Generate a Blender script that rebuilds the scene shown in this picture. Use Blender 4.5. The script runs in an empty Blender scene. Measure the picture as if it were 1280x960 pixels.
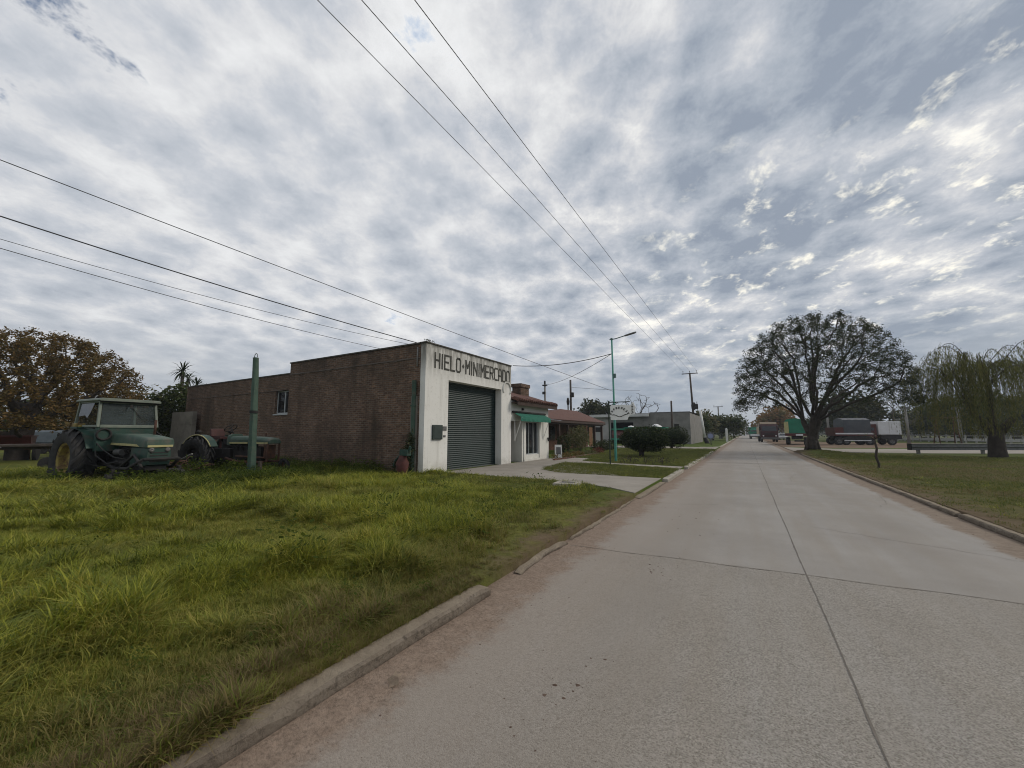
import bpy, bmesh, math, random
import numpy as np
from mathutils import Vector, Matrix
R = math.radians
SC = bpy.context.scene
COL = SC.collection
rng = np.random.default_rng(11)
random.seed(11)

# ------------------------------------------------------------------ camera maths (a surveyed pixel -> a point in the place)
FPX, CH, VPX, VPY = 490.0, 1.6, 931.0, 541.0
PITCH = math.atan((VPY-480)/FPX)
YAW = math.atan((VPX-640)/math.hypot(FPX, VPY-480))
def ray(u, v):
    x = (u-640)/FPX; y = -(v-480)/FPX
    fw = math.cos(PITCH)-y*math.sin(PITCH); up = math.sin(PITCH)+y*math.cos(PITCH)
    c, s = math.cos(YAW), math.sin(YAW)
    return (x*c-fw*s, x*s+fw*c, up)
def atz(u, v, z):
    d = ray(u, v); t = (z-CH)/d[2]; return Vector((d[0]*t, d[1]*t, z))
def atx(u, v, X):
    d = ray(u, v); t = X/d[0]; return Vector((X, d[1]*t, CH+d[2]*t))
def aty(u, v, Y):
    d = ray(u, v); t = Y/d[1]; return Vector((d[0]*t, Y, CH+d[2]*t))

def sstep(x, a, b):
    t = np.clip((np.asarray(x, float)-a)/(b-a), 0, 1); return t*t*(3-2*t)
def vnoise(x, y, seed=0):                        # smooth value noise, vectorised
    x = np.asarray(x, float); y = np.asarray(y, float)
    xi = np.floor(x).astype(np.int64); yi = np.floor(y).astype(np.int64)
    fx = x-xi; fy = y-yi; fx = fx*fx*(3-2*fx); fy = fy*fy*(3-2*fy)
    def h(a, b):
        n = (a*374761393 + b*668265263 + seed*974711) & 0x7fffffff
        n = ((n ^ (n >> 13))*1274126177) & 0x7fffffff
        return ((n ^ (n >> 16)) & 0xffff)/65535.0
    return (h(xi, yi)*(1-fx)+h(xi+1, yi)*fx)*(1-fy)+(h(xi, yi+1)*(1-fx)+h(xi+1, yi+1)*fx)*fy
def gz(x, y):                                    # height of the ground
    x = np.asarray(x, float); y = np.asarray(y, float)
    t = np.clip((-2.4-x)/7.9, 0, 1)
    zl = .115-.055*t
    field = sstep(-x, 2.7, 4.6)*sstep(-y, -9.5, -6.5)
    zl = zl+field*(.02+.10*vnoise(x*.55, y*.55, 3)+.05*vnoise(x*1.7, y*1.7, 4)) + sstep(-x, 12, 20)*.05
    zr = .09+.01*vnoise(x*.8, y*.8, 5)-.05*sstep(y, 30, 38)+.30*np.exp(-(((x-4.6)**2+(y-38.2)**2)/3.2))
    return np.where(x < .5, zl, zr)
def gzf(x, y): return float(gz(x, y))

# ------------------------------------------------------------------ objects
def tag(o, label=None, cat=None, group=None, kind=None):
    if label: o['label'] = label
    if cat: o['category'] = cat
    if group: o['group'] = group
    if kind: o['kind'] = kind
    return o
def empty(name, loc, rz=0.0, label=None, cat=None, group=None):
    o = bpy.data.objects.new(name, None); COL.objects.link(o)
    o.location = loc; o.rotation_euler = (0, 0, rz); o.empty_display_size = .2
    return tag(o, label, cat, group)
def copy_tree(o, parent=None):
    c = o.copy(); COL.objects.link(c); c.parent = parent
    for ch in list(o.children): copy_tree(ch, c)
    return c

class MB:
    """collects geometry, then links it as ONE mesh object"""
    def __init__(s): s.v = []; s.f = []; s.n = 0; s.m = []
    def add(s, vs, fs, mi=0):
        b = s.n; s.v.extend([tuple(p) for p in vs]); s.n += len(vs)
        for f in fs: s.f.append([i+b for i in f]); s.m.append(mi)
        return s
    def box(s, c, size, rz=0, mi=0, rot=None):
        x, y, z = [a/2 for a in size]
        P = [Vector((a*x, b*y, d*z)) for a in (-1, 1) for b in (-1, 1) for d in (-1, 1)]
        M = rot if rot is not None else Matrix.Rotation(rz, 3, 'Z')
        P = [M @ p+Vector(c) for p in P]
        return s.add(P, [(0, 1, 3, 2), (4, 6, 7, 5), (0, 4, 5, 1), (2, 3, 7, 6), (0, 2, 6, 4), (1, 5, 7, 3)], mi)
    def bx(s, x0, x1, y0, y1, z0, z1, mi=0):
        return s.box(((x0+x1)/2, (y0+y1)/2, (z0+z1)/2), (abs(x1-x0), abs(y1-y0), abs(z1-z0)), 0, mi)
    def beam(s, a, b, w, h, mi=0):
        a = Vector(a); b = Vector(b); d = b-a; L = d.length; d.normalize()
        up = Vector((0, 0, 1)) if abs(d.z) < .95 else Vector((1, 0, 0))
        y = up.cross(d).normalized(); z = d.cross(y)
        M = Matrix((d, y, z)).transposed()
        return s.box((a+b)/2, (L, w, h), 0, mi, M)
    def tube(s, pts, rad, k=8, cap=True, mi=0):
        pts = [Vector(p) for p in pts]; n = len(pts)
        if not hasattr(rad, '__len__'): rad = [rad]*n
        t0 = (pts[1]-pts[0]).normalized()
        u = t0.cross(Vector((0, 0, 1)) if abs(t0.z) < .9 else Vector((1, 0, 0))).normalized()
        V = []; F = []
        for i in range(n):
            t = (pts[min(i+1, n-1)]-pts[max(i-1, 0)]).normalized()
            u = (u-t*u.dot(t)).normalized(); w = t.cross(u)
            for j in range(k):
                a = 2*math.pi*j/k; V.append(pts[i]+(u*math.cos(a)+w*math.sin(a))*rad[i])
        for i in range(n-1):
            for j in range(k):
                a = i*k+j; b = i*k+(j+1) % k; F.append((a, b, b+k, a+k))
        if cap: F.append(tuple(range(k-1, -1, -1))); F.append(tuple(range((n-1)*k, n*k)))
        return s.add(V, F, mi)
    def lathe(s, prof, c, axis='y', k=32, closed=True, mi=0):
        """prof: (radius, offset along the axis)"""
        V = []; F = []; n = len(prof)
        for j in range(k):
            a = 2*math.pi*j/k
            for r, o in prof:
                p = (r*math.cos(a), o, r*math.sin(a)) if axis == 'y' else ((o, r*math.cos(a), r*math.sin(a)) if axis == 'x' else (r*math.cos(a), r*math.sin(a), o))
                V.append(Vector(p)+Vector(c))
        for j in range(k):
            for i in range(n if closed else n-1):
                a = j*n+i; b = j*n+(i+1) % n; c2 = ((j+1) % k)*n+(i+1) % n; d = ((j+1) % k)*n+i
                F.append((a, b, c2, d))
        return s.add(V, F, mi)
    def loft(s, secs, cap=True, mi=0):
        k = len(secs[0]); V = [p for sec in secs for p in sec]; F = []
        for i in range(len(secs)-1):
            for j in range(k):
                a = i*k+j; b = i*k+(j+1) % k; F.append((a, b, b+k, a+k))
        if cap: F.append(tuple(range(k-1, -1, -1))); F.append(tuple(range((len(secs)-1)*k, len(secs)*k)))
        return s.add(V, F, mi)
    def poly(s, pts, z0, z1, mi=0):
        n = len(pts)
        V = [(p[0], p[1], z0) for p in pts]+[(p[0], p[1], z1) for p in pts]
        F = [tuple(range(n-1, -1, -1)), tuple(range(n, 2*n))]+[(i, (i+1) % n, n+(i+1) % n, n+i) for i in range(n)]
        return s.add(V, F, mi)
    def build(s, name, mats, parent=None, smooth=False, bevel=0, label=None, flat_angle=None):
        me = bpy.data.meshes.new(name); me.from_pydata([tuple(p) for p in s.v], [], s.f)
        mats = mats if isinstance(mats, (list, tuple)) else [mats]
        for m in mats: me.materials.append(m)
        if len(mats) > 1: me.polygons.foreach_set('material_index', s.m)
        bm = bmesh.new(); bm.from_mesh(me); bmesh.ops.recalc_face_normals(bm, faces=bm.faces)
        if smooth and flat_angle:
            for e in bm.edges:
                if len(e.link_faces) == 2 and e.calc_face_angle(0) > R(flat_angle): e.smooth = False
        bm.to_mesh(me); bm.free()
        if smooth: me.polygons.foreach_set('use_smooth', [True]*len(me.polygons))
        o = bpy.data.objects.new(name, me); COL.objects.link(o)
        if parent is not None: o.parent = parent
        if bevel:
            b = o.modifiers.new('bevel', 'BEVEL'); b.width = bevel; b.segments = 2; b.limit_method = 'ANGLE'; b.angle_limit = R(40)
        if label: o['label'] = label
        return o

def raw_mesh(name, V, F, mat, parent=None, rnd=None, smooth=False, attrs=None):
    """big arrays: V (n,3), F (m,k) of one face size"""
    V = np.asarray(V, np.float32); F = np.asarray(F, np.int32); k = F.shape[1]
    me = bpy.data.meshes.new(name)
    me.vertices.add(len(V)); me.vertices.foreach_set('co', V.ravel())
    me.loops.add(F.size); me.loops.foreach_set('vertex_index', F.ravel())
    me.polygons.add(len(F)); me.polygons.foreach_set('loop_start', np.arange(0, F.size, k, dtype=np.int32))
    if smooth: me.polygons.foreach_set('use_smooth', np.ones(len(F), bool))
    me.update(calc_edges=True)
    if rnd is not None:
        a = me.attributes.new('rnd', 'FLOAT', 'FACE'); a.data.foreach_set('value', np.asarray(rnd, np.float32))
    for nm, (dom, arr) in (attrs or {}).items():
        a = me.attributes.new(nm, 'FLOAT', dom); a.data.foreach_set('value', np.asarray(arr, np.float32))
    if mat: me.materials.append(mat)
    me.validate()
    o = bpy.data.objects.new(name, me)
    if parent != 'nolink': COL.objects.link(o)
    if parent is not None and parent != 'nolink': o.parent = parent
    return o

# ------------------------------------------------------------------ materials
class NT:
    def __init__(s, name):
        s.m = bpy.data.materials.new(name); s.m.use_nodes = True; s.t = s.m.node_tree; s.t.nodes.clear()
        s.out = s.n('ShaderNodeOutputMaterial')
    def n(s, typ, ins=None, **kw):
        nd = s.t.nodes.new(typ)
        for k, v in kw.items(): setattr(nd, k, v)
        for k, v in (ins or {}).items():
            i = nd.inputs[k]
            if isinstance(v, bpy.types.NodeSocket): s.t.links.new(v, i)
            else: i.default_value = v
        return nd
    def math(s, op, a, b=0.0, c=None, clamp=False):
        nd = s.n('ShaderNodeMath', operation=op, use_clamp=clamp)
        for i, v in enumerate((a, b) if c is None else (a, b, c)):
            if isinstance(v, bpy.types.NodeSocket): s.t.links.new(v, nd.inputs[i])
            else: nd.inputs[i].default_value = v
        return nd.outputs[0]
    def ramp(s, f, stops):
        nd = s.n('ShaderNodeValToRGB'); s.t.links.new(f, nd.inputs[0]); e = nd.color_ramp.elements
        while len(e) < len(stops): e.new(.5)
        for i, (p, c) in enumerate(stops):
            e[i].position = p; e[i].color = (c, c, c, 1) if not hasattr(c, '__len__') else (*c, 1)[:4]
        return nd.outputs[0]
    def mix(s, f, a, b, blend='MIX'):
        nd = s.n('ShaderNodeMix', data_type='RGBA', blend_type=blend)
        for i, v in ((0, f), (6, a), (7, b)):
            if isinstance(v, bpy.types.NodeSocket): s.t.links.new(v, nd.inputs[i])
            else: nd.inputs[i].default_value = v if not hasattr(v, '__len__') else (*v, 1)[:4]
        return nd.outputs[2]
    def noise(s, vec, scale, detail=5, rough=.55, dist=0.0):
        return s.n('ShaderNodeTexNoise', {'Vector': vec, 'Scale': scale, 'Detail': detail, 'Roughness': rough, 'Distortion': dist}).outputs[0]
    def pos(s): return s.n('ShaderNodeNewGeometry').outputs['Position']
    def obj(s): return s.n('ShaderNodeTexCoord').outputs['Object']
    def maprange(s, v, a, b, c=0., d=1., smooth=True):
        nd = s.n('ShaderNodeMapRange', {'Value': v, 'From Min': a, 'From Max': b, 'To Min': c, 'To Max': d}, interpolation_type='SMOOTHSTEP' if smooth else 'LINEAR')
        return nd.outputs[0]
    def bump(s, h, strength=.4, dist=.02):
        return s.n('ShaderNodeBump', {'Height': h, 'Strength': strength, 'Distance': dist}).outputs[0]
    def principled(s, col, rough=.7, metal=0., normal=None, spec=.5, **kw):
        p = s.n('ShaderNodeBsdfPrincipled')
        for k, v in (('Base Color', col), ('Roughness', rough), ('Metallic', metal), ('Specular IOR Level', spec)):
            if isinstance(v, bpy.types.NodeSocket): s.t.links.new(v, p.inputs[k])
            else: p.inputs[k].default_value = v if not (hasattr(v, '__len__')) else (*v, 1)[:4]
        if normal is not None: s.t.links.new(normal, p.inputs['Normal'])
        s.t.links.new(p.outputs[0], s.out.inputs[0]); return p

def mat_var(name, c1, c2, scale=4., rough=.7, bump=.3, bscale=None, metal=0., c3=None, s3=1.2, t3=(.55, .7), spec=.4, bdist=.01):
    """two colours mottled by noise, a third in patches of wear"""
    t = NT(name); v = t.obj()
    f = t.ramp(t.noise(v, scale, 6, .62), [(.35, 0.), (.66, 1.)])
    c = t.mix(f, c1, c2)
    if c3: c = t.mix(t.ramp(t.noise(v, s3, 7, .7, .4), [(t3[0], 0.), (t3[1], 1.)]), c, c3)
    nb = t.bump(t.noise(v, bscale or scale*6, 5, .6), bump, bdist)
    t.principled(c, rough, metal, nb, spec); return t.m

def mat_leaf(name, stops, trans=.35, scale=.6, rough=.6):
    """leaves: colour by leaf (attribute rnd) and by patch; some light comes through"""
    t = NT(name)
    a = t.n('ShaderNodeAttribute', attribute_name='rnd').outputs['Fac']
    n = t.noise(t.pos(), scale, 3, .5)
    f = t.math('ADD', t.math('MULTIPLY', a, .6), t.math('MULTIPLY', n, .4))
    c = t.ramp(f, stops)
    d = t.n('ShaderNodeBsdfPrincipled', {'Base Color': c, 'Roughness': rough, 'Specular IOR Level': .12})
    tr = t.n('ShaderNodeBsdfTranslucent', {'Color': c})
    mx = t.n('ShaderNodeMixShader', {0: trans, 1: d.outputs[0], 2: tr.outputs[0]})
    t.t.links.new(mx.outputs[0], t.out.inputs[0]); return t.m

M = {}
# paint, metal, wood ...
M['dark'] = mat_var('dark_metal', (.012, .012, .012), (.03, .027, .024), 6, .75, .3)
M['rubber'] = mat_var('tyre_rubber', (.016, .016, .017), (.034, .032, .03), 9, .85, .4, c3=(.06, .05, .04), t3=(.6, .8))
M['green_paint'] = mat_var('tractor_green_paint', (.012, .042, .031), (.022, .062, .045), 3, .55, .15, c3=(.06, .05, .038), s3=3.2, t3=(.52, .7))
M['green_faded'] = mat_var('faded_green_paint', (.038, .076, .054), (.075, .108, .083), 3, .6, .15, c3=(.12, .105, .085), s3=3, t3=(.52, .7))
M['cab_trim'] = mat_var('pale_green_cab_paint', (.13, .16, .13), (.20, .22, .18), 4, .6, .2, c3=(.09, .06, .04), s3=4, t3=(.58, .72))
M['yellow'] = mat_var('worn_yellow_paint', (.30, .235, .05), (.22, .165, .045), 5, .7, .2, c3=(.10, .055, .03), s3=5, t3=(.44, .62))
M['cream_stripe'] = mat_var('cream_stripe_paint', (.46, .42, .20), (.36, .32, .15), 6, .6, .1, c3=(.2, .17, .1), s3=5)
M['rust'] = mat_var('rusty_iron', (.10, .045, .025), (.05, .028, .02), 7, .85, .5, c3=(.16, .08, .04), s3=6)
M['red_seat'] = mat_var('faded_red_vinyl', (.075, .022, .02), (.05, .02, .018), 6, .6, .2)
M['iron'] = mat_var('grey_iron', (.09, .09, .088), (.16, .155, .15), 6, .6, .3, metal=.3)
M['postgreen'] = mat_var('green_painted_timber', (.032, .068, .048), (.062, .105, .075), 3, .75, .5, bscale=14, c3=(.10, .10, .075), s3=3.5, t3=(.52, .7))
M['teal'] = mat_var('teal_pole_paint', (.045, .22, .17), (.07, .27, .21), 3, .5, .1)
M['teal_dark'] = mat_var('weathered_teal_paint', (.06, .12, .115), (.09, .16, .15), 3, .55, .15)
M['signframe'] = mat_var('dark_green_iron', (.016, .03, .018), (.03, .045, .03), 5, .6, .2)
M['pole'] = mat_var('weathered_pole_timber', (.045, .036, .03), (.085, .07, .058), 5, .9, .6, bscale=24)
M['concrete_pole'] = mat_var('grey_concrete', (.16, .155, .145), (.25, .24, .22), 3, .9, .4)
M['white_paint'] = mat_var('white_paint', (.72, .72, .69), (.60, .60, .57), 3, .6, .1, c3=(.42, .40, .36), s3=2, t3=(.6, .8))
M['galv'] = mat_var('galvanised_steel', (.12, .123, .125), (.19, .19, .19), 5, .5, .15, metal=.4)
M['wire'] = mat_var('black_cable', (.045, .045, .048), (.06, .06, .06), 5, .6, .1)
M['sack'] = mat_var('white_sheeting', (.72, .72, .72), (.6, .6, .6), 3, .6, .5, bscale=5)
M['tarp_grey'] = mat_var('dark_grey_tarpaulin', (.045, .05, .058), (.07, .074, .082), 1.2, .6, .5, bscale=2.5)
M['tarp_green'] = mat_var('green_tarpaulin', (.01, .13, .075), (.016, .19, .11), 1.2, .6, .4, bscale=2.5)
M['truck_red'] = mat_var('truck_red_paint', (.095, .018, .016), (.06, .015, .013), 3, .45, .1)
M['truck_white'] = mat_var('truck_white_panel', (.66, .67, .68), (.55, .55, .55), 2, .5, .1)
M['truck_cream'] = mat_var('cream_truck_paint', (.52, .42, .30), (.45, .36, .27), 2, .5, .1)
M['truck_maroon'] = mat_var('maroon_truck_paint', (.055, .016, .018), (.035, .012, .014), 2, .45, .1)
M['glass_dark'] = None
t = NT('dark_window_glass'); t.principled((.012, .015, .018), .06, 0, None, .6); M['glass_dark'] = t.m
t = NT('dusty_glass')
v = t.obj(); dust = t.ramp(t.noise(v, 2.2, 5, .6), [(.3, .12), (.75, .36)])
g = t.n('ShaderNodeBsdfPrincipled', {'Base Color': (.10, .125, .125, 1), 'Roughness': .15, 'Specular IOR Level': .5})
tr = t.n('ShaderNodeBsdfTransparent', {'Color': (.75, .8, .8, 1)})
mx = t.n('ShaderNodeMixShader', {0: dust, 1: tr.outputs[0], 2: g.outputs[0]}); t.t.links.new(mx.outputs[0], t.out.inputs[0]); M['dusty_glass'] = t.m

# bricks laid along x (or y) and z
def mat_brick(name, a, b, mortar, stain):
    t = NT(name); p = t.pos(); s = t.n('ShaderNodeSeparateXYZ', {0: p})
    wob = t.math('MULTIPLY', t.math('SUBTRACT', t.noise(p, 1.3, 2), .5), .05)
    hv = t.math('ADD', s.outputs[0], s.outputs[1])
    vec = t.n('ShaderNodeCombineXYZ', {0: hv, 1: t.math('ADD', s.outputs[2], wob), 2: 0.0}).outputs[0]
    def brick(c1, c2, mo, ms):
        return t.n('ShaderNodeTexBrick', {'Vector': vec, 'Color1': (*c1, 1), 'Color2': (*c2, 1), 'Mortar': (*mo, 1), 'Scale': 1.0,
                   'Mortar Size': ms, 'Mortar Smooth': .3, 'Bias': 0.0, 'Brick Width': .26, 'Row Height': .085})
    bk = brick(a, b, mortar, .012)
    cell = t.noise(t.n('ShaderNodeVectorMath', {0: vec, 1: (3.9, 11.8, 1)}, operation='MULTIPLY').outputs[0], 1.0, 1, .5)
    c = t.mix(t.ramp(cell, [(.30, .0), (.42, .35), (.62, .0), (.75, .0)]), bk.outputs[0], (a[0]*.35, a[1]*.35, a[2]*.4))
    c = t.mix(t.ramp(cell, [(.56, .0), (.72, .75)]), c, (b[0]*1.35, b[1]*1.3, b[2]*1.2))
    c = t.mix(t.ramp(t.noise(p, .55, 8, .68, .5), [(.40, .0), (.66, .75)]), c, stain)
    c = t.mix(t.math('MULTIPLY', t.ramp(t.noise(p, 1.1, 7, .7), [(.5, .0), (.75, .6)]), t.maprange(s.outputs[2], 3.2, 5.0)), c, (.035, .03, .027))
    strk = t.noise(t.n('ShaderNodeVectorMath', {0: p, 1: (1.6, 1.6, .22)}, operation='MULTIPLY').outputs[0], 1.0, 6, .65)
    c = t.mix(t.ramp(strk, [(.48, 0.), (.68, .6)]), c, (stain[0]*.6, stain[1]*.6, stain[2]*.6))
    c = t.mix(t.math('MULTIPLY', t.ramp(t.noise(p, 2.2, 6, .7), [(.4, 0.), (.65, .7)]), t.maprange(s.outputs[2], 1.1, .1)), c, (.05, .045, .032))
    h = t.math('ADD', t.math('MULTIPLY', bk.outputs['Fac'], -1.), t.math('MULTIPLY', t.noise(p, 40, 4), .6))
    t.principled(c, .92, 0, t.bump(h, .8, .02), .2); return t.m
M['brick'] = mat_brick('old_brown_brick', (.112, .066, .044), (.205, .128, .088), (.25, .21, .165), (.072, .054, .040))
M['brick_red'] = mat_brick('red_house_brick', (.17, .07, .045), (.22, .10, .065), (.2, .17, .14), (.14, .08, .06))
# white lime wall, stained under its top edge
t = NT('stained_white_render'); p = t.pos(); s = t.n('ShaderNodeSeparateXYZ', {0: p})
stretch = t.n('ShaderNodeVectorMath', {0: p, 1: (3.2, 3.2, .45)}, operation='MULTIPLY').outputs[0]
c = t.mix(t.noise(p, 1.4, 6, .6), (.80, .79, .75), (.70, .69, .645))
c = t.mix(t.ramp(t.noise(p, 7, 6, .7), [(.55, 0.), (.78, .55)]), c, (.42, .40, .34))
drip = t.math('MULTIPLY', t.ramp(t.noise(stretch, 1.6, 7, .66), [(.30, 0.), (.60, 1.)]), t.maprange(s.outputs[2], 3.4, 5.0))
c = t.mix(t.math('MULTIPLY', drip, .85), c, (.10, .095, .075))
run = t.noise(t.n('ShaderNodeVectorMath', {0: p, 1: (4.5, 4.5, .28)}, operation='MULTIPLY').outputs[0], 1.0, 6, .62)
c = t.mix(t.ramp(run, [(.54, 0.), (.75, .34)]), c, (.30, .28, .235))
base = t.math('MULTIPLY', t.ramp(t.noise(p, 2.6, 6, .7), [(.35, 0.), (.7, 1.)]), t.maprange(s.outputs[2], .75, .05))
c = t.mix(t.math('MULTIPLY', base, .6), c, (.25, .23, .18))
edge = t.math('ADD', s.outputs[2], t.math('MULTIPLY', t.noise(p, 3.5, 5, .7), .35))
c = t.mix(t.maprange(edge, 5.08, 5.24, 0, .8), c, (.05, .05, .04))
t.principled(c, .85, 0, t.bump(t.noise(p, 14, 6, .65), .35, .02), .25); M['white_wall'] = t.m
t = NT('white_house_render'); p = t.pos(); s = t.n('ShaderNodeSeparateXYZ', {0: p})
c = t.mix(t.noise(p, 1.8, 6, .6), (.72, .71, .66), (.62, .61, .56))
base = t.math('MULTIPLY', t.ramp(t.noise(p, 2.6, 6, .7), [(.35, 0.), (.7, 1.)]), t.maprange(s.outputs[2], .6, .05))
c = t.mix(t.math('MULTIPLY', base, .55), c, (.28, .26, .21))
t.principled(c, .85, 0, t.bump(t.noise(p, 14, 6, .65), .3, .02), .25); M['white_wall2'] = t.m
M['letter'] = mat_var('faded_black_letter_paint', (.035, .036, .03), (.075, .072, .06), 5, .85, .2, c3=(.22, .21, .18), s3=7, t3=(.58, .74))
M['shutter'] = mat_var('dark_green_shutter_paint', (.011, .024, .023), (.017, .034, .032), 1.2, .5, .1, c3=(.03, .042, .04), s3=1.5)
M['meter'] = mat_var('grey_green_box', (.022, .036, .032), (.035, .05, .044), 4, .6, .1)
M['awning'] = mat_var('green_awning_canvas', (.012, .125, .085), (.018, .165, .112), 2.5, .75, .3)
M['grey_render'] = mat_var('grey_cement_render', (.17, .165, .155), (.24, .23, .215), 1.1, .9, .4, bscale=10, c3=(.11, .105, .095), s3=.6)
M['shed_pale'] = mat_var('pale_grey_render', (.34, .33, .32), (.42, .41, .39), 1.1, .9, .3, bscale=10)
M['boundary'] = mat_var('bare_cement_blockwork', (.15, .135, .115), (.22, .20, .17), 1.3, .92, .5, bscale=9, c3=(.09, .085, .07), s3=1)
M['fascia'] = mat_var('pale_sheet_metal', (.55, .55, .54), (.46, .46, .45), 2, .5, .1)
M['brown_timber'] = mat_var('dark_brown_timber', (.035, .02, .015), (.06, .035, .024), 5, .75, .3)
M['wood_door'] = mat_var('varnished_wood', (.20, .10, .045), (.14, .07, .03), 4, .5, .2)
M['window_frame'] = mat_var('pale_window_frame', (.42, .44, .44), (.34, .36, .36), 5, .5, .1)
# tiled roof: rows of tiles along the slope
t = NT('red_roof_tiles'); v = t.obj(); s = t.n('ShaderNodeSeparateXYZ', {0: v})
w1 = t.n('ShaderNodeTexWave', {'Vector': t.n('ShaderNodeCombineXYZ', {0: s.outputs[1], 1: 0.0, 2: 0.0}).outputs[0], 'Scale': 1.6, 'Distortion': .4, 'Detail': 1.}).outputs[1]
w2 = t.n('ShaderNodeTexWave', {'Vector': t.n('ShaderNodeCombineXYZ', {0: s.outputs[0], 1: 0.0, 2: 0.0}).outputs[0], 'Scale': 1.0, 'Distortion': .4, 'Detail': 1.}, wave_profile='SAW').outputs[1]
c = t.mix(t.noise(v, 9, 4, .7), (.155, .072, .055), (.105, .058, .047))
c = t.mix(t.ramp(t.noise(v, 1.3, 6, .7), [(.48, 0.), (.75, .7)]), c, (.075, .05, .042))
t.principled(c, .85, 0, t.bump(t.math('ADD', w1, w2), .8, .05), .3); M['tiles'] = t.m
# ------------------------------------------------------------------ camera
cam = bpy.data.cameras.new('camera'); co = bpy.data.objects.new('camera', cam); COL.objects.link(co); SC.camera = co
cam.sensor_fit = 'HORIZONTAL'; cam.sensor_width = 36.0; cam.lens = FPX/1280*36.0
co.location = (0, 0, CH); co.rotation_euler = (R(90)+PITCH, 0, YAW); cam.clip_start = .05; cam.clip_end = 6000
SC.view_settings.view_transform = 'Standard'; SC.view_settings.look = 'None'; SC.view_settings.exposure = .17; SC.view_settings.gamma = 1
SC.view_settings.use_curve_mapping = False
SC.cycles.use_denoising = True; SC.cycles.filter_width = 1.05; SC.cycles.max_bounces = 6; SC.cycles.transparent_max_bounces = 12; SC.cycles.diffuse_bounces = 3

# ------------------------------------------------------------------ light: a veiled sun ahead and to the right, and a clouded sky
SUN_AZ, SUN_EL = R(48), R(36)                    # azimuth from +Y towards +X
sd = Vector((math.sin(SUN_AZ)*math.cos(SUN_EL), math.cos(SUN_AZ)*math.cos(SUN_EL), math.sin(SUN_EL)))
sl = bpy.data.lights.new('sun', 'SUN'); sl.energy = 1.5; sl.angle = R(16); sl.color = (1., .91, .79)
so = bpy.data.objects.new('sun', sl); COL.objects.link(so); so.rotation_euler = sd.to_track_quat('Z', 'Y').to_euler(); so.location = (20, 20, 40)

W = bpy.data.worlds.new('World'); SC.world = W; W.use_nodes = True
class WT(NT):
    def __init__(s): s.t = W.node_tree; s.t.nodes.clear(); s.out = s.n('ShaderNodeOutputWorld')
w = WT()
sky = w.n('ShaderNodeTexSky', sky_type='NISHITA', sun_disc=False, sun_elevation=SUN_EL, sun_rotation=SUN_AZ)
bg1 = w.n('ShaderNodeBackground', {'Color': sky.outputs[0], 'Strength': .10})
D = w.n('ShaderNodeTexCoord').outputs['Generated']
D = w.n('ShaderNodeVectorMath', {0: D}, operation='NORMALIZE').outputs[0]
xyz = w.n('ShaderNodeSeparateXYZ', {0: D}); dx, dy, dz = xyz.outputs
zz = w.math('ADD', w.math('MAXIMUM', dz, 0.), .20)
u = w.math('DIVIDE', dx, zz); v = w.math('DIVIDE', dy, zz)
a = R(23.5); ca, sa = math.cos(a), math.sin(a)
al = w.math('ADD', w.math('MULTIPLY', u, -sa), w.math('MULTIPLY', v, ca))        # along the bands
ac = w.math('ADD', w.math('MULTIPLY', u, ca), w.math('MULTIPLY', v, sa))         # across them
def uv(fa, fc, ox=0., oy=0.):
    return w.n('ShaderNodeCombineXYZ', {0: w.math('ADD', w.math('MULTIPLY', ac, fc), ox), 1: w.math('ADD', w.math('MULTIPLY', al, fa), oy), 2: 0.}).outputs[0]
big = w.noise(uv(.50, .85, 3.1, 1.7), 1.0, 3, .5, .6)
mid = w.noise(uv(2.1, 2.8, 7.3, 2.2), 1.0, 8, .62, .2)
warp = w.n('ShaderNodeTexNoise', {'Vector': uv(3.4, 3.4, 1., 5.), 'Scale': 1.0, 'Detail': 5., 'Roughness': .6}).outputs[1]
cv = w.n('ShaderNodeVectorMath', {0: uv(5.0, 5.6), 1: w.n('ShaderNodeVectorMath', {0: warp, 1: (1.5, 1.5, 0)}, operation='MULTIPLY').outputs[0]}, operation='ADD').outputs[0]
vor = w.n('ShaderNodeTexVoronoi', {'Vector': cv, 'Scale': 1.0, 'Smoothness': .30}, feature='SMOOTH_F1', voronoi_dimensions='2D').outputs[0]
fine = w.noise(uv(11., 13., 4., 4.), 1.0, 8, .72, .2)
cells = w.math('SUBTRACT', 1.0, vor)
def dirdot(px, py):
    d = Vector(ray(px, py)).normalized()
    return w.n('ShaderNodeVectorMath', {0: D, 1: tuple(d)}, operation='DOT_PRODUCT').outputs['Value']
darkmass = w.math('ADD', w.math('MULTIPLY', w.maprange(dirdot(1130, 200), .86, 1.0), .09), w.math('MULTIPLY', w.maprange(dirdot(930, 250), .95, 1.0), .05))
lightmass = w.math('ADD', w.math('MULTIPLY', w.maprange(dirdot(740, 60), .84, 1.0), .10), w.math('MULTIPLY', w.maprange(dirdot(300, 200), .66, 1.0), .05))
d = w.math('ADD', w.math('MULTIPLY', big, .50), w.math('MULTIPLY', mid, .55))
d = w.math('ADD', d, w.math('MULTIPLY', cells, .44))
d = w.math('ADD', d, w.math('MULTIPLY', fine, .50))
d = w.math('ADD', w.math('SUBTRACT', d, .375), w.math('SUBTRACT', darkmass, lightmass))
d = w.math('ADD', w.math('MULTIPLY', d, 1.28), -.145)
ccol = w.ramp(d, [(.18, (.46, .54, .66)), (.28, (.75, .755, .76)), (.40, (.69, .695, .70)), (.53, (.585, .592, .61)), (.68, (.44, .467, .515)), (.84, (.34, .378, .435)), (1.0, (.25, .29, .355))])
calm = w.math('MULTIPLY', w.maprange(dirdot(250, 250), .60, .98), .28)
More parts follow.
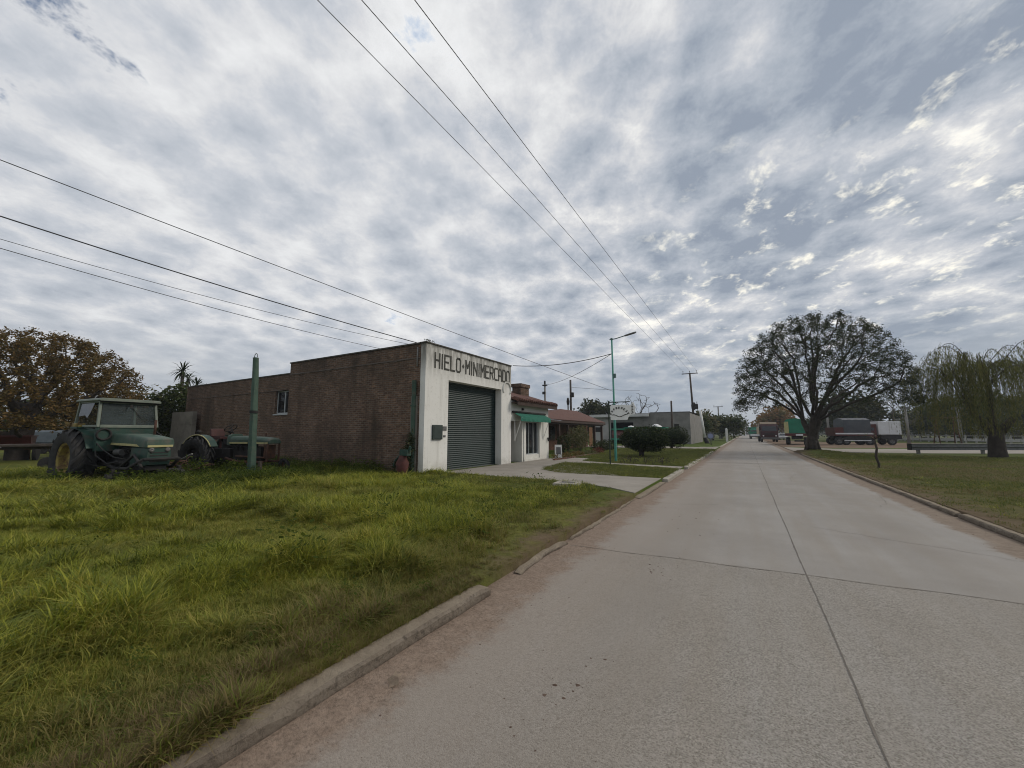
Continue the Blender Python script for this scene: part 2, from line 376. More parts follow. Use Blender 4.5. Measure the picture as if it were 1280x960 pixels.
ccol = w.mix(calm, ccol, (.645, .66, .685))
thin = w.math('SUBTRACT', 1.0, w.maprange(d, .30, .54))
glow = w.math('MULTIPLY', w.math('MULTIPLY', w.maprange(dirdot(1000, 330), .84, .99), thin), .8)
ccol = w.mix(glow, ccol, (.98, .94, .84))
brk = w.noise(uv(7.0, 9.0, 2.2, 8.8), 1.0, 7, .68, .2)
bmask = w.math('MAXIMUM', w.maprange(dirdot(965, 350), .94, .995), w.maprange(dirdot(1240, 240), .955, .995))
ccol = w.mix(w.math('MULTIPLY', w.math('MULTIPLY', w.maprange(brk, .53, .70), bmask), .75), ccol, (1.05, 1.0, .86))
east = w.maprange(dx, -.1, .7)
hz = w.math('ADD', w.maprange(dz, .24, .05), w.math('MULTIPLY', east, w.maprange(dz, .30, .14, 0, .35)), clamp=True)
low = w.ramp(w.noise(uv(.25, .8, 9., 3.), 1.0, 5, .6), [(.33, (.44, .465, .49)), (.58, (.27, .318, .38))])
ccol = w.mix(w.math('MULTIPLY', hz, .85), ccol, low)
bg2 = w.n('ShaderNodeBackground', {'Color': ccol, 'Strength': 1.06})
cover = w.maprange(w.math('ADD', d, w.math('MULTIPLY', w.maprange(dirdot(-10, 5), .977, .999), -.39)), .02, .20)
mx = w.n('ShaderNodeMixShader', {0: cover, 1: bg1.outputs[0], 2: bg2.outputs[0]}); w.t.links.new(mx.outputs[0], w.out.inputs[0])
W.cycles.sampling_method = 'MANUAL'; W.cycles.sample_map_resolution = 512
# ------------------------------------------------------------------ the ground, one sheet to the horizon, with a trench for the road
RX0, RX1 = -2.27, 3.36                            # road edges (face of each kerb)
def axis(parts):
    o = []
    for a, b, st in parts: o += list(np.arange(a, b, st))
    return np.array(sorted(set(np.round(o, 4))))
gx = axis([(-1400, -400, 200), (-400, -80, 40), (-80, -30, 5), (-30, -2.41, .3), (3.55, 26, .45), (26, 80, 4), (80, 400, 40), (400, 1401, 200)])
gx = np.array(sorted(list(gx)+[-2.41, -2.405, 0.5, 3.495, 3.50]))
gy = axis([(-400, -40, 60), (-40, -4, 4), (-4, 16, .3), (16, 60, .8), (60, 160, 5), (160, 500, 40), (500, 1601, 220)])
XX, YY = np.meshgrid(gx, gy); ZZ = gz(XX, YY)
ZZ = np.where((XX > -2.407) & (XX < 3.497), -.12, ZZ)
nx, ny = len(gx), len(gy)
idx = np.arange(nx*ny).reshape(ny, nx)
Fq = np.stack([idx[:-1, :-1], idx[:-1, 1:], idx[1:, 1:], idx[1:, :-1]], -1).reshape(-1, 4)

t = NT('grassy_earth'); p = t.pos(); s = t.n('ShaderNodeSeparateXYZ', {0: p}); px_, py_ = s.outputs[0], s.outputs[1]
g1 = t.ramp(t.noise(p, .5, 6, .65), [(.30, (.062, .080, .016)), (.5, (.105, .115, .024)), (.68, (.15, .14, .036))])
g2 = t.ramp(t.noise(p, 12, 5, .7), [(.3, .6), (.7, 1.35)])
left = t.mix(1.0, g1, g2, 'MULTIPLY')
lawn = t.ramp(t.noise(p, .9, 7, .7), [(.30, (.050, .078, .013)), (.55, (.072, .102, .018)), (.72, (.11, .115, .028))])
lawn = t.mix(1.0, lawn, g2, 'MULTIPLY')
left = t.mix(t.maprange(t.math('ADD', py_, t.math('MULTIPLY', t.noise(p, .6, 3), 1.5)), 10.4, 12.2), left, lawn)
rl = t.ramp(t.noise(t.n('ShaderNodeVectorMath', {0: p, 1: (.35, 1, 1)}, operation='MULTIPLY').outputs[0], .75, 7, .68, .3), [(.30, (.058, .066, .017)), (.48, (.09, .086, .026)), (.66, (.125, .105, .038)), (.8, (.14, .105, .05))])
rl = t.mix(1.0, rl, g2, 'MULTIPLY')
rl = t.mix(t.math('MULTIPLY', t.maprange(py_, 26, 33), .75), rl, lawn)
c = t.mix(t.maprange(px_, 0, 1), left, rl)
soil = t.ramp(t.noise(p, 5, 7, .7), [(.3, (.10, .070, .044)), (.7, (.165, .122, .08))])
olive = t.ramp(t.noise(p, 3, 7, .7), [(.3, (.085, .078, .030)), (.7, (.15, .12, .055))])
left = t.mix(t.math('MAXIMUM', t.maprange(px_, -3.6, -2.9), t.math('MULTIPLY', t.maprange(py_, 3.0, 5.0), t.maprange(px_, -7.5, -4.0))), left, olive)
# bare, trodden earth beside both kerbs
kl = t.maprange(t.math('ADD', t.math('MULTIPLY', px_, -1.), t.math('MULTIPLY', t.noise(p, 1.6, 6, .7), -2.0)), 2.05, 1.25)
bl = t.math('MULTIPLY', kl, t.math('MULTIPLY', t.maprange(py_, 3.0, 4.6), t.maprange(py_, 11, 9.0)))
c = t.mix(t.math('MULTIPLY', bl, t.math('LESS_THAN', px_, 0)), c, soil)
kr = t.maprange(t.math('ADD', px_, t.math('MULTIPLY', t.noise(p, 1.4, 6, .7), -2.4)), 3.3, 2.1)
c = t.mix(t.math('MULTIPLY', kr, t.math('GREATER_THAN', px_, 0)), c, soil)
far = t.ramp(t.noise(p, .05, 4, .6), [(.35, (.05, .066, .018)), (.65, (.095, .098, .035))])
c = t.mix(t.maprange(t.n('ShaderNodeVectorMath', {0: p}, operation='LENGTH').outputs['Value'], 75, 130), c, far)
t.principled(c, .95, 0, t.bump(t.noise(p, 22, 6, .7), .8, .05), .1); M['ground'] = t.m
g = raw_mesh('ground', np.stack([XX, YY, ZZ], -1).reshape(-1, 3), Fq, M['ground'], smooth=True); tag(g, kind='structure')

# ------------------------------------------------------------------ the concrete road
t = NT('worn_concrete_road'); p = t.pos(); s = t.n('ShaderNodeSeparateXYZ', {0: p}); px_, py_ = s.outputs[0], s.outputs[1]
strk = t.n('ShaderNodeVectorMath', {0: p, 1: (2.2, .16, 1)}, operation='MULTIPLY').outputs[0]
c = t.ramp(t.noise(p, .8, 7, .62), [(.3, (.238, .223, .204)), (.7, (.302, .286, .264))])
c = t.mix(t.ramp(t.noise(strk, 1.2, 6, .6), [(.38, 0.), (.7, .55)]), c, (.235, .205, .168))
# exposed stones of the near slab
jy = t.math('ADD', 5.67, t.math('MULTIPLY', px_, .07))
near = t.math('MULTIPLY', t.math('LESS_THAN', py_, jy), 1.0)
near = t.math('MAXIMUM', near, t.maprange(t.noise(p, .35, 3), .58, .72, 0, .35))
vor = t.n('ShaderNodeTexVoronoi', {'Vector': p, 'Scale': 105., 'Randomness': 1.0}, voronoi_dimensions='2D')
stone = t.n('ShaderNodeSeparateColor', {0: vor.outputs['Color']}).outputs[0]
pits = t.n('ShaderNodeTexVoronoi', {'Vector': p, 'Scale': 66., 'Randomness': 1.0}, voronoi_dimensions='2D')
pc = t.n('ShaderNodeSeparateColor', {0: pits.outputs['Color']}).outputs[1]
pit = t.math('MULTIPLY', t.math('GREATER_THAN', pc, .62), t.maprange(t.math('ADD', pits.outputs['Distance'], t.math('MULTIPLY', t.noise(p, 60, 3, .7), .35)), .52, .36))
sc_ = t.ramp(stone, [(.0, .48), (.2, .84), (.6, 1.03), (1., 1.28)])
spk = t.ramp(t.noise(p, 120, 3, .75), [(.36, .45), (.48, 1.0), (.66, 1.25)])
mott = t.mix(1.0, sc_, spk, 'MULTIPLY')
worn = t.math('MULTIPLY', near, t.ramp(t.noise(p, 1.1, 5, .65), [(.3, .35), (.65, .95)]))
c = t.mix(worn, c, t.mix(1.0, c, mott, 'MULTIPLY'))
c = t.mix(t.math('MULTIPLY', t.math('MULTIPLY', pit, near), .6), c, (.095, .08, .066))
c = t.mix(t.math('MULTIPLY', t.math('SUBTRACT', 1., worn), .30), c, t.mix(1.0, c, t.ramp(t.noise(p, 150, 3, .75), [(.35, .5), (.6, 1.2)]), 'MULTIPLY'))
c = t.mix(t.math('MULTIPLY', near, .10), c, (.25, .21, .13))
# dust: reddish drift along the left edge, brown along the right
eL = t.math('ADD', px_, t.math('MULTIPLY', t.math('SUBTRACT', t.noise(p, 1.5, 6, .7), .5), .95))
eL = t.math('ADD', eL, t.math('MULTIPLY', t.math('SUBTRACT', t.noise(p, 14, 4, .7), .5), .25))
dl = t.maprange(eL, -1.76, -2.05)
dw = t.math('MULTIPLY', t.maprange(eL, .1, -2.0), .6)
dust = t.ramp(t.noise(p, 9, 6, .7), [(.3, (.165, .118, .086)), (.7, (.245, .185, .14))])
c = t.mix(dw, c, (.255, .215, .178)); c = t.mix(t.math('MULTIPLY', dl, .92), c, t.mix(1.0, dust, t.ramp(t.noise(p, 48, 4, .75), [(.34, .55), (.5, 1.0), (.68, 1.25)]), 'MULTIPLY'))
eR = t.math('ADD', px_, t.math('MULTIPLY', t.math('SUBTRACT', t.noise(p, 1.3, 6, .7), .5), .7))
dr = t.maprange(eR, 2.84, 3.0)
c = t.mix(t.math('MULTIPLY', dr, .9), c, t.ramp(t.noise(p, 8, 6, .7), [(.3, (.135, .098, .07)), (.7, (.225, .175, .13))]))
lane = t.math('ADD', t.maprange(t.math('ABSOLUTE', t.math('ADD', px_, .95)), .55, .05), t.maprange(t.math('ABSOLUTE', t.math('SUBTRACT', px_, 1.9)), .6, .05))
c = t.mix(t.math('MULTIPLY', t.math('MULTIPLY', lane, t.noise(strk, .7, 5, .65)), .45), c, (.20, .178, .15))
sp = t.math('MULTIPLY', t.ramp(t.noise(p, 2.6, 4, .75), [(.66, 0.), (.72, .65)]), t.ramp(t.noise(t.n('ShaderNodeVectorMath', {0: p, 1: (1.2, .15, 1)}, operation='MULTIPLY').outputs[0], 1.0, 2), [(.5, 0.), (.6, 1.)]))
c = t.mix(sp, c, (.12, .09, .07))
h = t.math('ADD', t.math('MULTIPLY', vor.outputs['Distance'], t.math('MULTIPLY', near, -.8)), t.noise(p, 40, 5, .7))
t.principled(c, .9, 0, t.bump(h, .35, .008), .25); M['road'] = t.m
ry = axis([(-12, 30, 1.0), (30, 120, 5), (120, 701, 40)]); rx = np.linspace(-2.41, 3.50, 13)
XX, YY = np.meshgrid(rx, ry); ZZ = .012*(1-((XX-.55)/2.95)**2)+.03*sstep(-XX, 1.95, 2.3)*vnoise(YY*1.3, XX*0, 8)+.025*sstep(XX, 3.0, 3.35)*vnoise(YY*1.1, XX*0, 9)
n2 = len(rx); idx = np.arange(XX.size).reshape(XX.shape)
Fq = np.stack([idx[:-1, :-1], idx[:-1, 1:], idx[1:, 1:], idx[1:, :-1]], -1).reshape(-1, 4)
tag(raw_mesh('road', np.stack([XX, YY, ZZ], -1).reshape(-1, 3), Fq, M['road'], smooth=True), kind='structure')
# joints between the slabs, filled with dark dirt
M['joint'] = mat_var('dirt_filled_joint', (.11, .095, .08), (.155, .135, .115), 9, .95, .3)
j = MB()
def strip(pts, w0, seed):
    rr = random.Random(seed); V = []; F = []
    for i, (x, y) in enumerate(pts):
        q = pts[min(i+1, len(pts)-1)]; r_ = pts[max(i-1, 0)]; d = Vector((q[0]-r_[0], q[1]-r_[1], 0)).normalized(); n = Vector((-d.y, d.x, 0))
        w_ = w0*rr.uniform(.55, 1.35); z = .012*(1-((x-.55)/2.95)**2)+.004
        o = rr.uniform(-.002, .002)
        V += [Vector((x, y, z))+n*(w_+o), Vector((x, y, z))-n*(w_-o)]
    for i in range(len(pts)-1): F.append((2*i, 2*i+1, 2*i+3, 2*i+2))
    j.add(V, F)
strip([(.5+.004*math.sin(y*1.7), y) for y in np.concatenate([np.arange(-4, 14, .12), np.arange(14, 70, .8)])], .0055, 1)
for yc, w_ in ((5.63, .0055), (-1.2, .006), (14.9, .006), (24.2, .05), (33.4, .03)):
    strip([(x, yc+.075*x+.015*math.sin(x*5+yc)) for x in np.arange(-2.1 if yc > 24 else -2.25, 3.0, .08)], w_, int(yc*10))
for (x_, y_, dx_, dy_, n_, sd_) in ((2.95, 7.6, -.09, .035, 26, 3), (-1.9, 9.4, .10, .05, 16, 4), (.5, 12.0, .10, .03, 24, 5), (1.2, 16.0, .02, .16, 20, 6), (2.4, 11.5, .03, .12, 18, 7)):
    rc = random.Random(sd_); P_ = []
    for i in range(n_): P_.append((x_, y_)); x_ += dx_*rc.uniform(.6, 1.4)+rc.gauss(0, .02); y_ += dy_*rc.uniform(.6, 1.4)+rc.gauss(0, .02)
    strip(P_, .0035, sd_)
tag(j.build('road_joint', M['joint']), kind='structure')

# ------------------------------------------------------------------ kerbs, driveway, footpath, side road, yard
t = NT('old_kerb_concrete'); p = t.pos()
c = t.ramp(t.noise(p, 2.2, 7, .68), [(.3, (.125, .10, .078)), (.7, (.25, .215, .172))])
c = t.mix(t.ramp(t.noise(p, 26, 4, .7), [(.34, .8), (.5, 0.)]), c, (.09, .075, .06))
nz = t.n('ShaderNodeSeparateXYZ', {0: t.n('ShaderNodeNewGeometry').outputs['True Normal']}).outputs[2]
c = t.mix(t.math('MULTIPLY', t.maprange(nz, .55, .9), .75), c, t.ramp(t.noise(p, 6, 6, .7), [(.3, (.20, .16, .115)), (.7, (.32, .27, .20))]))   # paler beige on the upward faces
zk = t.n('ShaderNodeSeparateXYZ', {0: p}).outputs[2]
c = t.mix(t.math('MULTIPLY', t.maprange(t.math('ADD', zk, t.math('MULTIPLY', t.noise(p, 7, 5, .7), .05)), .065, .03), .7), c, (.075, .055, .042))   # shadow line painted into the colour along its foot
t.principled(c, .95, 0, t.bump(t.noise(p, 18, 7, .72), .9, .03), .15); M['kerb'] = t.m
t = NT('pale_kerb_concrete'); p = t.pos()
c = t.ramp(t.noise(p, 1.8, 7, .68), [(.3, (.24, .22, .185)), (.7, (.42, .39, .33))])
t.principled(c, .95, 0, t.bump(t.noise(p, 18, 7, .72), .8, .03), .15); M['kerb_pale'] = t.m
def kerb(path, w, h, mat, seed, top0=-.14, rough=.012):
    """path: points of the street-side edge; the kerb lies to its left"""
    rr = np.random.default_rng(seed); P = [Vector((*q, 0)) for q in path]
    pts = []
    for a, b in zip(P[:-1], P[1:]):
        n = max(1, int((b-a).length/.14)); pts += [a.lerp(b, i/n) for i in range(n)]
    pts.append(P[-1]); secs = []
    for i, q in enumerate(pts):
        d = (pts[min(i+1, len(pts)-1)]-pts[max(i-1, 0)]).normalized(); n = Vector((-d.y, d.x, 0))
        e = rr.normal(0, rough*.45, 4); hh = h+e[1]*.4; chip = abs(e[2])*1.2*(rr.uniform() < .5)+(.03*rr.uniform() if rr.uniform() < .08 else 0)
        if i in (0, len(pts)-1): hh -= .02
        sec = [(0.+e[3]*.6, top0), (0.008+e[3]*.6, hh-.022-chip), (.022+chip, hh-.003), (w-.02, hh+.002), (w, hh-.015), (w+.005, top0)]
        secs.append([q+n*a_+Vector((0, 0, z_)) for a_, z_ in sec])
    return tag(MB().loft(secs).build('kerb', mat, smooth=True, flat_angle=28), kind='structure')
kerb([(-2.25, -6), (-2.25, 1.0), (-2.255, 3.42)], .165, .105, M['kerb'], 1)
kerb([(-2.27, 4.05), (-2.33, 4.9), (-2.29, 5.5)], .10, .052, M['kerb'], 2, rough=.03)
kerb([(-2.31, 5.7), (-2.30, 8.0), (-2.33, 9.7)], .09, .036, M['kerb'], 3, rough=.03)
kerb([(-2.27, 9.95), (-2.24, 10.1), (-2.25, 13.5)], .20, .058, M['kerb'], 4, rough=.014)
kerb([(-2.22, 13.7), (-2.22, 17.6)], .19, .135, M['kerb_pale'], 5)
kerb([(-2.25, 19.1), (-2.25, 34), (-2.3, 36.6), (-2.8, 38.6), (-3.9, 39.9)], .19, .135, M['kerb_pale'], 6)
kerb([(-4.2, 46.4), (-2.9, 47.2), (-2.4, 49), (-2.3, 52), (-2.3, 170)], .19, .12, M['kerb_pale'], 7)
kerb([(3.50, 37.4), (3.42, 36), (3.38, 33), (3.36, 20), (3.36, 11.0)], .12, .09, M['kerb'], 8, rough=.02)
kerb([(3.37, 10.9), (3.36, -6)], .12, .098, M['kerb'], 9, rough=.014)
def sheet(name, pts, mat, lift=.018, thick=.10):
    """flat piece laid on the ground; the lawn falls evenly to the house, so a planar cut follows it"""
    bm = bmesh.new(); f = bm.faces.new([bm.verts.new((x, y, gzf(x, y)+lift)) for x, y in pts]); bmesh.ops.triangulate(bm, faces=[f])
    bmesh.ops.recalc_face_normals(bm, faces=bm.faces)
    me = bpy.data.meshes.new(name); bm.to_mesh(me); bm.free(); me.materials.append(mat)
    o = bpy.data.objects.new(name, me); COL.objects.link(o)
    sm = o.modifiers.new('thick', 'SOLIDIFY'); sm.thickness = thick; sm.offset = 0 if lift < 0 else -1
    for q in me.polygons:
        if q.normal.z < 0: q.flip()
    return tag(o, kind='structure')
t = NT('swept_concrete'); p = t.pos()
c = t.ramp(t.noise(p, 1.1, 7, .65), [(.3, (.235, .212, .18)), (.7, (.315, .288, .25))])
c = t.mix(t.ramp(t.noise(p, 4, 7, .75), [(.56, 0.), (.75, .55)]), c, (.16, .135, .11))
t.principled(c, .92, 0, t.bump(t.noise(p, 25, 6, .7), .4, .01), .2); M['paving'] = t.m
sheet('driveway', [(-10.28, 11.95), (-9.0, 11.85), (-7.2, 11.75), (-5.6, 11.62), (-4.2, 11.3), (-3.2, 10.75), (-2.44, 10.1), (-2.44, 13.7), (-3.7, 13.75), (-6.15, 13.95), (-7.1, 14.6), (-7.75, 16.1), (-8.0, 19.0), (-10.28, 19.0)], M['paving'])
sheet('footpath', [(-10.28, 19.0), (-8.0, 19.0), (-6.0, 18.95), (-2.42, 17.75), (-2.42, 18.8), (-6.0, 19.75), (-7.6, 20.6), (-8.0, 23.0), (-10.28, 23.0)], M['paving'])
t = NT('dusty_side_road'); p = t.pos()
c = t.ramp(t.noise(p, .5, 7, .65), [(.3, (.24, .215, .185)), (.7, (.32, .295, .26))])
t.principled(c, .95, 0, t.bump(t.noise(p, 10, 6, .7), .4, .02), .15); M['side_road'] = t.m
sheet('side_road', [(3.5, 42.0), (6.4, 39.6), (12, 42.2), (18, 45.2), (30, 51.5), (60, 67), (60, 77), (30, 61), (18, 55.0), (12, 51.5), (7.4, 49.2), (3.5, 52)], M['side_road'], .012, .05)
sheet('side_road', [(-2.42, 40.4), (-4, 40.6), (-40, 42.0), (-40, 46.5), (-4, 45.9), (-2.42, 46.2)], M['side_road'], .012, .05)
t = NT('trodden_red_earth'); p = t.pos()
c = t.ramp(t.noise(p, .35, 7, .68), [(.3, (.115, .072, .048)), (.55, (.175, .125, .09)), (.72, (.21, .165, .125))])
c = t.mix(t.ramp(t.noise(p, .25, 6, .7), [(.55, 0.), (.68, .8)]), c, (.075, .08, .025))
t.principled(c, .95, 0, t.bump(t.noise(p, 6, 6, .7), .6, .04), .1); M['yard'] = t.m
sheet('dirt_yard', [(3.5, 54), (7.4, 52), (14, 56), (20, 60), (26, 66), (28, 82), (16, 84), (9, 88), (3.5, 130)], M['yard'], .008, .04)

# clods of mud and dung dropped on the near lane
M['mud'] = mat_var('dried_mud', (.075, .048, .034), (.12, .082, .06), 30, .95, .6)
V = []; F = []; rr = random.Random(5)
def clod(x, y, r):
    b = len(V); k = 7
    z0 = .012*(1-((x-.55)/2.95)**2)
    V.append((x, y, z0+r*rr.uniform(.25, .5)))
    for i in range(k):
        a_ = 2*math.pi*i/k; q = r*rr.uniform(.55, 1.25); V.append((x+math.cos(a_)*q, y+math.sin(a_)*q*.9, z0-.002))
    for i in range(k): F.append((b, b+1+i, b+1+(i+1) % k))
for (u_, v_), n, sp, r0 in (((690, 855), 30, .16, .008), ((722, 850), 26, .2, .008), ((830, 706), 24, .2, .010), ((708, 876), 5, .05, .022), ((748, 826), 3, .04, .017), ((700, 868), 7, .12, .009), ((735, 835), 9, .14, .007), ((818, 711), 9, .08, .022), ((840, 700), 5, .15, .012), ((655, 912), 5, .10, .014), ((860, 642), 10, .25, .02), ((853, 655), 10, .3, .02)):
    q = atz(u_, v_, .005)
    for _ in range(n): clod(q.x+rr.gauss(0, sp), q.y+rr.gauss(0, sp*1.5), r0*rr.uniform(.4, 1.2))
for _ in range(520):
    clod(rr.uniform(-2.26, -2.0)+abs(rr.gauss(0, .22)), rr.uniform(.8, 14), rr.uniform(.003, .012))
for _ in range(170):
    clod(rr.uniform(2.85, 3.3), rr.uniform(5, 26), rr.uniform(.007, .02))
for _ in range(60):
    clod(rr.uniform(-1.5, 3), rr.uniform(1.5, 14), rr.uniform(.003, .009))
o = raw_mesh('mud_crumbs', V, F, M['mud']); tag(o, 'crumbs of dried mud scattered over the concrete road', 'mud', kind='stuff')
q = atz(493, 853, .02)
dl_ = MB(); pts = [(0, -.05), (.025, -.02), (.06, -.015), (.03, .01), (.035, .05), (.0, .025), (-.035, .05), (-.03, .01), (-.06, -.015), (-.025, -.02)]
dl_.add([(q.x+x_*.9, q.y+y_*.9, .035+.18*abs(x_)+.03*math.sin(y_*40)) for x_, y_ in pts], [tuple(range(len(pts)))])
tag(dl_.build('dry_leaf', mat_var('dry_leaf_brown', (.30, .23, .16), (.22, .16, .11), 40, .8, .3)), 'pale dry leaf lying in the dusty gutter near the kerb', 'leaf')
# ------------------------------------------------------------------ grass: tufts of real blades, set out by noise
def tuft(name, mat, n, h, spread, width, lean, seed, seg=3):
    r = np.random.default_rng(seed); V = []; F = []; rn = []
    for i in range(n):
        a = r.uniform(0, 2*math.pi); b = r.uniform(0, 2*math.pi); rad = spread*math.sqrt(r.uniform())
        x0, y0 = rad*math.cos(a), rad*math.sin(a); hh = h*r.uniform(.45, 1.1); ln = lean*r.uniform(.15, 1.2)
        d = np.array([math.cos(b), math.sin(b)]); s_ = np.array([-d[1], d[0]]); w0 = width*r.uniform(.6, 1.3); b0 = len(V)
        for k in range(seg+1):
            t_ = k/seg; z = hh*(t_-.35*ln*t_*t_); o = d*hh*ln*t_**2
            w_ = w0*(1-t_**1.6)*.5
            if k == seg: V.append((x0+o[0], y0+o[1], z))
            else: V += [(x0+o[0]-s_[0]*w_, y0+o[1]-s_[1]*w_, z-.015 if k == 0 else z), (x0+o[0]+s_[0]*w_, y0+o[1]+s_[1]*w_, z-.015 if k == 0 else z)]
        q = r.uniform()
        for k in range(seg-1): F.append((b0+2*k, b0+2*k+1, b0+2*k+3)); F.append((b0+2*k, b0+2*k+3, b0+2*k+2)); rn += [q, q]
        F.append((b0+2*seg-2, b0+2*seg-1, b0+2*seg)); rn.append(q)
    return raw_mesh(name, V, F, mat, parent='nolink', rnd=rn)
def weed(name, mat, n, h, spread, size, seed):
    r = np.random.default_rng(seed); V = []; F = []; rn = []
    for i in range(n):
        a = r.uniform(0, 6.283); rad = spread*math.sqrt(r.uniform()); z = h*r.uniform(.15, 1.)
        c = np.array([rad*math.cos(a), rad*math.sin(a), z]); b = r.uniform(0, 6.283); tl = r.uniform(-.7, .5); L = size*r.uniform(.5, 1.2)
        d = np.array([math.cos(b)*math.cos(tl), math.sin(b)*math.cos(tl), math.sin(tl)]); s_ = np.array([-math.sin(b), math.cos(b), 0]); b0 = len(V)
        V += [c, c+d*L*.5+s_*L*.28, c+d*L, c+d*L*.5-s_*L*.28]; F += [(b0, b0+1, b0+2), (b0, b0+2, b0+3)]; q = r.uniform(); rn += [q, q]
    return raw_mesh(name, V, F, mat, parent='nolink', rnd=rn)
def mat_grass(name, lush, dry, trans=.35):
    t = NT(name); a = t.n('ShaderNodeAttribute', attribute_name='rnd').outputs['Fac']
    p = t.pos(); n1 = t.noise(p, .45, 4, .6); n2 = t.noise(p, 2.1, 3, .6)
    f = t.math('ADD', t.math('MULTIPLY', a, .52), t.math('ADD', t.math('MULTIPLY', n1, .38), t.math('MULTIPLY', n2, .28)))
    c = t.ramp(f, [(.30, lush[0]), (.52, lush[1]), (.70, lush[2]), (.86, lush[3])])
    isdry = t.n('ShaderNodeAttribute', attribute_name='dry', attribute_type='INSTANCER').outputs['Fac']
    c = t.mix(t.math('MULTIPLY', isdry, t.maprange(a, .12, .5)), c, t.mix(a, dry[0], dry[1]))
    d = t.n('ShaderNodeBsdfPrincipled', {'Base Color': c, 'Roughness': .6, 'Specular IOR Level': .22})
    tr = t.n('ShaderNodeBsdfTranslucent', {'Color': c})
    mx = t.n('ShaderNodeMixShader', {0: trans, 1: d.outputs[0], 2: tr.outputs[0]}); t.t.links.new(mx.outputs[0], t.out.inputs[0]); return t.m
M['grass'] = mat_grass('meadow_grass_blades', [(.055, .085, .014), (.185, .222, .026), (.32, .325, .038), (.42, .37, .075)], [(.26, .20, .085), (.17, .12, .06)])  # blade tones vary at random; the darkest paints in shade between blades
M['lawn'] = mat_grass('mown_lawn_blades', [(.055, .088, .017), (.098, .130, .024), (.155, .168, .034), (.22, .20, .055)], [(.27, .22, .095), (.20, .15, .075)])
M['weed'] = mat_leaf('weed_leaves', [(.2, (.04, .062, .012)), (.55, (.072, .10, .016)), (.85, (.12, .145, .026))], .45, .6, .95)
protos = bpy.data.collections.new('tuft_kinds')        # kept out of the scene; only the scattered grass shows them
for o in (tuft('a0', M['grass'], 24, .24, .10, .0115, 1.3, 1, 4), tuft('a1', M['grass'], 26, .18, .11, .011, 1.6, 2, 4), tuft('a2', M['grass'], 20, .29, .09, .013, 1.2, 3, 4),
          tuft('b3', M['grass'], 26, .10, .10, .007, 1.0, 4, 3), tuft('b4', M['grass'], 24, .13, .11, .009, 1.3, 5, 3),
          tuft('c5', M['lawn'], 34, .042, .11, .007, .9, 6, 2), tuft('c6', M['lawn'], 34, .055, .12, .008, 1.1, 7, 2),
          weed('d7', M['weed'], 60, .30, .17, .055, 8), weed('d8', M['weed'], 60, .15, .20, .05, 9)):
    protos.objects.link(o)
def grass_tree():
    ng = bpy.data.node_groups.new('scatter', 'GeometryNodeTree')
    ng.interface.new_socket('Geometry', in_out='INPUT', socket_type='NodeSocketGeometry'); ng.interface.new_socket('Geometry', in_out='OUTPUT', socket_type='NodeSocketGeometry')
    N = ng.nodes; L = ng.links
    gi = N.new('NodeGroupInput'); go = N.new('NodeGroupOutput')
    ci = N.new('GeometryNodeCollectionInfo'); ci.inputs[0].default_value = protos; ci.inputs['Separate Children'].default_value = True; ci.inputs['Reset Children'].default_value = True
    ip = N.new('GeometryNodeInstanceOnPoints'); ip.inputs['Pick Instance'].default_value = True
    def at(nm, typ):
        a = N.new('GeometryNodeInputNamedAttribute'); a.data_type = typ; a.inputs[0].default_value = nm; return a.outputs[0]
    L.new(gi.outputs[0], ip.inputs['Points']); L.new(ci.outputs[0], ip.inputs['Instance'])
    L.new(at('kind', 'INT'), ip.inputs['Instance Index']); L.new(at('rot', 'FLOAT_VECTOR'), ip.inputs['Rotation']); L.new(at('size', 'FLOAT_VECTOR'), ip.inputs['Scale'])
    L.new(ip.outputs[0], go.inputs[0]); return ng
GT = grass_tree()
def scatter(name, P, kind, size, dry, label, cat):
    n = len(P); me = bpy.data.meshes.new(name); me.vertices.add(n); me.vertices.foreach_set('co', np.asarray(P, np.float32).ravel())
    a = me.attributes.new('kind', 'INT', 'POINT'); a.data.foreach_set('value', np.asarray(kind, np.int32))
    rot = np.stack([rng.normal(0, .16, n), rng.normal(0, .16, n), rng.uniform(0, 6.283, n)], -1)
    a = me.attributes.new('rot', 'FLOAT_VECTOR', 'POINT'); a.data.foreach_set('vector', rot.astype(np.float32).ravel())
    a = me.attributes.new('size', 'FLOAT_VECTOR', 'POINT'); a.data.foreach_set('vector', np.asarray(size, np.float32).ravel())
    a = me.attributes.new('dry', 'FLOAT', 'POINT'); a.data.foreach_set('value', np.asarray(dry, np.float32))
    o = bpy.data.objects.new(name, me); COL.objects.link(o)
    m = o.modifiers.new('tufts', 'NODES'); m.node_group = GT
    return tag(o, label, cat, kind='stuff')
def inpoly(x, y, poly):
    r = np.zeros(len(x), bool); n = len(poly)
    for i in range(n):
        x1, y1 = poly[i]; x2, y2 = poly[(i+1) % n]
        c = ((y1 > y) != (y2 > y)) & (x < (x2-x1)*(y-y1)/(y2-y1+1e-12)+x1); r ^= c
    return r
DRIVE = [(-10.28, 11.95), (-9.0, 11.85), (-7.2, 11.75), (-5.6, 11.62), (-4.2, 11.3), (-3.2, 10.75), (-2.2, 10.0), (-2.2, 13.75), (-3.7, 13.75), (-6.15, 13.95), (-7.1, 14.6), (-7.75, 16.1), (-8.0, 19.0), (-10.28, 19.0)]
FPATH = [(-10.28, 19.0), (-8.0, 19.0), (-6.0, 18.95), (-2.2, 17.7), (-2.2, 18.9), (-6.0, 19.75), (-7.6, 20.6), (-8.0, 23.0), (-10.28, 23.0)]
def cand(n, x0, x1, y0, y1):
    return rng.uniform(x0, x1, n), rng.uniform(y0, y1, n)
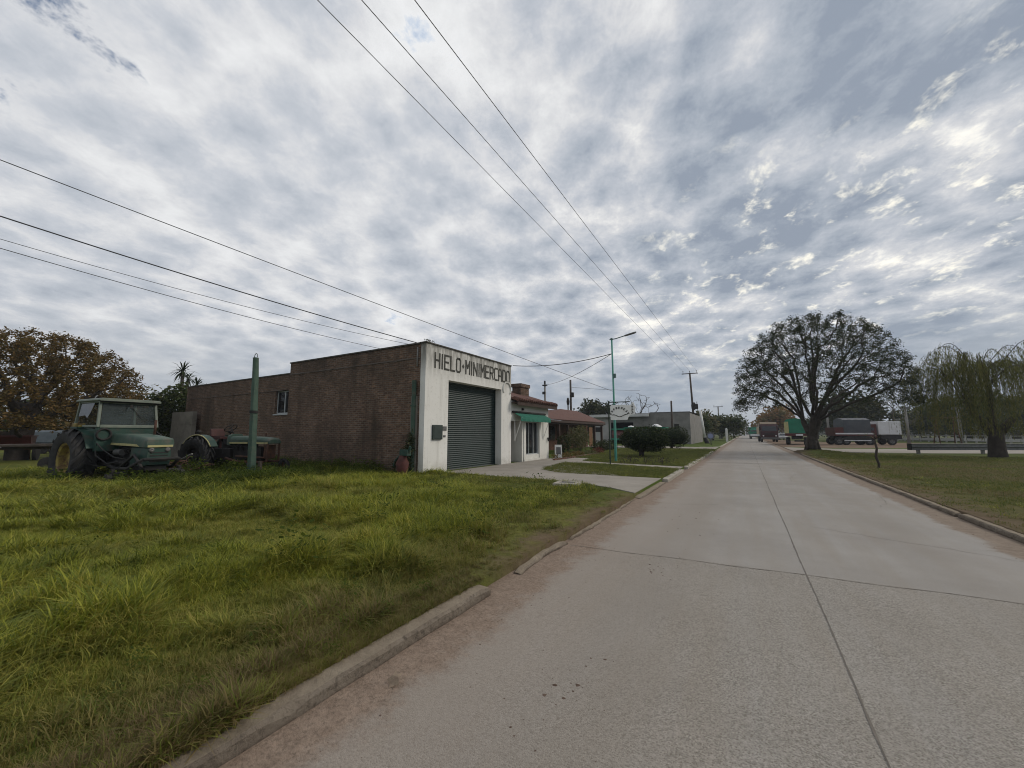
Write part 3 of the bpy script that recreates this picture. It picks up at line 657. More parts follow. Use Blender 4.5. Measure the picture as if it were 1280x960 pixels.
# --- the uncut field on the left
X_, Y_ = [], []
for n, r0, r1 in ((30000, 0, 5.), (60000, 4.5, 10.), (80000, 9., 22.)):
    rad = np.sqrt(rng.uniform(r0**2, r1**2, n)); an = rng.uniform(R(-178), R(-2), n)
    x = rad*np.sin(an); y = rad*np.cos(an); ok = (x < -2.40) & (y > -1.0) & (y < 11.8) & (x > -30)
    X_.append(x[ok]); Y_.append(y[ok])
X_ += [rng.uniform(-2.72, -2.40, 4200), rng.normal(-2.40, .05, 420)]; Y_ += [rng.uniform(.3, 3.5, 4200), rng.uniform(3.6, 9.8, 420)]
x = np.concatenate(X_); y = np.concatenate(Y_)
dist = np.hypot(x, y); n = len(x)
lush = vnoise(x*.9, y*.9, 21)*.5+vnoise(x*2.6, y*2.6, 22)*.5
mown = np.clip(sstep(x-.45*(y-4)*.0, -6.2, -4.2)*sstep(y, 3.8, 6.0)+sstep(y+.25*(x+8), 8.3, 9.6)*sstep(x, -11, -9), 0, 1)    # shorter towards the shop and the kerb
bare = sstep(x+1.0*vnoise(x*1.6, y*1.6, 25), -2.9, -2.3)*sstep(y, 3.2, 4.8)
bare = np.maximum(bare, .9*sstep(x+1.7*vnoise(x*1.2, y*1.2, 27), -3.1, -2.2)*sstep(y, 3.0, 4.2)*.9)
dryn = .60*sstep(x+.9*vnoise(x*1.3, y*1.3, 26), -3.4, -2.3)
keep = rng.uniform(size=n) > bare*.92
keep &= ~((y > 10.9) & (x > -31) & (x < -10.3))
keep &= ~inpoly(x, y, DRIVE)
bcx = atz(709, 606, .11); keep &= np.hypot(x-bcx.x, y-bcx.y) > .48
tall = 1-mown
k = np.where(rng.uniform(size=n) < tall*(.35+.65*sstep(lush, .35, .6)), rng.integers(0, 3, n), rng.integers(3, 5, n))
k = np.where((mown > .6) & (rng.uniform(size=n) < .75), rng.integers(5, 7, n), k)
wz = sstep(-x, 10.5, 12.5)*sstep(y+.10*(x+12), 3.0, 4.6)
k = np.where(rng.uniform(size=n) < np.where(wz > .2, .34*wz, .004*(dist > 3)), rng.integers(7, 9, n), k)
sz = (.38+.80*sstep(lush, .28, .72))*rng.uniform(.75, 1.25, n)
sz = np.where(bare > .15, sz*.6, sz)*np.where(k >= 7, 1.15, 1.)*np.where(x > -2.62, .72, 1.)*np.where((x > -2.62) & (y > 3.6), .7, 1.)
wid = np.clip(dist/6., 1., 2.4)
S = np.stack([sz*np.where(k < 7, wid**.5, 1), sz*np.where(k < 7, wid**.5, 1), sz*np.where(k < 3, .9, 1.05)], -1)
dry = np.clip(dryn*1.0+.25*(x > -2.75)+.25*(vnoise(x*.6, y*.6, 29) > .62)+.12*(rng.uniform(size=n) < .2), 0, 1)
P = np.stack([x, y, gz(x, y)], -1)
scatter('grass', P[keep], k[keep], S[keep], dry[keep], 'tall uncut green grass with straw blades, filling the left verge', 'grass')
# --- mown lawns: between the pavings and over the road
x, y = cand(52000, -10.2, -2.42, 11.0, 40.0)
keep = ~inpoly(x, y, DRIVE) & ~inpoly(x, y, FPATH) & (rng.uniform(size=len(x)) < np.clip(15/y, .3, 1.))
x = x[keep]; y = y[keep]
x2, y2 = cand(90000, 3.52, 24, 4.0, 38)
keep = (rng.uniform(size=len(x2)) < np.clip(14/np.hypot(x2, y2), .2, 1.)**1.3) & (y2 < 37.5+.45*(x2-4)) & (rng.uniform(size=len(x2)) > .85*sstep(-x2+1.6*vnoise(x2*1.4, y2*1.4, 31), -4.3, -3.5))
x2 = x2[keep]; y2 = y2[keep]
x = np.concatenate([x, x2]); y = np.concatenate([y, y2]); n = len(x); dist = np.hypot(x, y)
k = rng.integers(5, 7, n); k = np.where(rng.uniform(size=n) < .03, 4, k)
sz = rng.uniform(.7, 1.25, n)*np.clip(dist/14, 1., 1.9)
S = np.stack([sz, sz, sz*np.where(k == 4, .6, .8)/np.clip(dist/14, 1., 1.6)], -1)
dry = np.where(x > 0, np.clip(.12+1.0*sstep(.6*vnoise(x*.35, y*.9, 33)+.4*vnoise(x*1.3, y*2.1, 34), .34, .58)-.7*sstep(y, 24, 32), 0, 1), .10)
scatter('lawn_grass', np.stack([x, y, gz(x, y)], -1), k, S, dry, 'short mown grass of the lawns on both sides of the road', 'lawn')
# ------------------------------------------------------------------ the ice and grocery shop: white front, long brick flank
FX = -10.3                                         # plane of the street front
CY = 11.11                                         # plane of the brick flank
Y0, Y1 = CY, 17.38
TOP, LOW = 5.06, 4.57
XS, XE = -19.25, -31.0                             # where the tall part ends, where the low part ends
GB = .0
shop = empty('shop_building', (-20, 14, 0), 0, 'long brick ice and grocery shop with white lettered front and green roller shutter', 'shop')
def L(o, root): o.location = Vector(o.location)-Vector(root.location); return o   # world geometry under a root
def under(mb, name, mat, root, **k):
    off = Vector(root.location); mb.v = [tuple(Vector(p)-off) for p in mb.v]; return mb.build(name, mat, root, **k)
b = MB()
wx0, wx1 = aty(344, 500, CY).x, aty(365.6, 500, CY).x; wz1, wz0 = aty(355, 488, CY).z, aty(355, 517, CY).z
b.bx(XS, FX-.27, CY-.12, CY+.13, -.1, TOP-.05)                    # tall part, stands a little proud
b.bx(XE, wx0, CY, CY+.25, -.1, LOW-.05); b.bx(wx0, XS, CY, CY+.25, -.1, wz0); b.bx(wx0, XS, CY, CY+.25, wz1, LOW-.05)
b.bx(XS, XS+.25, CY+.13, Y1, LOW-.3, TOP-.05)
b.bx(XE, XE+.25, CY+.25, Y1, -.1, LOW-.05)
b.bx(XE+.25, FX-.3, Y1-.25, Y1-.01, -.1, LOW-.4)
b.bx(XS+.26, FX-.3, Y1-.25, Y1-.01, LOW-.4, TOP-.06)
under(b, 'brick_wall', M['brick'], shop)
b = MB()                                                           # rough mortar bands and cappings along the flank
M['band'] = mat_var('rough_mortar_band', (.145, .115, .095), (.09, .075, .062), 5, .95, .7, bscale=18)
for x0, x1, yy, zz_ in ((XE, XS-.01, CY-.035, LOW-.85), (XS+.01, FX-.29, CY-.155, TOP-.62)):
    n = int((x1-x0)/.3); b = MB(); secs = []
    for i in range(n+1):
        xa = x0+(x1-x0)*i/n; h_ = random.uniform(.02, .06); yf = yy+random.uniform(0, .02); zb = zz_+random.uniform(-.012, .012)
        secs.append([(xa, yf, zb), (xa, yf, zz_+h_), (xa, yy+.06, zz_+h_), (xa, yy+.06, zb)])
    b.loft(secs); under(b, 'mortar_band', M['band'], shop)
b = MB()
M['coping'] = mat_var('mossy_coping', (.05, .046, .038), (.10, .09, .075), 4, .95, .6, c3=(.05, .06, .025), s3=2.5)
b.bx(XS-.03, FX-.275, CY-.16, CY+.17, TOP-.045, TOP+.012); b.bx(XE-.03, XS-.035, CY-.04, CY+.29, LOW-.045, LOW+.01)
under(b, 'coping', M['coping'], shop)
b = MB()
b.bx(XE+.26, XS-.01, CY+.26, Y1-.26, LOW-.5, LOW-.4); b.bx(XS+.26, FX-.56, CY+.14, Y1-.26, TOP-.5, TOP-.4)
under(b, 'roof', M['galv'], shop)
# front wall in four pieces round the big opening
dy0, dy1 = atx(559.5, 540, FX).y, atx(626.6, 540, FX).y; dz1 = atx(560, 475, FX).z
b = MB()
b.bx(FX-.26, FX, Y0-.10, dy0, -.1, TOP-.02); b.bx(FX-.26, FX, dy1, Y1, -.1, TOP-.02); b.bx(FX-.26, FX, dy0, dy1, dz1, TOP-.02)
b.bx(FX-.55, FX-.262, dy0-.2, dy0-.003, -.1, dz1+.1); b.bx(FX-.55, FX-.262, dy1+.003, Y1-.03, -.1, dz1+.1); b.bx(FX-.55, FX-.262, dy0, dy1, dz1+.003, dz1+.3)
under(b, 'front_wall', M['white_wall'], shop)
b = MB(); b.bx(FX-.3, FX+.035, Y0-.13, Y1+.03, TOP-.018, TOP+.03)
under(b, 'parapet_cap', M['coping'], shop)
b = MB()                                                           # ribbed roller shutter
n = 44; secs = []; dz_ = (dz1-.02)/n; V = []; F = []
for i in range(n):
    z_ = .03+i*dz_
    for zz_, xx_ in ((z_, 0.), (z_+dz_*.18, .012), (z_+dz_*.5, .022), (z_+dz_*.82, .012)): V += [(FX-.40+xx_, dy0-.01, zz_), (FX-.40+xx_, dy1+.01, zz_)]
V += [(FX-.40, dy0-.01, dz1+.01), (FX-.40, dy1+.01, dz1+.01)]
for i in range(len(V)//2-1): F.append((2*i, 2*i+1, 2*i+3, 2*i+2))
b.add(V, F)
sh = under(b, 'roller_shutter', M['shutter'], shop)
b = MB(); b.bx(FX-.39, FX-.35, dy0+.01, dy1-.01, .01, .09); b.build('bottom_rail', M['iron'], sh).location = -Vector(shop.location)
for ya_ in (dy0, dy1-.06):
    b = MB(); b.bx(FX-.42, FX-.345, ya_, ya_+.06, .0, dz1-.005); b.build('guide_rail', M['shutter'], sh).location = -Vector(shop.location)
# the lettering, drawn with strokes on a 5 by 7 grid
LET = {'H': [(0, 0, 0, 7), (4, 0, 4, 7), (0, 3.6, 4, 3.6)], 'I': [(2, 0, 2, 7)], 'E': [(0, 0, 0, 7), (0, 7, 4, 7), (0, 3.6, 3.3, 3.6), (0, 0, 4, 0)],
       'L': [(0, 0, 0, 7), (.9, 0, 4, 0)], 'O': [(0, .9, 0, 6.1), (4, .9, 4, 6.1), (.9, 7, 3.1, 7), (.9, 0, 3.1, 0), (0, .9, .9, 0), (4, .9, 3.1, 0), (0, 6.1, .9, 7), (4, 6.1, 3.1, 7)],
       'M': [(0, 0, 0, 7), (4, 0, 4, 7), (0, 7, 2, 3.2), (4, 7, 2, 3.2)], 'N': [(0, 0, 0, 7), (4, 0, 4, 7), (0, 6.8, 4, .2)],
       'R': [(0, 0, 0, 7), (0, 7, 3.2, 7), (4, 6.2, 4, 4.3), (3.2, 7, 4, 6.2), (4, 4.3, 3.2, 3.5), (0, 3.5, 3.2, 3.5), (2, 3.5, 4, 0)],
       'C': [(0, .9, 0, 6.1), (.9, 7, 4, 7), (.9, 0, 4, 0), (0, .9, .9, 0), (0, 6.1, .9, 7)],
       'A': [(0, 0, 0, 6.0), (4, 0, 4, 6.0), (0, 6.0, 1., 7), (4, 6.0, 3., 7), (1., 7, 3., 7), (0, 2.9, 4, 2.9)],
       'D': [(0, 0, 0, 7), (0, 7, 3.0, 7), (0, 0, 3.0, 0), (3.0, 7, 4, 6), (3.0, 0, 4, 1), (4, 1, 4, 6)]}
def strokes(mb, word, y, ytop, ybot, y_end, x, ax, wgt, gap=1.75, flat=.006):
    """letters from y to y_end on the plane x; ax: +1 letters run towards +Y"""
    adv = {'I': 1.2, '.': 1.6, '-': 2.4}; tot = sum(adv.get(ch, 4.0) for ch in word)+gap*(len(word)-1)
    sx = (y_end-y)/tot; sy = (ytop-ybot)/7; cur = 0; k = 0
    for ch in word:
        off = -1.4 if ch == 'I' else 0
        if ch == '-':
            q = [(cur+1.2, 2.2), (cur+2.4, 3.5), (cur+1.2, 4.8), (cur+0, 3.5)]
            mb.add([(x+flat, y+a*sx, ybot+c*sy) for a, c in q]+[(x-.003, y+a*sx, ybot+c*sy) for a, c in q], [(0, 1, 2, 3), (0, 4, 5, 1), (1, 5, 6, 2), (2, 6, 7, 3), (3, 7, 4, 0)])
        for (x0, z0, x1, z1) in LET.get(ch, []):
            a = Vector((x, y+(cur+off+x0)*sx, ybot+z0*sy)); c = Vector((x, y+(cur+off+x1)*sx, ybot+z1*sy))
            d = (c-a).normalized(); a = a-d*wgt*.42; c = c+d*wgt*.42; k += 1
            nrm = Vector((1, 0, 0)); s_ = d.cross(nrm)*wgt*.5; f = flat+.0006*(k % 5)
            q = [a-s_, c-s_, c+s_, a+s_]
            mb.add([p_+nrm*f for p_ in q]+[p_-nrm*.003 for p_ in q], [(0, 1, 2, 3), (0, 4, 5, 1), (1, 5, 6, 2), (2, 6, 7, 3), (3, 7, 4, 0)])
        cur += adv.get(ch, 4.0)+gap
b = MB(); h0, h1 = atx(543.4, 440, FX), atx(637.6, 466, FX)
strokes(b, 'HIELO-MINIMERCADO', h0.y+.04, 4.72, 4.16, h1.y-.09, FX+.004, 1, .080)
under(b, 'painted_lettering', M['letter'], shop)
b = MB()                                                           # arched moulding on the pier right of the shutter
ay0, ay1 = atx(628.6, 490, FX).y, atx(638, 490, FX).y; az = atx(633, 480, FX).z; r_ = (ay1-ay0)/2; cy_ = (ay0+ay1)/2
pts = [(FX+.02, cy_-r_*math.cos(a_), az-.28+.30*math.sin(a_)*1.2) for a_ in np.linspace(-.55, math.pi+.55, 26)]
b.tube(pts, .045, 6); under(b, 'arch_moulding', M['white_wall'], shop, smooth=True)
b = MB(); m0, m1 = atx(540, 531, FX), atx(551.5, 549.3, FX)
b.bx(FX+.002, FX+.07, m0.y, m1.y, m1.z, m0.z); mo = under(b, 'meter_box', M['meter'], shop, bevel=.01)
b = MB(); b.bx(FX+.071, FX+.078, m0.y+.05, m1.y-.05, m1.z+.05, m0.z-.05); b.build('door', M['meter'], mo, bevel=.004).location = -Vector(shop.location)
b = MB(); b.bx(FX+.003, FX+.016, m1.y+.05, m1.y+.30, m0.z-.22, m0.z-.05); under(b, 'number_plate', M['iron'], shop)
b = MB(); b.bx(FX+.003, FX+.012, m1.y+.10, m1.y+.25, m0.z-.48, m0.z-.40); under(b, 'small_plate', M['iron'], shop)
# flank: window, green pipe, pale cable duct
b = MB(); yy = CY+.12
b.bx(wx0, XS-.0, yy, yy+.07, wz1-.06, wz1); b.bx(wx0, XS, yy, yy+.07, wz0, wz0+.06); b.bx(wx0, wx0+.06, yy, yy+.07, wz0+.06, wz1-.06); b.bx(XS-.06, XS, yy, yy+.07, wz0+.06, wz1-.06)
xm = (wx0+XS)/2; b.bx(xm-.03, xm+.03, yy-.01, yy+.06, wz0+.06, wz1-.06)
wn = under(b, 'window', M['window_frame'], shop)
b = MB(); b.bx(wx0+.06, xm-.03, yy+.025, yy+.04, wz0+.06, wz1-.06); b.bx(xm+.03, XS-.06, yy+.025, yy+.04, wz0+.06, wz1-.06); b.build('pane', M['glass_dark'], wn).location = -Vector(shop.location)
b = MB(); b.bx(wx0-.04, XS-.002, CY-.05, yy-.002, wz0-.07, wz0-.004); b.build('sill', M['window_frame'], wn).location = -Vector(shop.location)
p0, p1 = aty(515, 588, CY-.2), aty(515, 476, CY-.2)
b = MB(); b.tube([(p0.x, CY-.22, -.05), (p0.x, CY-.22, p1.z)], .085, 12); 
for z_ in (1.2, 2.6): b.bx(p0.x-.11, p0.x+.11, CY-.30, CY-.125, z_, z_+.05)
under(b, 'downpipe', M['postgreen'], shop, smooth=True, flat_angle=40)
q0, q1 = aty(521.5, 458, CY-.15), aty(521.5, 434, CY-.15)
b = MB(); b.tube([(q0.x, CY-.15, q0.z), (q0.x, CY-.15, q1.z)], .03, 8); under(b, 'cable_duct', M['grey_render'], shop, smooth=True)
b = MB(); q0 = aty(524, 590, CY-.15)
b.bx(FX-.62, FX-.33, CY-.19, CY-.122, -.05, 3.0); under(b, 'cement_strip', M['boundary'], shop)
# moss growing on the top corner
b = MB()
for i in range(60):
    a_ = random.uniform(0, 6.28); r_ = random.uniform(0, .22); c_ = Vector((FX-.05-.1*random.random(), CY+.15+r_*math.cos(a_)*1.6, TOP+.03+random.uniform(0, .09)))
    d_ = Vector((random.uniform(-1, 1), random.uniform(-1, 1), random.uniform(.2, 1))).normalized()*.07; s_ = d_.cross(Vector((.3, .5, .2))).normalized()*.02
    b.add([c_, c_+d_*.5+s_, c_+d_, c_+d_*.5-s_], [(0, 1, 2, 3)])
M['moss'] = mat_leaf('moss', [(.3, (.05, .055, .015)), (.8, (.12, .11, .04))], .2)
under(b, 'moss_tuft', M['moss'], shop)

# ------------------------------------------------------------------ the small white house joined to the shop: awning, shop window, tiled roof
AX = FX-.02
ann = empty('white_house', (-12, 20, 0), 0, 'small white house with green awning, shop window and tiled roof, joined to the shop', 'house')
ya = Y1+.02; yb = atx(652.5, 578, AX).y; yc_ = atx(686, 576, AX).y; wt = 2.62
WZ = atx(656, 528, AX).z; wyl, wyr = atx(656.5, 550, AX).y, atx(673.5, 550, AX).y; wzb = atx(665, 573, AX).z+.22
b = MB()
b.bx(AX-.3, AX, ya, yc_, 2.22, 3.30)                                  # upper wall over the recess
b.bx(AX-1.4, AX-1.2, ya, yb, -.1, 2.215)                              # back of the door recess
b.bx(AX-1.19, AX-.0, yb, yb+.16, -.1, 2.215)                          # side of the bay
b.bx(AX-.22, AX, yb+.165, wyl, -.1, 2.215); b.bx(AX-.22, AX, wyr, yc_, -.1, 2.215)
b.bx(AX-.22, AX, wyl, wyr, -.1, wzb); b.bx(AX-.22, AX, wyl, wyr, WZ+.06, 2.215)
b.bx(AX-4, AX-.31, yc_-.2, yc_, -.1, 3.3)
# white gable under the verge
b.add([(AX-.32, yc_-.2, 3.3), (AX-3.6, yc_-.2, 4.5), (AX-3.6, yc_-.2, 3.3), (AX-.32, yc_, 3.3), (AX-3.6, yc_, 4.5), (AX-3.6, yc_, 3.3)], [(0, 1, 2), (3, 5, 4), (0, 3, 4, 1), (1, 4, 5, 2), (2, 5, 3, 0)])
under(b, 'wall', M['white_wall2'], ann)
b = MB(); b.bx(AX-1.195, AX-1.14, ya+.35, yb-.15, .05, 2.12); dr = under(b, 'door', M['brown_timber'], ann, bevel=.01)
b = MB(); b.bx(AX-1.14, AX-1.11, yb-.35, yb-.30, 1.0, 1.12); b.build('handle', M['iron'], dr).location = -Vector(ann.location)
b = MB(); x = AX-.10
b.bx(x-.05, x+.04, wyl, wyl+.05, wzb, WZ+.06); b.bx(x-.05, x+.04, wyr-.05, wyr, wzb, WZ+.06); b.bx(x-.05, x+.04, wyl+.05, wyr-.05, WZ, WZ+.06); b.bx(x-.05, x+.04, wyl+.05, wyr-.05, wzb, wzb+.05)
for f_ in (.34, .67): yq = wyl+(wyr-wyl)*f_; b.bx(x-.02, x+.02, yq-.018, yq+.018, wzb+.05, WZ)
wn = under(b, 'shop_window', M['window_frame'], ann)
b = MB(); b.bx(x-.04, x-.03, wyl+.05, wyr-.05, wzb+.05, WZ); b.build('pane', M['glass_dark'], wn).location = -Vector(ann.location)
b = MB(); rr = random.Random(3)
for i in range(9):
    yq = wyl+.12+i*(wyr-wyl-.24)/8; b.bx(x-.075, x-.055, yq-.03, yq+.03, wzb+.1, WZ-.08)
b.build('curtain', mat_var('pale_curtain', (.20, .24, .24), (.30, .33, .32), 3, .9, .1), wn).location = -Vector(ann.location)
b = MB(); b.bx(AX+.003, AX+.05, wyl-.22, wyl, .02, WZ+.1); b.bx(AX+.003, AX+.05, wyr, wyr+.2, .02, WZ+.1); b.bx(AX+.003, AX+.07, wyl-.22, wyr+.2, wzb-.42, wzb-.22)
under(b, 'window_surround', M['white_wall2'], ann)
# folding-arm awning, let half way down
aw0, aw1 = atx(646.5, 520, AX+.25).y, atx(689, 526, AX+.5).y
b = MB(); yL, yR = aw0, aw1; ztop, zf = 2.62, 2.44; xf = AX+.46; xb = AX+.10
n = 24; V = []; F = []
for i in range(n+1):
    yq = yL+(yR-yL)*i/n; sag = .012*math.sin(i*1.9)
    V += [(xb, yq, ztop), ((xb+xf)/2, yq, (ztop+zf)/2-.02+sag), (xf, yq, zf), (xf+.012, yq, zf-.12), (xf+.012+sag, yq, zf-.24-.012*(i % 2))]
for i in range(n):
    for j_ in range(4): q = i*5+j_; F.append((q, q+1, q+6, q+5))
b.add(V, F); awn = under(b, 'awning', M['awning'], ann)
mod = awn.modifiers.new('thick', 'SOLIDIFY'); mod.thickness = .006
b = MB(); b.tube([(xb-.02, yL-.15, ztop+.06), (xb-.02, yR+.05, ztop+.06)], .06, 10); b.build('roller_tube', M['dark'], awn, smooth=True).location = -Vector(ann.location)
for yq in (yL+.15, yR-.1):
    b = MB(); b.beam((xf, yq, zf-.03), (AX+.06, yq, 1.35), .025, .025); b.beam((AX+.02, yq, 1.2), (AX+.02, yq, 2.2), .035, .035)
    b.build('arm', M['white_paint'], awn).location = -Vector(ann.location)
# roof: eave over the front, verge on the right
ey1 = atx(697.5, 507, AX+.45).y; ez = atx(660, 500.5, AX+.45).z; ry0 = ya+.02; rxr = AX-4.0; rz = ez+ (AX+.45-rxr)*.315
b = MB(); th = .10
def slab(mb, p, th):
    n_ = (p[1]-p[0]).cross(p[2]-p[0]).normalized(); n_ = n_ if n_.z > 0 else -n_
    q = list(p)+[v_-n_*th for v_ in p]; mb.add(q, [(0, 1, 2, 3), (4, 7, 6, 5), (0, 4, 5, 1), (1, 5, 6, 2), (2, 6, 7, 3), (3, 7, 4, 0)])
slab(b, [Vector((AX+.45, ry0, ez)), Vector((AX+.45, ey1, ez)), Vector((rxr, ey1, rz)), Vector((rxr, ry0, rz))], th)
slab(b, [Vector((rxr-.002, ry0, rz)), Vector((rxr-.002, ey1, rz)), Vector((rxr-4, ey1, ez+.1)), Vector((rxr-4, ry0, ez+.1))], th)
rf = under(b, 'roof', M['tiles'], ann)
b = MB()
for i in range(int((ey1-ry0)/.24)):                                     # tile ends along the eave
    yq = ry0+.12+i*.24; b.tube([(AX+.50, yq, ez-.02), (AX+.1, yq, ez+.11)], .075, 8)
b.build('eave_tiles', M['tiles'], rf, smooth=True).location = -Vector(ann.location)
b = MB(); b.bx(AX+.36, AX+.41, ry0, ey1-.03, ez-.30, ez-.10); b.beam((AX+.4, ey1-.04, ez-.17), (rxr, ey1-.04, rz-.17), .05, .16); b.bx(AX+.02, AX+.355, ry0, ey1-.1, ez-.20, ez-.15)
b.build('fascia', M['brown_timber'], rf).location = -Vector(ann.location)
c0, c1 = atx(645.5, 490, -12.1), atx(656.0, 490, -12.1); ct = atx(650, 480.5, -12.1).z
b = MB(); b.bx(-12.4, -11.8, c0.y, c1.y, 3.6, ct-.22); b.bx(-12.46, -11.74, c0.y-.06, c1.y+.06, ct-.219, ct)
b.build('chimney', M['brick'], rf).location = -Vector(ann.location)
b = MB(); q = atx(686, 549, AX+.05); b.tube([(AX+.05, q.y-.1, q.z+.1), (AX+.09, q.y-.1, q.z-.12)], .05, 8); under(b, 'wall_lamp', M['dark'], ann)
b = MB(); q = atx(653, 511.5, AX+.02); b.bx(AX+.002, AX+.10, q.y-.06, q.y+.06, q.z-.06, q.z+.05); under(b, 'junction_box', M['dark'], ann)

# white sandwich board by the corner of the white house
q = atz(688, 572.5, .02)
bd = empty('sandwich_board', (AX+.5, yc_+.30, gzf(AX+.45, yc_+.3)+.02), R(-60), 'small white folding board standing by the corner of the white house', 'board')
for sg, rr_ in ((1, 12), (-1, -12)):
    b = MB(); b.box((sg*.10, 0, .40), (.025, .42, .80), 0, 0, Matrix.Rotation(R(-rr_), 3, 'Y')); b.build('panel', M['white_paint'], bd, bevel=.004)
b = MB(); b.box((.125, 0, .45), (.01, .28, .42), 0, 0, Matrix.Rotation(R(-12), 3, 'Y')); b.build('faded_poster', M['iron'], bd)

# ------------------------------------------------------------------ the red-roofed house with a veranda
HX = -13.0
h2 = empty('veranda_house', (-16, 34, 0), 0, 'low red-roofed house with a dark timber veranda, behind the flower beds', 'house')
hy0, hy1 = 25.0, atx(757, 528, HX).y; hez = 2.70; rxh = -16.0
rd = atx(734, 517, rxh); rc = atx(701, 509.5, rxh); hrz = (rd.z+rc.z)/2
b = MB()
A_, B_, C_, D_ = Vector((HX, hy0, hez)), Vector((HX, hy1, hez)), Vector((rxh, hy1-.6, hrz)), Vector((rxh, rc.y, hrz))
slab(b, [A_, B_, C_, D_], .08); E_ = Vector((-22, hy0, hez)); F_ = Vector((-22, hy1, hez))
b.add([A_, D_, E_, A_-Vector((0, 0, .1)), E_-Vector((0, 0, .1)), D_-Vector((0, 0, .1))], [(0, 1, 2), (3, 4, 5), (0, 2, 4, 3)])
slab(b, [D_+Vector((-.003, 0, 0)), C_+Vector((-.003, 0, 0)), F_, E_], .08)
rf = under(b, 'roof', M['tiles'], h2)
b = MB(); b.bx(HX-.06, HX-.02, hy0, hy1, hez-.26, hez-.09); b.bx(-22, HX-.06, hy0+.05, hy0+.09, hez-.26, hez-.105); b.bx(-16, HX-.06, hy1-.1, hy1-.06, hez-.26, hez-.1)
b.build('fascia', M['brown_timber'], rf).location = -Vector(h2.location)
b = MB(); wx = -14.9
b.bx(wx-.2, wx, hy0+.4, hy1-.5, -.1, hez-.1); b.bx(-21.5, wx-.21, hy0+.4, hy0+.6, -.1, hez-.1); b.bx(-19, wx-.21, hy1-.7, hy1-.5, -.1, 3.0)
under(b, 'wall', M['brick_red'], h2)
for px_p in (698.5, 710, 743, 752):
    yq = atx(px_p, 540, HX-.25).y; b = MB(); b.bx(HX-.36, HX-.16, yq-.10, yq+.10, -.1, hez-.41); under(b, 'veranda_post', M['brown_timber'], h2)
b = MB(); b.bx(HX-.34, HX-.18, hy0+.1, hy1-.2, hez-.40, hez-.272); under(b, 'veranda_beam', M['brown_timber'], h2)
for px_p, w_, kind in ((690, .9, 'window'), (738, .95, 'door'), (722, 1.3, 'window')):
    yq = atx(px_p, 545, wx).y; z0_ = .05 if kind == 'door' else .95
    b = MB(); b.bx(wx+.003, wx+.06, yq-w_/2-.08, yq+w_/2+.08, z0_, 2.2); f_ = under(b, kind, M['wood_door'] if kind == 'door' else M['brown_timber'], h2)
    if kind == 'window':
        b = MB(); b.bx(wx+.061, wx+.066, yq-w_/2, yq+w_/2, z0_+.08, 2.12); b.build('pane', M['glass_dark'], f_).location = -Vector(h2.location)
    else:
        b = MB(); b.bx(wx+.061, wx+.10, yq+.3, yq+.36, 1.0, 1.1); b.build('handle', M['iron'], f_).location = -Vector(h2.location)

# ------------------------------------------------------------------ the grey shed at the corner of the side road
SY = 58.0
sx0, sx1 = aty(744, 540, SY).x, aty(863.5, 540, SY).x; st = aty(862, 515, SY).z; oz = aty(780, 528, SY).z; ox0, ox1 = aty(763.5, 540, SY).x, aty(792, 540, SY).x
shed = empty('grey_shed', ((sx0+sx1)/2, SY+8, 0), 0, 'long grey rendered shed with pale sheet roof edge and a dark open bay', 'shed')
b = MB(); b.bx(ox1, sx1, SY, SY+.25, -.1, st); b.bx(ox0, ox1, SY, SY+.25, oz, st-.2); b.bx(sx1-.25, sx1, SY+.26, SY+17, -.1, st-.1)
under(b, 'wall', M['grey_render'], shed)
b = MB(); b.bx(sx0, ox0, SY, SY+.25, -.1, st-.35); b.bx(sx0, sx0+.25, SY+.26, SY+17, -.1, st-.4); b.bx(sx0+.3, sx1-.3, SY+16.7, SY+16.95, -.1, st-.4); under(b, 'pale_wall', M['shed_pale'], shed)
b = MB(); b.bx(sx0-.6, ox1+2.3, SY-.75, SY-.55, st-.5, st-.1); b.bx(sx0-.6, ox1+2.3, SY-.54, SY-.01, st-.16, st-.1); under(b, 'roof_edge', M['fascia'], shed)
b = MB(); b.add([(sx0-.2, SY+.01, st-.05), (sx1+.1, SY+.01, st+.02), (sx1+.1, SY+17, st+.3), (sx0-.2, SY+17, st+.25)], [(0, 1, 2, 3)]); b.bx(ox1+2.32, sx1+.06, SY-.06, SY+.02, st+.001, st+.09)
under(b, 'roof', M['galv'], shed)
q = aty(748, 537, SY); b = MB(); b.bx(q.x-.45, q.x+.45, SY-.03, SY-.003, q.z-.35, q.z+.35); under(b, 'window', M['dark'], shed)
q = aty(846, 534, SY); b = MB(); b.bx(q.x-.3, q.x+.3, SY-.03, SY-.003, q.z-.45, q.z+.45); under(b, 'window', M['dark'], shed)
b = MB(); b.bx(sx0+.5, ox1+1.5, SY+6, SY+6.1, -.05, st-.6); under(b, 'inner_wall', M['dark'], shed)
# cement boundary wall at the far end of the brick flank
q0, q1 = aty(214.5, 560, CY-.3), aty(238, 560, CY-.3); qt = aty(226, 515.5, CY-.3).z
b = MB(); b.bx(q0.x, q1.x+.25, CY-.45, CY-.22, -.1, qt)
for i in range(3): b.bx(q0.x+.02, q1.x+.2, CY-.462, CY-.448, .6+i*.75, .615+i*.75)
o = b.build('boundary_wall', M['boundary'], bevel=.02); tag(o, 'bare grey cement wall piece at the far end of the brick shop', 'wall')
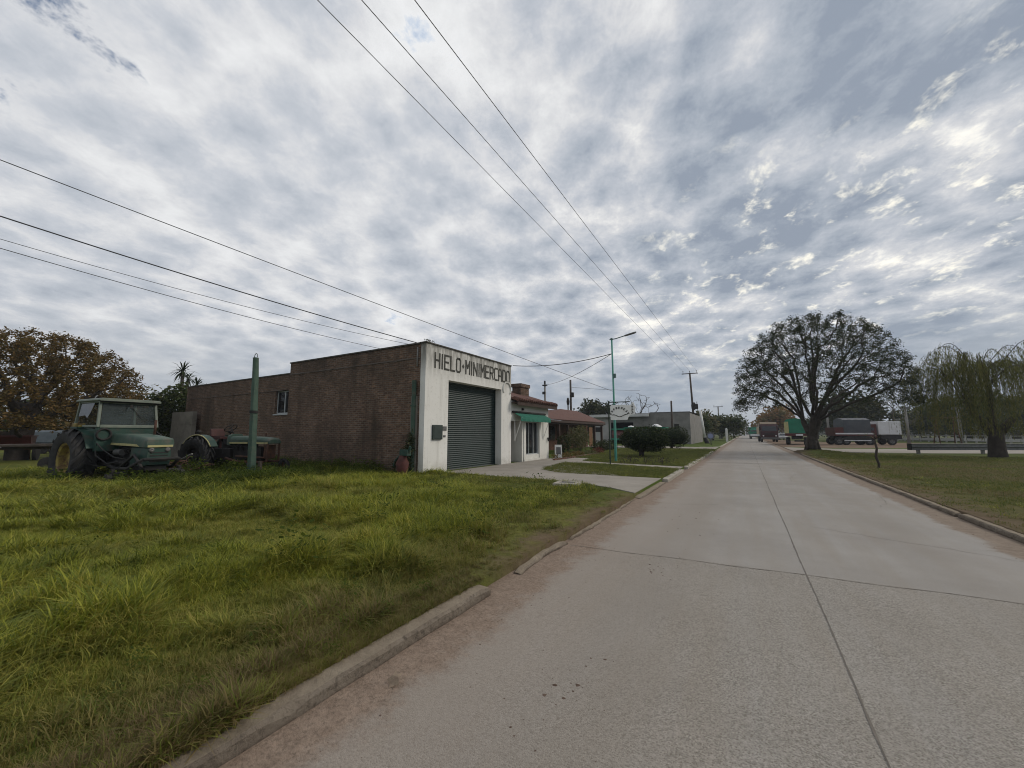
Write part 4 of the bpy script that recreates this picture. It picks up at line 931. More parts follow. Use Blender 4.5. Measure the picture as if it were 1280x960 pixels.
# ------------------------------------------------------------------ the two derelict tractors
def tyre(mb, r, w, c, lugs=20, lug_h=.05, sign=1, k=40, rin=None):
    rin = rin or r*.56; h = w/2
    prof = [(rin, -h*.62), (rin+.03, -h*.80), (r*.80, -h*1.0), (r*.93, -h*.97), (r*.975, -h*.8), (r*.985, 0), (r*.975, h*.8), (r*.93, h*.97), (r*.80, h*1.0), (rin+.03, h*.80), (rin, h*.62)]
    mb.lathe(prof, c, 'y', k)
    for s_ in (-1, 1):
        for i in range(lugs):
            a0 = 2*math.pi*(i+(.5 if s_ > 0 else 0))/lugs; da = 2*math.pi/lugs*1.25*sign; wdt = 2*math.pi/lugs*.36
            V = []
            for t_ in (0., .5, 1.):
                a_ = a0-da*t_; y_ = s_*h*(.03+.99*t_); rr_ = r*(.985-.05*(t_ > .9)); 
                for aa, hh in ((-wdt/2, -.01), (-wdt/2*.8, lug_h), (wdt/2*.8, lug_h), (wdt/2, -.01)):
                    q = (rr_+hh*(1 if t_ < .9 else .75)); V.append((c[0]+q*math.cos(a_+aa), c[1]+y_, c[2]+q*math.sin(a_+aa)))
            mb.loft([V[0:4], V[4:8], V[8:12]])
def rsec(x, w, z0, z1, rc=.14, dz=0.):
    """a section with rounded upper corners, across x"""
    h = w/2; P = [(x, -h, z0), (x, -h-.01, (z0+z1)/2), (x, -h, z1-rc)]
    for i in range(1, 5): a_ = math.pi/2*i/4; P.append((x, -h+rc-rc*math.cos(a_), z1-rc+rc*math.sin(a_)))
    P.append((x, 0, z1+dz))
    for i in range(0, 5): a_ = math.pi/2*(1-i/4); P.append((x, h-rc+rc*math.cos(a_), z1-rc+rc*math.sin(a_)))
    P += [(x, h+.01, (z0+z1)/2), (x, h, z0)]; return P

def wheel(root, c, r, w, rimmat, lugs=18, face=1, missing_rim=False):
    b = MB(); tyre(b, r, w, c, lugs if r < .6 else 15, .075 if r > .6 else .02, 1); wl = b.build('wheel', M['rubber'], root, smooth=True, flat_angle=35)
    b = MB(); ri = r*.57; h = w/2
    b.lathe([(ri, -h*.64), (ri+.02, -h*.75), (ri-.05, -h*.62), (ri-.08, -h*.1), (.16, .02), (.15, -.06), (.06, -.07), (.0001, -.07), (.0001, .06), (.2, .06), (ri-.07, .0), (ri-.04, h*.62), (ri+.02, h*.75), (ri, h*.64)], c, 'y', 28)
    b.build('rim', rimmat, wl, smooth=True, flat_angle=40)
    return wl

# 1: with a cab, nose towards the road
gx0, gy0 = -17.5, 4.42
t1 = empty('old_tractor', (gx0, gy0, gzf(gx0, gy0)-.17), R(6), 'derelict green tractor with a pale framed cab, dusty windscreen and yellow rear wheel', 'tractor', 'derelict green tractors')
wheel(t1, (0, -.82, .83), .83, .56, M['yellow']); wheel(t1, (0, .82, .83), .83, .56, M['yellow'])
b = MB(); b.tube([(0, -.56, .80), (0, .56, .80)], .15, 12); b.box((.1, 0, .85), (.75, .5, .55)); b.box((.85, 0, .78), (.9, .40, .5)); b.build('transmission', M['dark'], t1, bevel=.02)
b = MB(); b.loft([rsec(.95, .72, 1.24, 1.58, .09), rsec(1.5, .72, 1.24, 1.58, .09), rsec(2.1, .70, 1.22, 1.54, .09), rsec(2.6, .68, 1.20, 1.49, .09), rsec(2.88, .66, 1.19, 1.45, .08), rsec(2.93, .63, 1.20, 1.41, .05)])
hood = b.build('hood', M['green_faded'], t1, smooth=True, flat_angle=35)
b = MB()
for sg in (-1, 1):
    P = [(.97, 1.245), (2.1, 1.225), (2.9, 1.195)]; V = []
    for x_, z_ in P: w_ = (.375 if x_ < 2 else .365 if x_ < 2.5 else .325); V += [(x_, sg*w_, z_), (x_, sg*w_, z_+.065), (x_, sg*(w_-.03), z_+.065), (x_, sg*(w_-.03), z_)]
    b.loft([V[0:4], V[4:8], V[8:12]])
b.box((2.925, 0, 1.225), (.02, .60, .06)); b.build('stripe', M['cream_stripe'], hood)
b = MB(); b.loft([rsec(2.05, .60, .66, 1.20, .05), rsec(2.75, .58, .66, 1.20, .05), rsec(2.90, .54, .70, 1.18, .05)]); nose = b.build('nose_panel', M['green_paint'], t1, smooth=True, flat_angle=35)
b = MB()
for z_ in (.8, .88, .96, 1.04): b.box((2.905, 0, z_), (.02, .42, .025))
b.build('grille', M['dark'], nose)
for sg in (-1, 1):
    b = MB(); b.lathe([(.0001, .02), (.06, .015), (.075, -.02), (.0001, -.03)], (2.91, sg*.19, 1.12), 'x', 14); b.build('headlight', M['iron'], nose, smooth=True)
b = MB(); b.box((1.5, 0, .88), (1.1, .34, .62)); b.box((1.45, 0, 1.18), (.85, .24, .12))
for i in range(4): b.tube([(1.15+i*.22, -.17, .95), (1.15+i*.22, -.26, 1.1)], .035, 8)
b.tube([(1.2, -.28, .72), (1.75, -.28, .72)], .075, 10); b.tube([(1.2, .25, 1.0), (1.9, .25, 1.0)], .06, 10); eng = b.build('engine', M['dark'], t1, bevel=.01)
b = MB(); b.tube([(1.15, -.28, 1.03), (1.52, -.28, 1.03)], .095, 14); b.build('air_filter', M['iron'], eng, smooth=True, flat_angle=40)
b = MB(); b.box((2.35, 0, .60), (.9, .5, .12)); b.tube([(2.35, -.78, .46), (2.35, .78, .46)], .07, 10)
for sg in (-1, 1): b.tube([(2.35, sg*.78, .60), (2.35, sg*.78, .30)], .06, 10); b.tube([(2.35, sg*.80, .36), (2.35, sg*.90, .36)], .13, 14)
b.build('front_axle', M['dark'], t1, smooth=True, flat_angle=40)
b = MB(); b.tube([(.75, -.42, .72), (1.6, -.46, .58), (2.5, -.52, .60), (3.05, -.42, .86)], .045, 8); b.tube([(.75, .42, .72), (1.6, .46, .58), (2.5, .52, .60), (3.05, .42, .86)], .045, 8); b.tube([(3.05, -.42, .86), (3.05, .42, .86)], .045, 8)
b.tube([(1.9, -.50, .56), (2.5, -.40, .98), (3.1, -.46, .66)], .04, 8); b.build('loader_frame', M['dark'], t1, smooth=True)
# fenders
for sg in (-1, 1):
    b = MB(); V = []
    for a_ in np.linspace(R(165), R(22), 14): V.append([(.90*math.cos(a_), sg*.50, .80+.90*math.sin(a_)), (.94*math.cos(a_), sg*.50, .80+.94*math.sin(a_)), (.94*math.cos(a_), sg*.86, .80+.94*math.sin(a_)), (.90*math.cos(a_), sg*.86, .80+.90*math.sin(a_))])
    b.loft(V); b.box((0, sg*.78, 1.76), (.42, .24, .05)); b.build('fender', M['green_paint'], t1)
b = MB(); b.box((-.18, -.74, 1.83), (.30, .22, .14)); b.box((-.02, -.72, 1.80), (.16, .16, .10)); b.build('toolbox', M['yellow'], t1, bevel=.03)
# cab
cw = .71; cz0, cz1 = 1.80, 2.56; xf0, xf1, xr = .98, .84, -.50
b = MB(); b.box((.90, 0, 1.42), (.16, 1.42, .72)); b.box((.20, -.62, 1.20), (1.2, .06, .30)); b.box((.20, .62, 1.2), (1.2, .06, .3)); b.box((-.5, 0, 1.45), (.08, 1.2, .7)); b.box((.2, 0, 1.08), (1.3, 1.2, .06))
for k_, pts_ in enumerate(([(.9, -.70, 1.35), (1.2, -.62, 1.12), (1.6, -.5, .9), (2.2, -.45, .85)], [(.85, -.66, 1.2), (1.1, -.72, .95), (1.5, -.6, .72), (1.9, -.5, .78)], [(.5, -.62, 1.0), (.7, -.75, .7), (1.1, -.6, .62)])):
    hb = MB(); hb.tube(pts_, .018, 6); hb.build('hose', M['rubber'], t1, smooth=True)
hb = MB(); hb.box((.55, -.66, .62), (.36, .22, .05)); hb.box((.55, -.66, .92), (.30, .2, .04)); hb.beam((.42, -.74, .60), (.42, -.66, 1.1), .03, .03); hb.beam((.68, -.74, .60), (.68, -.66, 1.1), .03, .03); hb.build('step', M['rust'], t1)
hb = MB(); hb.tube([(1.9, .27, 1.5), (1.9, .27, 2.0)], .035, 8); hb.build('exhaust', M['rust'], t1, smooth=True)
cab = b.build('cab', M['green_paint'], t1, bevel=.015)
b = MB()
for sg in (-1, 1):
    b.beam((xf0, sg*cw, cz0-.03), (xf1, sg*(cw-.05), cz1), .07, .06); b.beam((xr, sg*cw, cz0-.03), (xr+.05, sg*(cw-.05), cz1), .07, .06); b.beam((xr+.03, sg*cw, cz0), (xf0-.04, sg*cw, cz0), .06, .07); b.beam((xr+.08, sg*(cw-.05), cz1-.02), (xf1-.04, sg*(cw-.05), cz1-.02), .05, .06)
b.beam((xf0, -cw+.04, cz0), (xf0, cw-.04, cz0), .06, .09); b.beam((xf1+.01, -cw+.10, cz1-.03), (xf1+.01, cw-.10, cz1-.03), .05, .07); b.beam((xr, -cw+.04, cz0), (xr, cw-.04, cz0), .06, .09); b.beam((xr+.05, -cw+.1, cz1-.03), (xr+.05, cw-.1, cz1-.03), .05, .07)
b.build('cab_frame', M['cab_trim'], cab, bevel=.012)
b = MB(); nx_ = [(-cw+.06, cz0+.05), (cw-.06, cz0+.05), (cw-.10, cz1-.06), (-cw+.10, cz1-.06)]
b.add([(xf0-.14*(z_-cz0)/(cz1-cz0), y_, z_) for y_, z_ in nx_]+[(xf0-.01-.14*(z_-cz0)/(cz1-cz0), y_, z_) for y_, z_ in nx_], [(0, 1, 2, 3), (7, 6, 5, 4), (0, 4, 5, 1), (1, 5, 6, 2), (2, 6, 7, 3), (3, 7, 4, 0)]); b.build('windscreen', M['dusty_glass'], cab)
b = MB(); b.box((xf0+.01, .0, cz1-.13), (.02, .06, .10)); b.tube([(xf0-.10, .02, cz1-.10), (xf0-.02, .30, cz0+.25)], .010, 5); b.build('wiper', M['dark'], cab)
b = MB(); b.add([(xr+.06, -cw+.01, cz0+.3), (xr+.1, -cw+.04, cz1-.06), (.5, -cw+.04, cz1-.06), (.36, -cw+.02, cz0+.42), (.2, -cw+.01, cz0+.25), (.02, -cw+.02, cz0+.34)], [(0, 1, 2, 3, 4, 5)]); b.build('side_window', M['glass_dark'], cab, label='broken dark side window')
b = MB(); b.box((xr+.01, 0, (cz0+cz1)/2), (.015, cw*2-.16, cz1-cz0-.1)); b.build('rear_window', M['dusty_glass'], cab)
b = MB(); b.loft([[(x_, y_*s_, z_) for x_, y_ in ((xr-.06, -.73), (xf0+.04, -.73), (xf0+.08, 0), (xf0+.04, .73), (xr-.06, .73), (xr-.10, 0))] for s_, z_ in ((1, cz1), (1.02, cz1+.02), (1.0, cz1+.06), (.93, cz1+.085))]); b.build('cab_roof', M['cab_trim'], cab, label='cab roof, dirty and dark at its front edge')
b = MB(); b.box((xf1+.10, 0, cz1+.0), (.10, 1.42, .075)); b.build('visor', M['dark'], cab, bevel=.02)
b = MB(); b.box((.12, 0, 1.30), (.46, .48, .12)); b.box((-.10, 0, 1.65), (.10, .46, .6)); b.build('seat', M['dark'], cab, bevel=.03)
b = MB(); b.lathe([(.18+.016*math.cos(a_), .016*math.sin(a_)) for a_ in np.linspace(0, 6.28, 8)[:-1]], (.58, 0, 1.88), 'z', 22); b.tube([(.58, 0, 1.88), (.75, 0, 1.3)], .02, 6); b.tube([(.41, 0, 1.88), (.75, 0, 1.88)], .012, 6); b.build('steering_wheel', M['dark'], cab, smooth=True)
b = MB(); b.lathe([(.16+.03*math.cos(a_), .03*math.sin(a_)) for a_ in np.linspace(0, 6.28, 10)[:-1]], (1.0, -.56, 1.56), 'x', 20); b.build('hose_ring', M['dark'], cab, smooth=True)
b = MB(); b.tube([(-.1, .2, .6), (-1.1, .25, .55)], .05, 8); b.tube([(-.1, -.2, .6), (-1.1, -.25, .55)], .05, 8); b.tube([(-.3, 0, .95), (-1.2, 0, .95), (-2.6, -.2, 1.05)], .055, 8); b.build('rear_linkage', M['rust'], t1, smooth=True)

# 2: smaller, open, half sunk in the weeds by the wall
gx1, gy1 = -17.75, 7.45
t2 = empty('old_tractor', (gx1, gy1, gzf(gx1, gy1)-.10), R(15), 'derelict open green tractor with red seat and bare steering wheel, standing against the brick wall', 'tractor', 'derelict green tractors')
wheel(t2, (0, -.72, .68), .68, .38, M['dark']); wheel(t2, (0, .72, .68), .68, .38, M['dark'])
b = MB(); b.tube([(0, -.5, .68), (0, .5, .68)], .13, 12); b.box((.3, 0, .75), (1.3, .40, .45)); b.box((1.75, 0, .80), (1.3, .34, .5)); b.box((1.6, 0, 1.08), (.7, .22, .14))
for i in range(3): b.tube([(1.35+i*.22, -.18, .9), (1.35+i*.22, -.27, 1.08)], .03, 8)
b.build('engine', M['dark'], t2, bevel=.02)
b = MB(); b.tube([(.9, -.3, .62), (1.5, -.33, .50), (2.7, -.3, .50)], .05, 8); b.tube([(.9, .3, .62), (1.5, .33, .50), (2.7, .3, .50)], .05, 8); b.tube([(1.4, -.32, .70), (2.75, -.3, .66)], .035, 8); b.build('frame_rail', M['rust'], t2, smooth=True)
for x0, x1, za, zb in ((1.02, 1.93, 1.44, 1.42), (1.97, 2.85, 1.42, 1.36)):
    b = MB(); b.loft([rsec(x0, .58, 1.18, za, .13), rsec((x0+x1)/2, .58, 1.17, (za+zb)/2+.015, .13), rsec(x1-.05, .55, 1.16, zb, .13), rsec(x1, .50, 1.17, zb-.05, .1)]); h_ = b.build('hood', M['green_faded'], t2, smooth=True, flat_angle=35)
    b = MB()
    for sg in (-1, 1): b.box(((x0+x1)/2-.02, sg*.295, 1.185), (x1-x0-.06, .02, .055))
    b.build('stripe', M['cream_stripe'], h_)
b = MB(); b.loft([rsec(.84, .50, 1.1, 1.48, .1), rsec(1.0, .54, 1.1, 1.52, .12), rsec(1.015, .54, 1.1, 1.5, .12)]); b.build('dashboard', M['green_faded'], t2, smooth=True, flat_angle=35)
for sg in (-1, 1):
    b = MB(); b.beam((2.78, sg*.26, .52), (2.78, sg*.26, 1.18), .05, .05); b.build('radiator_post', M['rust'], t2)
    b = MB(); b.beam((2.25, sg*.27, .6), (2.25, sg*.27, 1.18), .025, .025); b.build('hood_stay', M['rust'], t2)
b = MB(); b.box((2.62, 0, .86), (.08, .44, .5)); b.build('radiator', M['rust'], t2)
b = MB(); b.tube([(2.45, -.70, .36), (2.45, .70, .36)], .055, 8); b.tube([(2.45, -.70, .50), (2.45, -.70, .22)], .05, 8); b.tube([(2.45, .70, .50), (2.45, .70, .22)], .05, 8); b.build('front_axle', M['dark'], t2, smooth=True)
wheel(t2, (2.45, .80, .27), .28, .16, M['rust'], 12)
for sg in (-1, 1):
    b = MB(); V = []
    for a_ in np.linspace(R(170), R(28), 14): V.append([(.78*math.cos(a_), sg*.48, .68+.78*math.sin(a_)), (.81*math.cos(a_), sg*.48, .68+.81*math.sin(a_)), (.81*math.cos(a_), sg*.76, .68+.81*math.sin(a_)), (.78*math.cos(a_), sg*.76, .68+.78*math.sin(a_))])
    b.loft(V); fd = b.build('fender', M['green_paint'], t2)
    b = MB(); b.tube([(.80*math.cos(a_), sg*.765, .68+.80*math.sin(a_)) for a_ in np.linspace(R(150), R(28), 14)], .02, 6); b.build('fender_edge', M['cream_stripe'], fd, smooth=True)
    b = MB(); b.tube([(-.1, sg*.62, 1.48), (-.1, sg*.62, 1.56)], .02, 6); b.lathe([(.0001, -.06), (.07, -.05), (.08, .0), (.06, .04), (.0001, .05)], (-.1, sg*.62, 1.60), 'z', 12); b.build('lamp', M['dark'], fd, smooth=True)
b = MB(); b.box((.22, 0, 1.36), (.50, .52, .10)); b.box((.0, 0, 1.56), (.09, .54, .30), 0, 0, Matrix.Rotation(R(-12), 3, 'Y')); b.tube([(.2, 0, .95), (.2, 0, 1.32)], .05, 8); b.build('seat', M['red_seat'], t2, bevel=.04)
b = MB(); rot = Matrix.Rotation(R(-38), 3, 'Y'); c_ = Vector((.66, 0, 1.74))
ring = [c_+rot @ Vector((.21*math.cos(a_), .21*math.sin(a_), 0)) for a_ in np.linspace(0, 2*math.pi, 25)]
b.tube(ring, .016, 6); b.tube([c_, (.98, 0, 1.36)], .018, 6)
for a_ in (0, 2.1, 4.2): b.tube([c_, c_+rot @ Vector((.21*math.cos(a_), .21*math.sin(a_), 0))], .01, 5)
b.build('steering_wheel', M['dark'], t2, smooth=True)
for q in ((.6, -.2, 1.25), (.7, .18, 1.2), (.75, -.12, 1.3), (.5, .3, 1.15)):
    b = MB(); b.tube([(q[0], q[1], .8), q], .012, 5); b.build('lever', M['dark'], t2)
b = MB(); b.tube([(2.05, .32, 1.2), (2.05, .32, 1.55)], .025, 8); b.build('exhaust_stub', M['rust'], t2)

# timber pole leaning on the small tractor's wheel, heap of scrap below it
q0, q1 = atz(213, 583, .35), aty(240, 567.5, 6.35)
b = MB(); b.tube([q0, (q0+q1)/2+Vector((0, 0, .02)), q1], [.035, .04, .032], 8); tag(b.build('leaning_pole', M['concrete_pole'], smooth=True), 'pale bare pole leaning against the wheel of the open tractor', 'pole')
b = MB(); rr = random.Random(9)
for i in range(60):
    c_ = Vector((-16.55+rr.gauss(0, .33), 5.95+rr.gauss(0, .30), gzf(-16.5, 5.9)+abs(rr.gauss(.12, .16)))); d_ = Vector((rr.gauss(0, 1), rr.gauss(0, 1), rr.gauss(0, .45))).normalized()*rr.uniform(.15, .55)
    b.tube([c_-d_, c_+Vector((rr.gauss(0, .05), rr.gauss(0, .05), .04)), c_+d_], [rr.uniform(.008, .028)]*3, 5)
for i in range(6):
    c_ = Vector((-16.5+rr.gauss(0, .3), 5.9+rr.gauss(0, .25), gzf(-16.5, 5.9)+rr.uniform(.05, .25))); b.box(c_, (rr.uniform(.2, .5), rr.uniform(.1, .25), .03), rr.uniform(0, 3), 0, Matrix.Rotation(rr.uniform(-.6, .6), 3, 'X') @ Matrix.Rotation(rr.uniform(0, 3), 3, 'Z'))
tag(b.build('scrap_heap', M['rust']), 'rusty tangle of scrap iron and sticks between the two tractors', 'scrap heap', kind='stuff')

# ------------------------------------------------------------------ green timber post with a wire loop
pb = Vector((-14.21, 7.06, gzf(-14.21, 7.06)-.2)); pt = Vector((-14.53, 7.06, 4.2))
po = empty('timber_post', pb, 0, 'green painted timber post with a wire loop on top, before the open tractor', 'post')
b = MB(); d_ = pt-pb; secs = []
for i in range(13):
    f_ = i/12; w_ = .115-.035*f_; tw = .10*f_; c_ = d_*f_; jit = [random.uniform(-.008, .008) for _ in range(16)]
    secs.append([c_+Matrix.Rotation(tw, 3, 'Z') @ Vector((w_*(math.copysign(abs(math.cos(a_))**.55, math.cos(a_)))+jit[k_], w_*(math.copysign(abs(math.sin(a_))**.55, math.sin(a_)))+jit[-k_], 0)) for k_, a_ in enumerate(np.linspace(0, 2*math.pi, 13)[:-1])])
b.loft(secs); b.build('shaft', M['postgreen'], po, smooth=True, flat_angle=35)
b = MB(); b.tube([d_+Vector((.10*math.cos(a_), 0, .02+.13*math.sin(a_))) for a_ in np.linspace(-.1, 3.24, 14)], .012, 6); b.build('wire_loop', M['iron'], po, smooth=True)
b = MB()
for z_ in (.55, .56): c_ = d_*z_; b.lathe([(.135, -.02), (.135, .02), (.10, .02), (.10, -.02)], c_, 'z', 14)
b.build('strap', M['dark'], po)
b = MB(); b.box((.24, .12, .30), (.10, .08, .8), .1); b.build('stake', M['pole'], po)

# ------------------------------------------------------------------ street lamp, hanging sign
lb = atz(770, 577, .1); lt = aty(764, 424, lb.y)
lamp = empty('street_lamp', (lb.x, lb.y, gzf(lb.x, lb.y)), 0, 'teal street lamp with a slanted arm, standing in the mown lawn', 'street lamp')
hgt = lt.z-gzf(lb.x, lb.y)
b = MB(); b.tube([(0, 0, -.1), (0, 0, .02), (0, 0, 2.6), (-.0, 0, 2.62), (-.02, 0, hgt)], [.075, .07, .068, .055, .045], 12); b.build('lower_pole', M['teal'], lamp, smooth=True)
b = MB(); b.lathe([(.075, -.04), (.075, .04), (.05, .06), (.05, -.06)], (0, 0, 2.62), 'z', 12); b.build('collar', M['teal_dark'], lamp)
b = MB(); b.box((.08, -.03, 4.55), (.14, .12, .22)); b.build('photocell_box', M['teal_dark'], lamp); b = MB(); b.tube([(-.03, 0, hgt-.04), (-.03, 0, hgt+.05)], .06, 10); b.build('pole_cap', M['teal_dark'], lamp)
b = MB(); b.tube([(-.14, 0, hgt-.02), (.16, .02, hgt-.0), (.72, .05, hgt+.12)], .028, 8); b.build('arm', M['teal_dark'], lamp, smooth=True)
b = MB(); b.loft([[(x_, .05+y_, hgt+z_) for y_, z_ in ((-w_, -.03), (-w_*.7, .03), (w_*.7, .03), (w_, -.03))] for x_, w_, in ((.66, .05), (.8, .09), (1.15, .10), (1.28, .05))]); b.v = [(x_, y_, z_+.20*(x_-.66)+.11) for x_, y_, z_ in b.v]; b.build('lamp_head', M['iron'], lamp, smooth=True, flat_angle=30)
sb = atz(763, 580.5, .1); sy = sb.y
sg_ = empty('hanging_sign', (sb.x, sy, gzf(sb.x, sy)), 0, 'white hanging sign with arched dark lettering on a dark green iron post', 'sign')
zt = aty(761, 502.5, sy).z-gzf(sb.x, sy)
b = MB(); b.tube([(0, 0, -.1), (0, 0, zt)], .032, 10); b.tube([(0, 0, zt-.02), (1.02, 0, zt-.02)], .022, 8); b.tube([(0, 0, zt-.45), (.18, 0, zt-.22), (.45, 0, zt-.04)], .014, 6); b.tube([(0, 0, zt+.02), (.12, 0, zt+.06), (.2, 0, zt+.01)], .012, 6)
for z_ in (.3, .9): b.lathe([(.045, -.03), (.045, .03), (.03, .03), (.03, -.03)], (0, 0, z_), 'z', 10)
b.build('post', M['signframe'], sg_, smooth=True, flat_angle=40)
b = MB(); pts = []
x0, x1, z0, z1 = .08, .98, zt-.88, zt-.16
out = [(x0, z0+.04), (x0+.04, z0), (x1-.10, z0), (x1-.06, z0+.10), (x1+.02, z0+.22), (x1+.26, z0+.26), (x1+.30, z0+.60), (x1+.2, z0+.84), (x1+.08, z0+.72), (x1-.02, z1-.04), (x1-.14, z1), (x0+.06, z1), (x0, z1-.06)]
n = len(out); b.add([(x_, -.014, z_) for x_, z_ in out]+[(x_, .014, z_) for x_, z_ in out], [tuple(range(n)), tuple(range(2*n-1, n-1, -1))]+[(i, (i+1) % n, n+(i+1) % n, n+i) for i in range(n)])
pan = b.build('sign_board', mat_var('white_sign_paint', (.86, .86, .83), (.78, .78, .74), 4, .6, .1), sg_)
b = MB(); rr = random.Random(4); cx_, cz_, rad = (x0+x1)/2-.02, z0-.02, .56
for sd_ in (-1, 1):
    for i in range(9):                                                   # an arch of bold letter shapes, too worn to read
        a_ = R(148-i*14.5); w_ = .062; hh = .105; u_ = Vector((-math.sin(a_)*-1, 0, -math.cos(a_)*1)); up = Vector((math.cos(a_), 0, math.sin(a_)))
        c_ = Vector((cx_, 0, cz_))+Vector((up.x*.50, 0, up.z*.60)); yy = sd_*.0165
        for q_ in rr.sample([((-1, -1), (-1, 1)), ((1, -1), (1, 1)), ((-1, 1), (1, 1)), ((-1, 0), (1, 0)), ((-1, -1), (1, -1)), ((-1, -1), (1, 1))], 4):
            p0_, p1_ = [c_+u_*(k_[0]*w_*.42)+up*(k_[1]*hh*.42) for k_ in q_]; p0_.y = p1_.y = yy; b.beam(p0_, p1_, .022, .022)
    P_ = [(cx_-.36+.72*i/14, sd_*.0165, z0+.20+.045*math.sin(i*.55+.6)+.05*(i/14-.5)**2) for i in range(15)]
    b.tube(P_, [.012+.012*abs(math.sin(i*.9)) for i in range(15)], 4)
    for i in range(6): b.beam((x1+.10+.03*(i % 2), sd_*.0165, z0+.30+.075*i), (x1+.20-.03*(i % 2), sd_*.0165, z0+.34+.075*i), .03, .035)
b.build('worn_lettering', M['letter'], pan)
for x_ in (.25, .8):
    b = MB(); b.tube([(x_, 0, zt-.03), (x_, 0, z1-.01)], .008, 5); b.build('hanger', M['signframe'], pan)

# ------------------------------------------------------------------ poles and cables
def power_pole(x, y, top, r0, r1, label, arm=None, mat='pole', base=None, lean=0.):
    g_ = gzf(x, y); o = empty('utility_pole', (x, y, g_), 0, label, 'utility pole', 'utility poles along the street')
    b = MB(); b.tube([(0, 0, -.3), (lean*.5, 0, (top-g_)*.5), (lean, 0, top-g_)], [r0, (r0+r1)/2, r1], 12); b.build('shaft', M[mat], o, smooth=True)
    if arm:
        b = MB(); z_ = top-g_-arm[1]; b.beam((lean+arm[2], -.10, z_), (lean+arm[3], -.10, z_), .10, .12); b.build('crossarm', M['pole'], o)
        for x_ in arm[0]:
            b = MB(); b.tube([(lean+x_, -.1, z_), (lean+x_, -.1, z_+.28)], .03, 6); b.lathe([(.0001, .28), (.06, .30), (.07, .38), (.04, .44), (.0001, .45)], (lean+x_, -.1, z_), 'z', 8); b.build('insulator', M['iron'], o)
    return o
big = power_pole(-6.5, 66, 10.85, .19, .12, 'tall dark utility pole with a crossarm, tallest one by the grey shed', ([-.95, .0, .95], .12, -1.15, 1.15), lean=-.3)
b = MB(); b.lathe([(.20, -.6), (.30, -.45), (.34, .1), (.25, .5), (.16, .55), (.16, -.6)], (-.02, -.05, 5.6), 'z', 10); b.box((.42, -.1, 5.5), (.36, .36, .75)); b.build('junction_boxes', M['dark'], big, smooth=True, flat_angle=40)
x_, y_ = -5.55, 62.5
st_ = empty('stay_pole', (x_, y_, gzf(x_, y_)), 0, 'white painted stay pole with a dark foot, leaning beside the tall utility pole', 'pole')
b = MB(); b.tube([(.62, 0, .55), (.22, 0, 4.7)], [.19, .16], 10); b.build('shaft', M['white_paint'], st_, smooth=True)
b = MB(); b.tube([(.95, 0, -.1), (.60, 0, .80)], [.34, .26], 10); b.build('foot', M['dark'], st_, smooth=True, flat_angle=50)
def ang(px, py, y): return aty(px, py, y)
q = ang(839, 501, 45); power_pole(q.x-.08, 45, q.z, .12, .09, 'plain dark pole without crossarm, in front of the grey shed', None, lean=.08)
q = ang(897.5, 508, 112); power_pole(q.x, 112, q.z, .22, .14, 'grey utility pole with crossarm, next one behind the tallest', ([-.9, .9], .1, -1.1, 1.1), 'concrete_pole')
q = ang(906, 521.5, 172); power_pole(q.x, 172, q.z, .25, .16, 'smallest utility pole, farthest along the left side of the road', ([-.9, .9], .1, -1.1, 1.1), 'concrete_pole')
q = ang(871, 502, 98); power_pole(q.x, 98, q.z, .10, .08, 'thin bare mast rising beside the tallest utility pole', None, 'iron')
q = ang(681, 478, 41); o = power_pole(q.x, 41, q.z, .13, .10, 'short pole with two clamps, behind the white house roof', None, 'concrete_pole')
for bx_ in ((0, q.z-.45, .55, .14), (-.10, q.z-1.35, .36, .3)):
    b = MB(); b.box((bx_[0], 0, bx_[1]), (bx_[2], .25, bx_[3])); b.build('clamp', M['dark'], o)
b = MB(); b.lathe([(.11, -.25), (.11, .1), (.0001, .16), (.0001, -.25)], (0, 0, q.z-.05), 'z', 8); b.build('cap', M['dark'], o)
q = ang(713, 475, 46); o = power_pole(q.x, 46, q.z, .16, .12, 'tall grey pole with a dark box, behind the red veranda roof', None, 'pole')
b = MB(); b.box((.25, -.05, q.z-2.0), (.35, .35, .6)); b.build('box', M['dark'], o, bevel=.04)
q = ang(708, 497, 46); o = power_pole(q.x, 46.5, q.z-.5, .10, .08, 'low pole with a dark lantern head, behind the red veranda roof', None, 'pole')
b = MB(); b.lathe([(.0001, -.5), (.16, -.4), (.2, 0), (.12, .4), (.0001, .5)], (0, 0, q.z-.55), 'z', 10); b.build('lantern', M['dark'], o, smooth=True)

def cable(a, c, sag, r, label, group, n=28):
    a = Vector(a); c = Vector(c); b = MB()
    b.tube([a.lerp(c, i/n)-Vector((0, 0, sag*4*(i/n)*(1-i/n))) for i in range(n+1)], r, 5, cap=True)
    o = b.build('power_cable', M['wire'], smooth=True); tag(o, label, 'cable', group); return o
zw = 10.85-.12+.42
def wall_line(px, py, Xp): return atx(px, py, Xp)
for px, xa, lab in ((400, -7.75, 'left one of the three cables over the street'), (455, -6.8, 'middle one of the three cables over the street'), (521, -5.85, 'right one of the three cables over the street')):
    # straight run along the street; the height overhead follows from where it leaves the picture
    Xp = {-7.75: -7.1, -6.8: -5.9, -5.85: -4.7}[xa]
    q = atx(px, 0, Xp); e = Vector((xa, 66-.1, zw)); d_ = (q-e); a_ = e+d_*1.55
    cable(a_, e, .06, .009, lab+', running to the tallest pole', 'cables over the street', 40)
le = Vector((lb.x-.05, lb.y, aty(757, 443, lb.y).z))
q = aty(641, 457, 21.0); cable(le, q, .25, .022, 'thick cable from the lamp pole to the white house', 'service cables'); 
q = ang(683, 481, 41); cable(le, q, .3, .016, 'thin cable from the lamp pole to the short clamp pole', 'service cables')
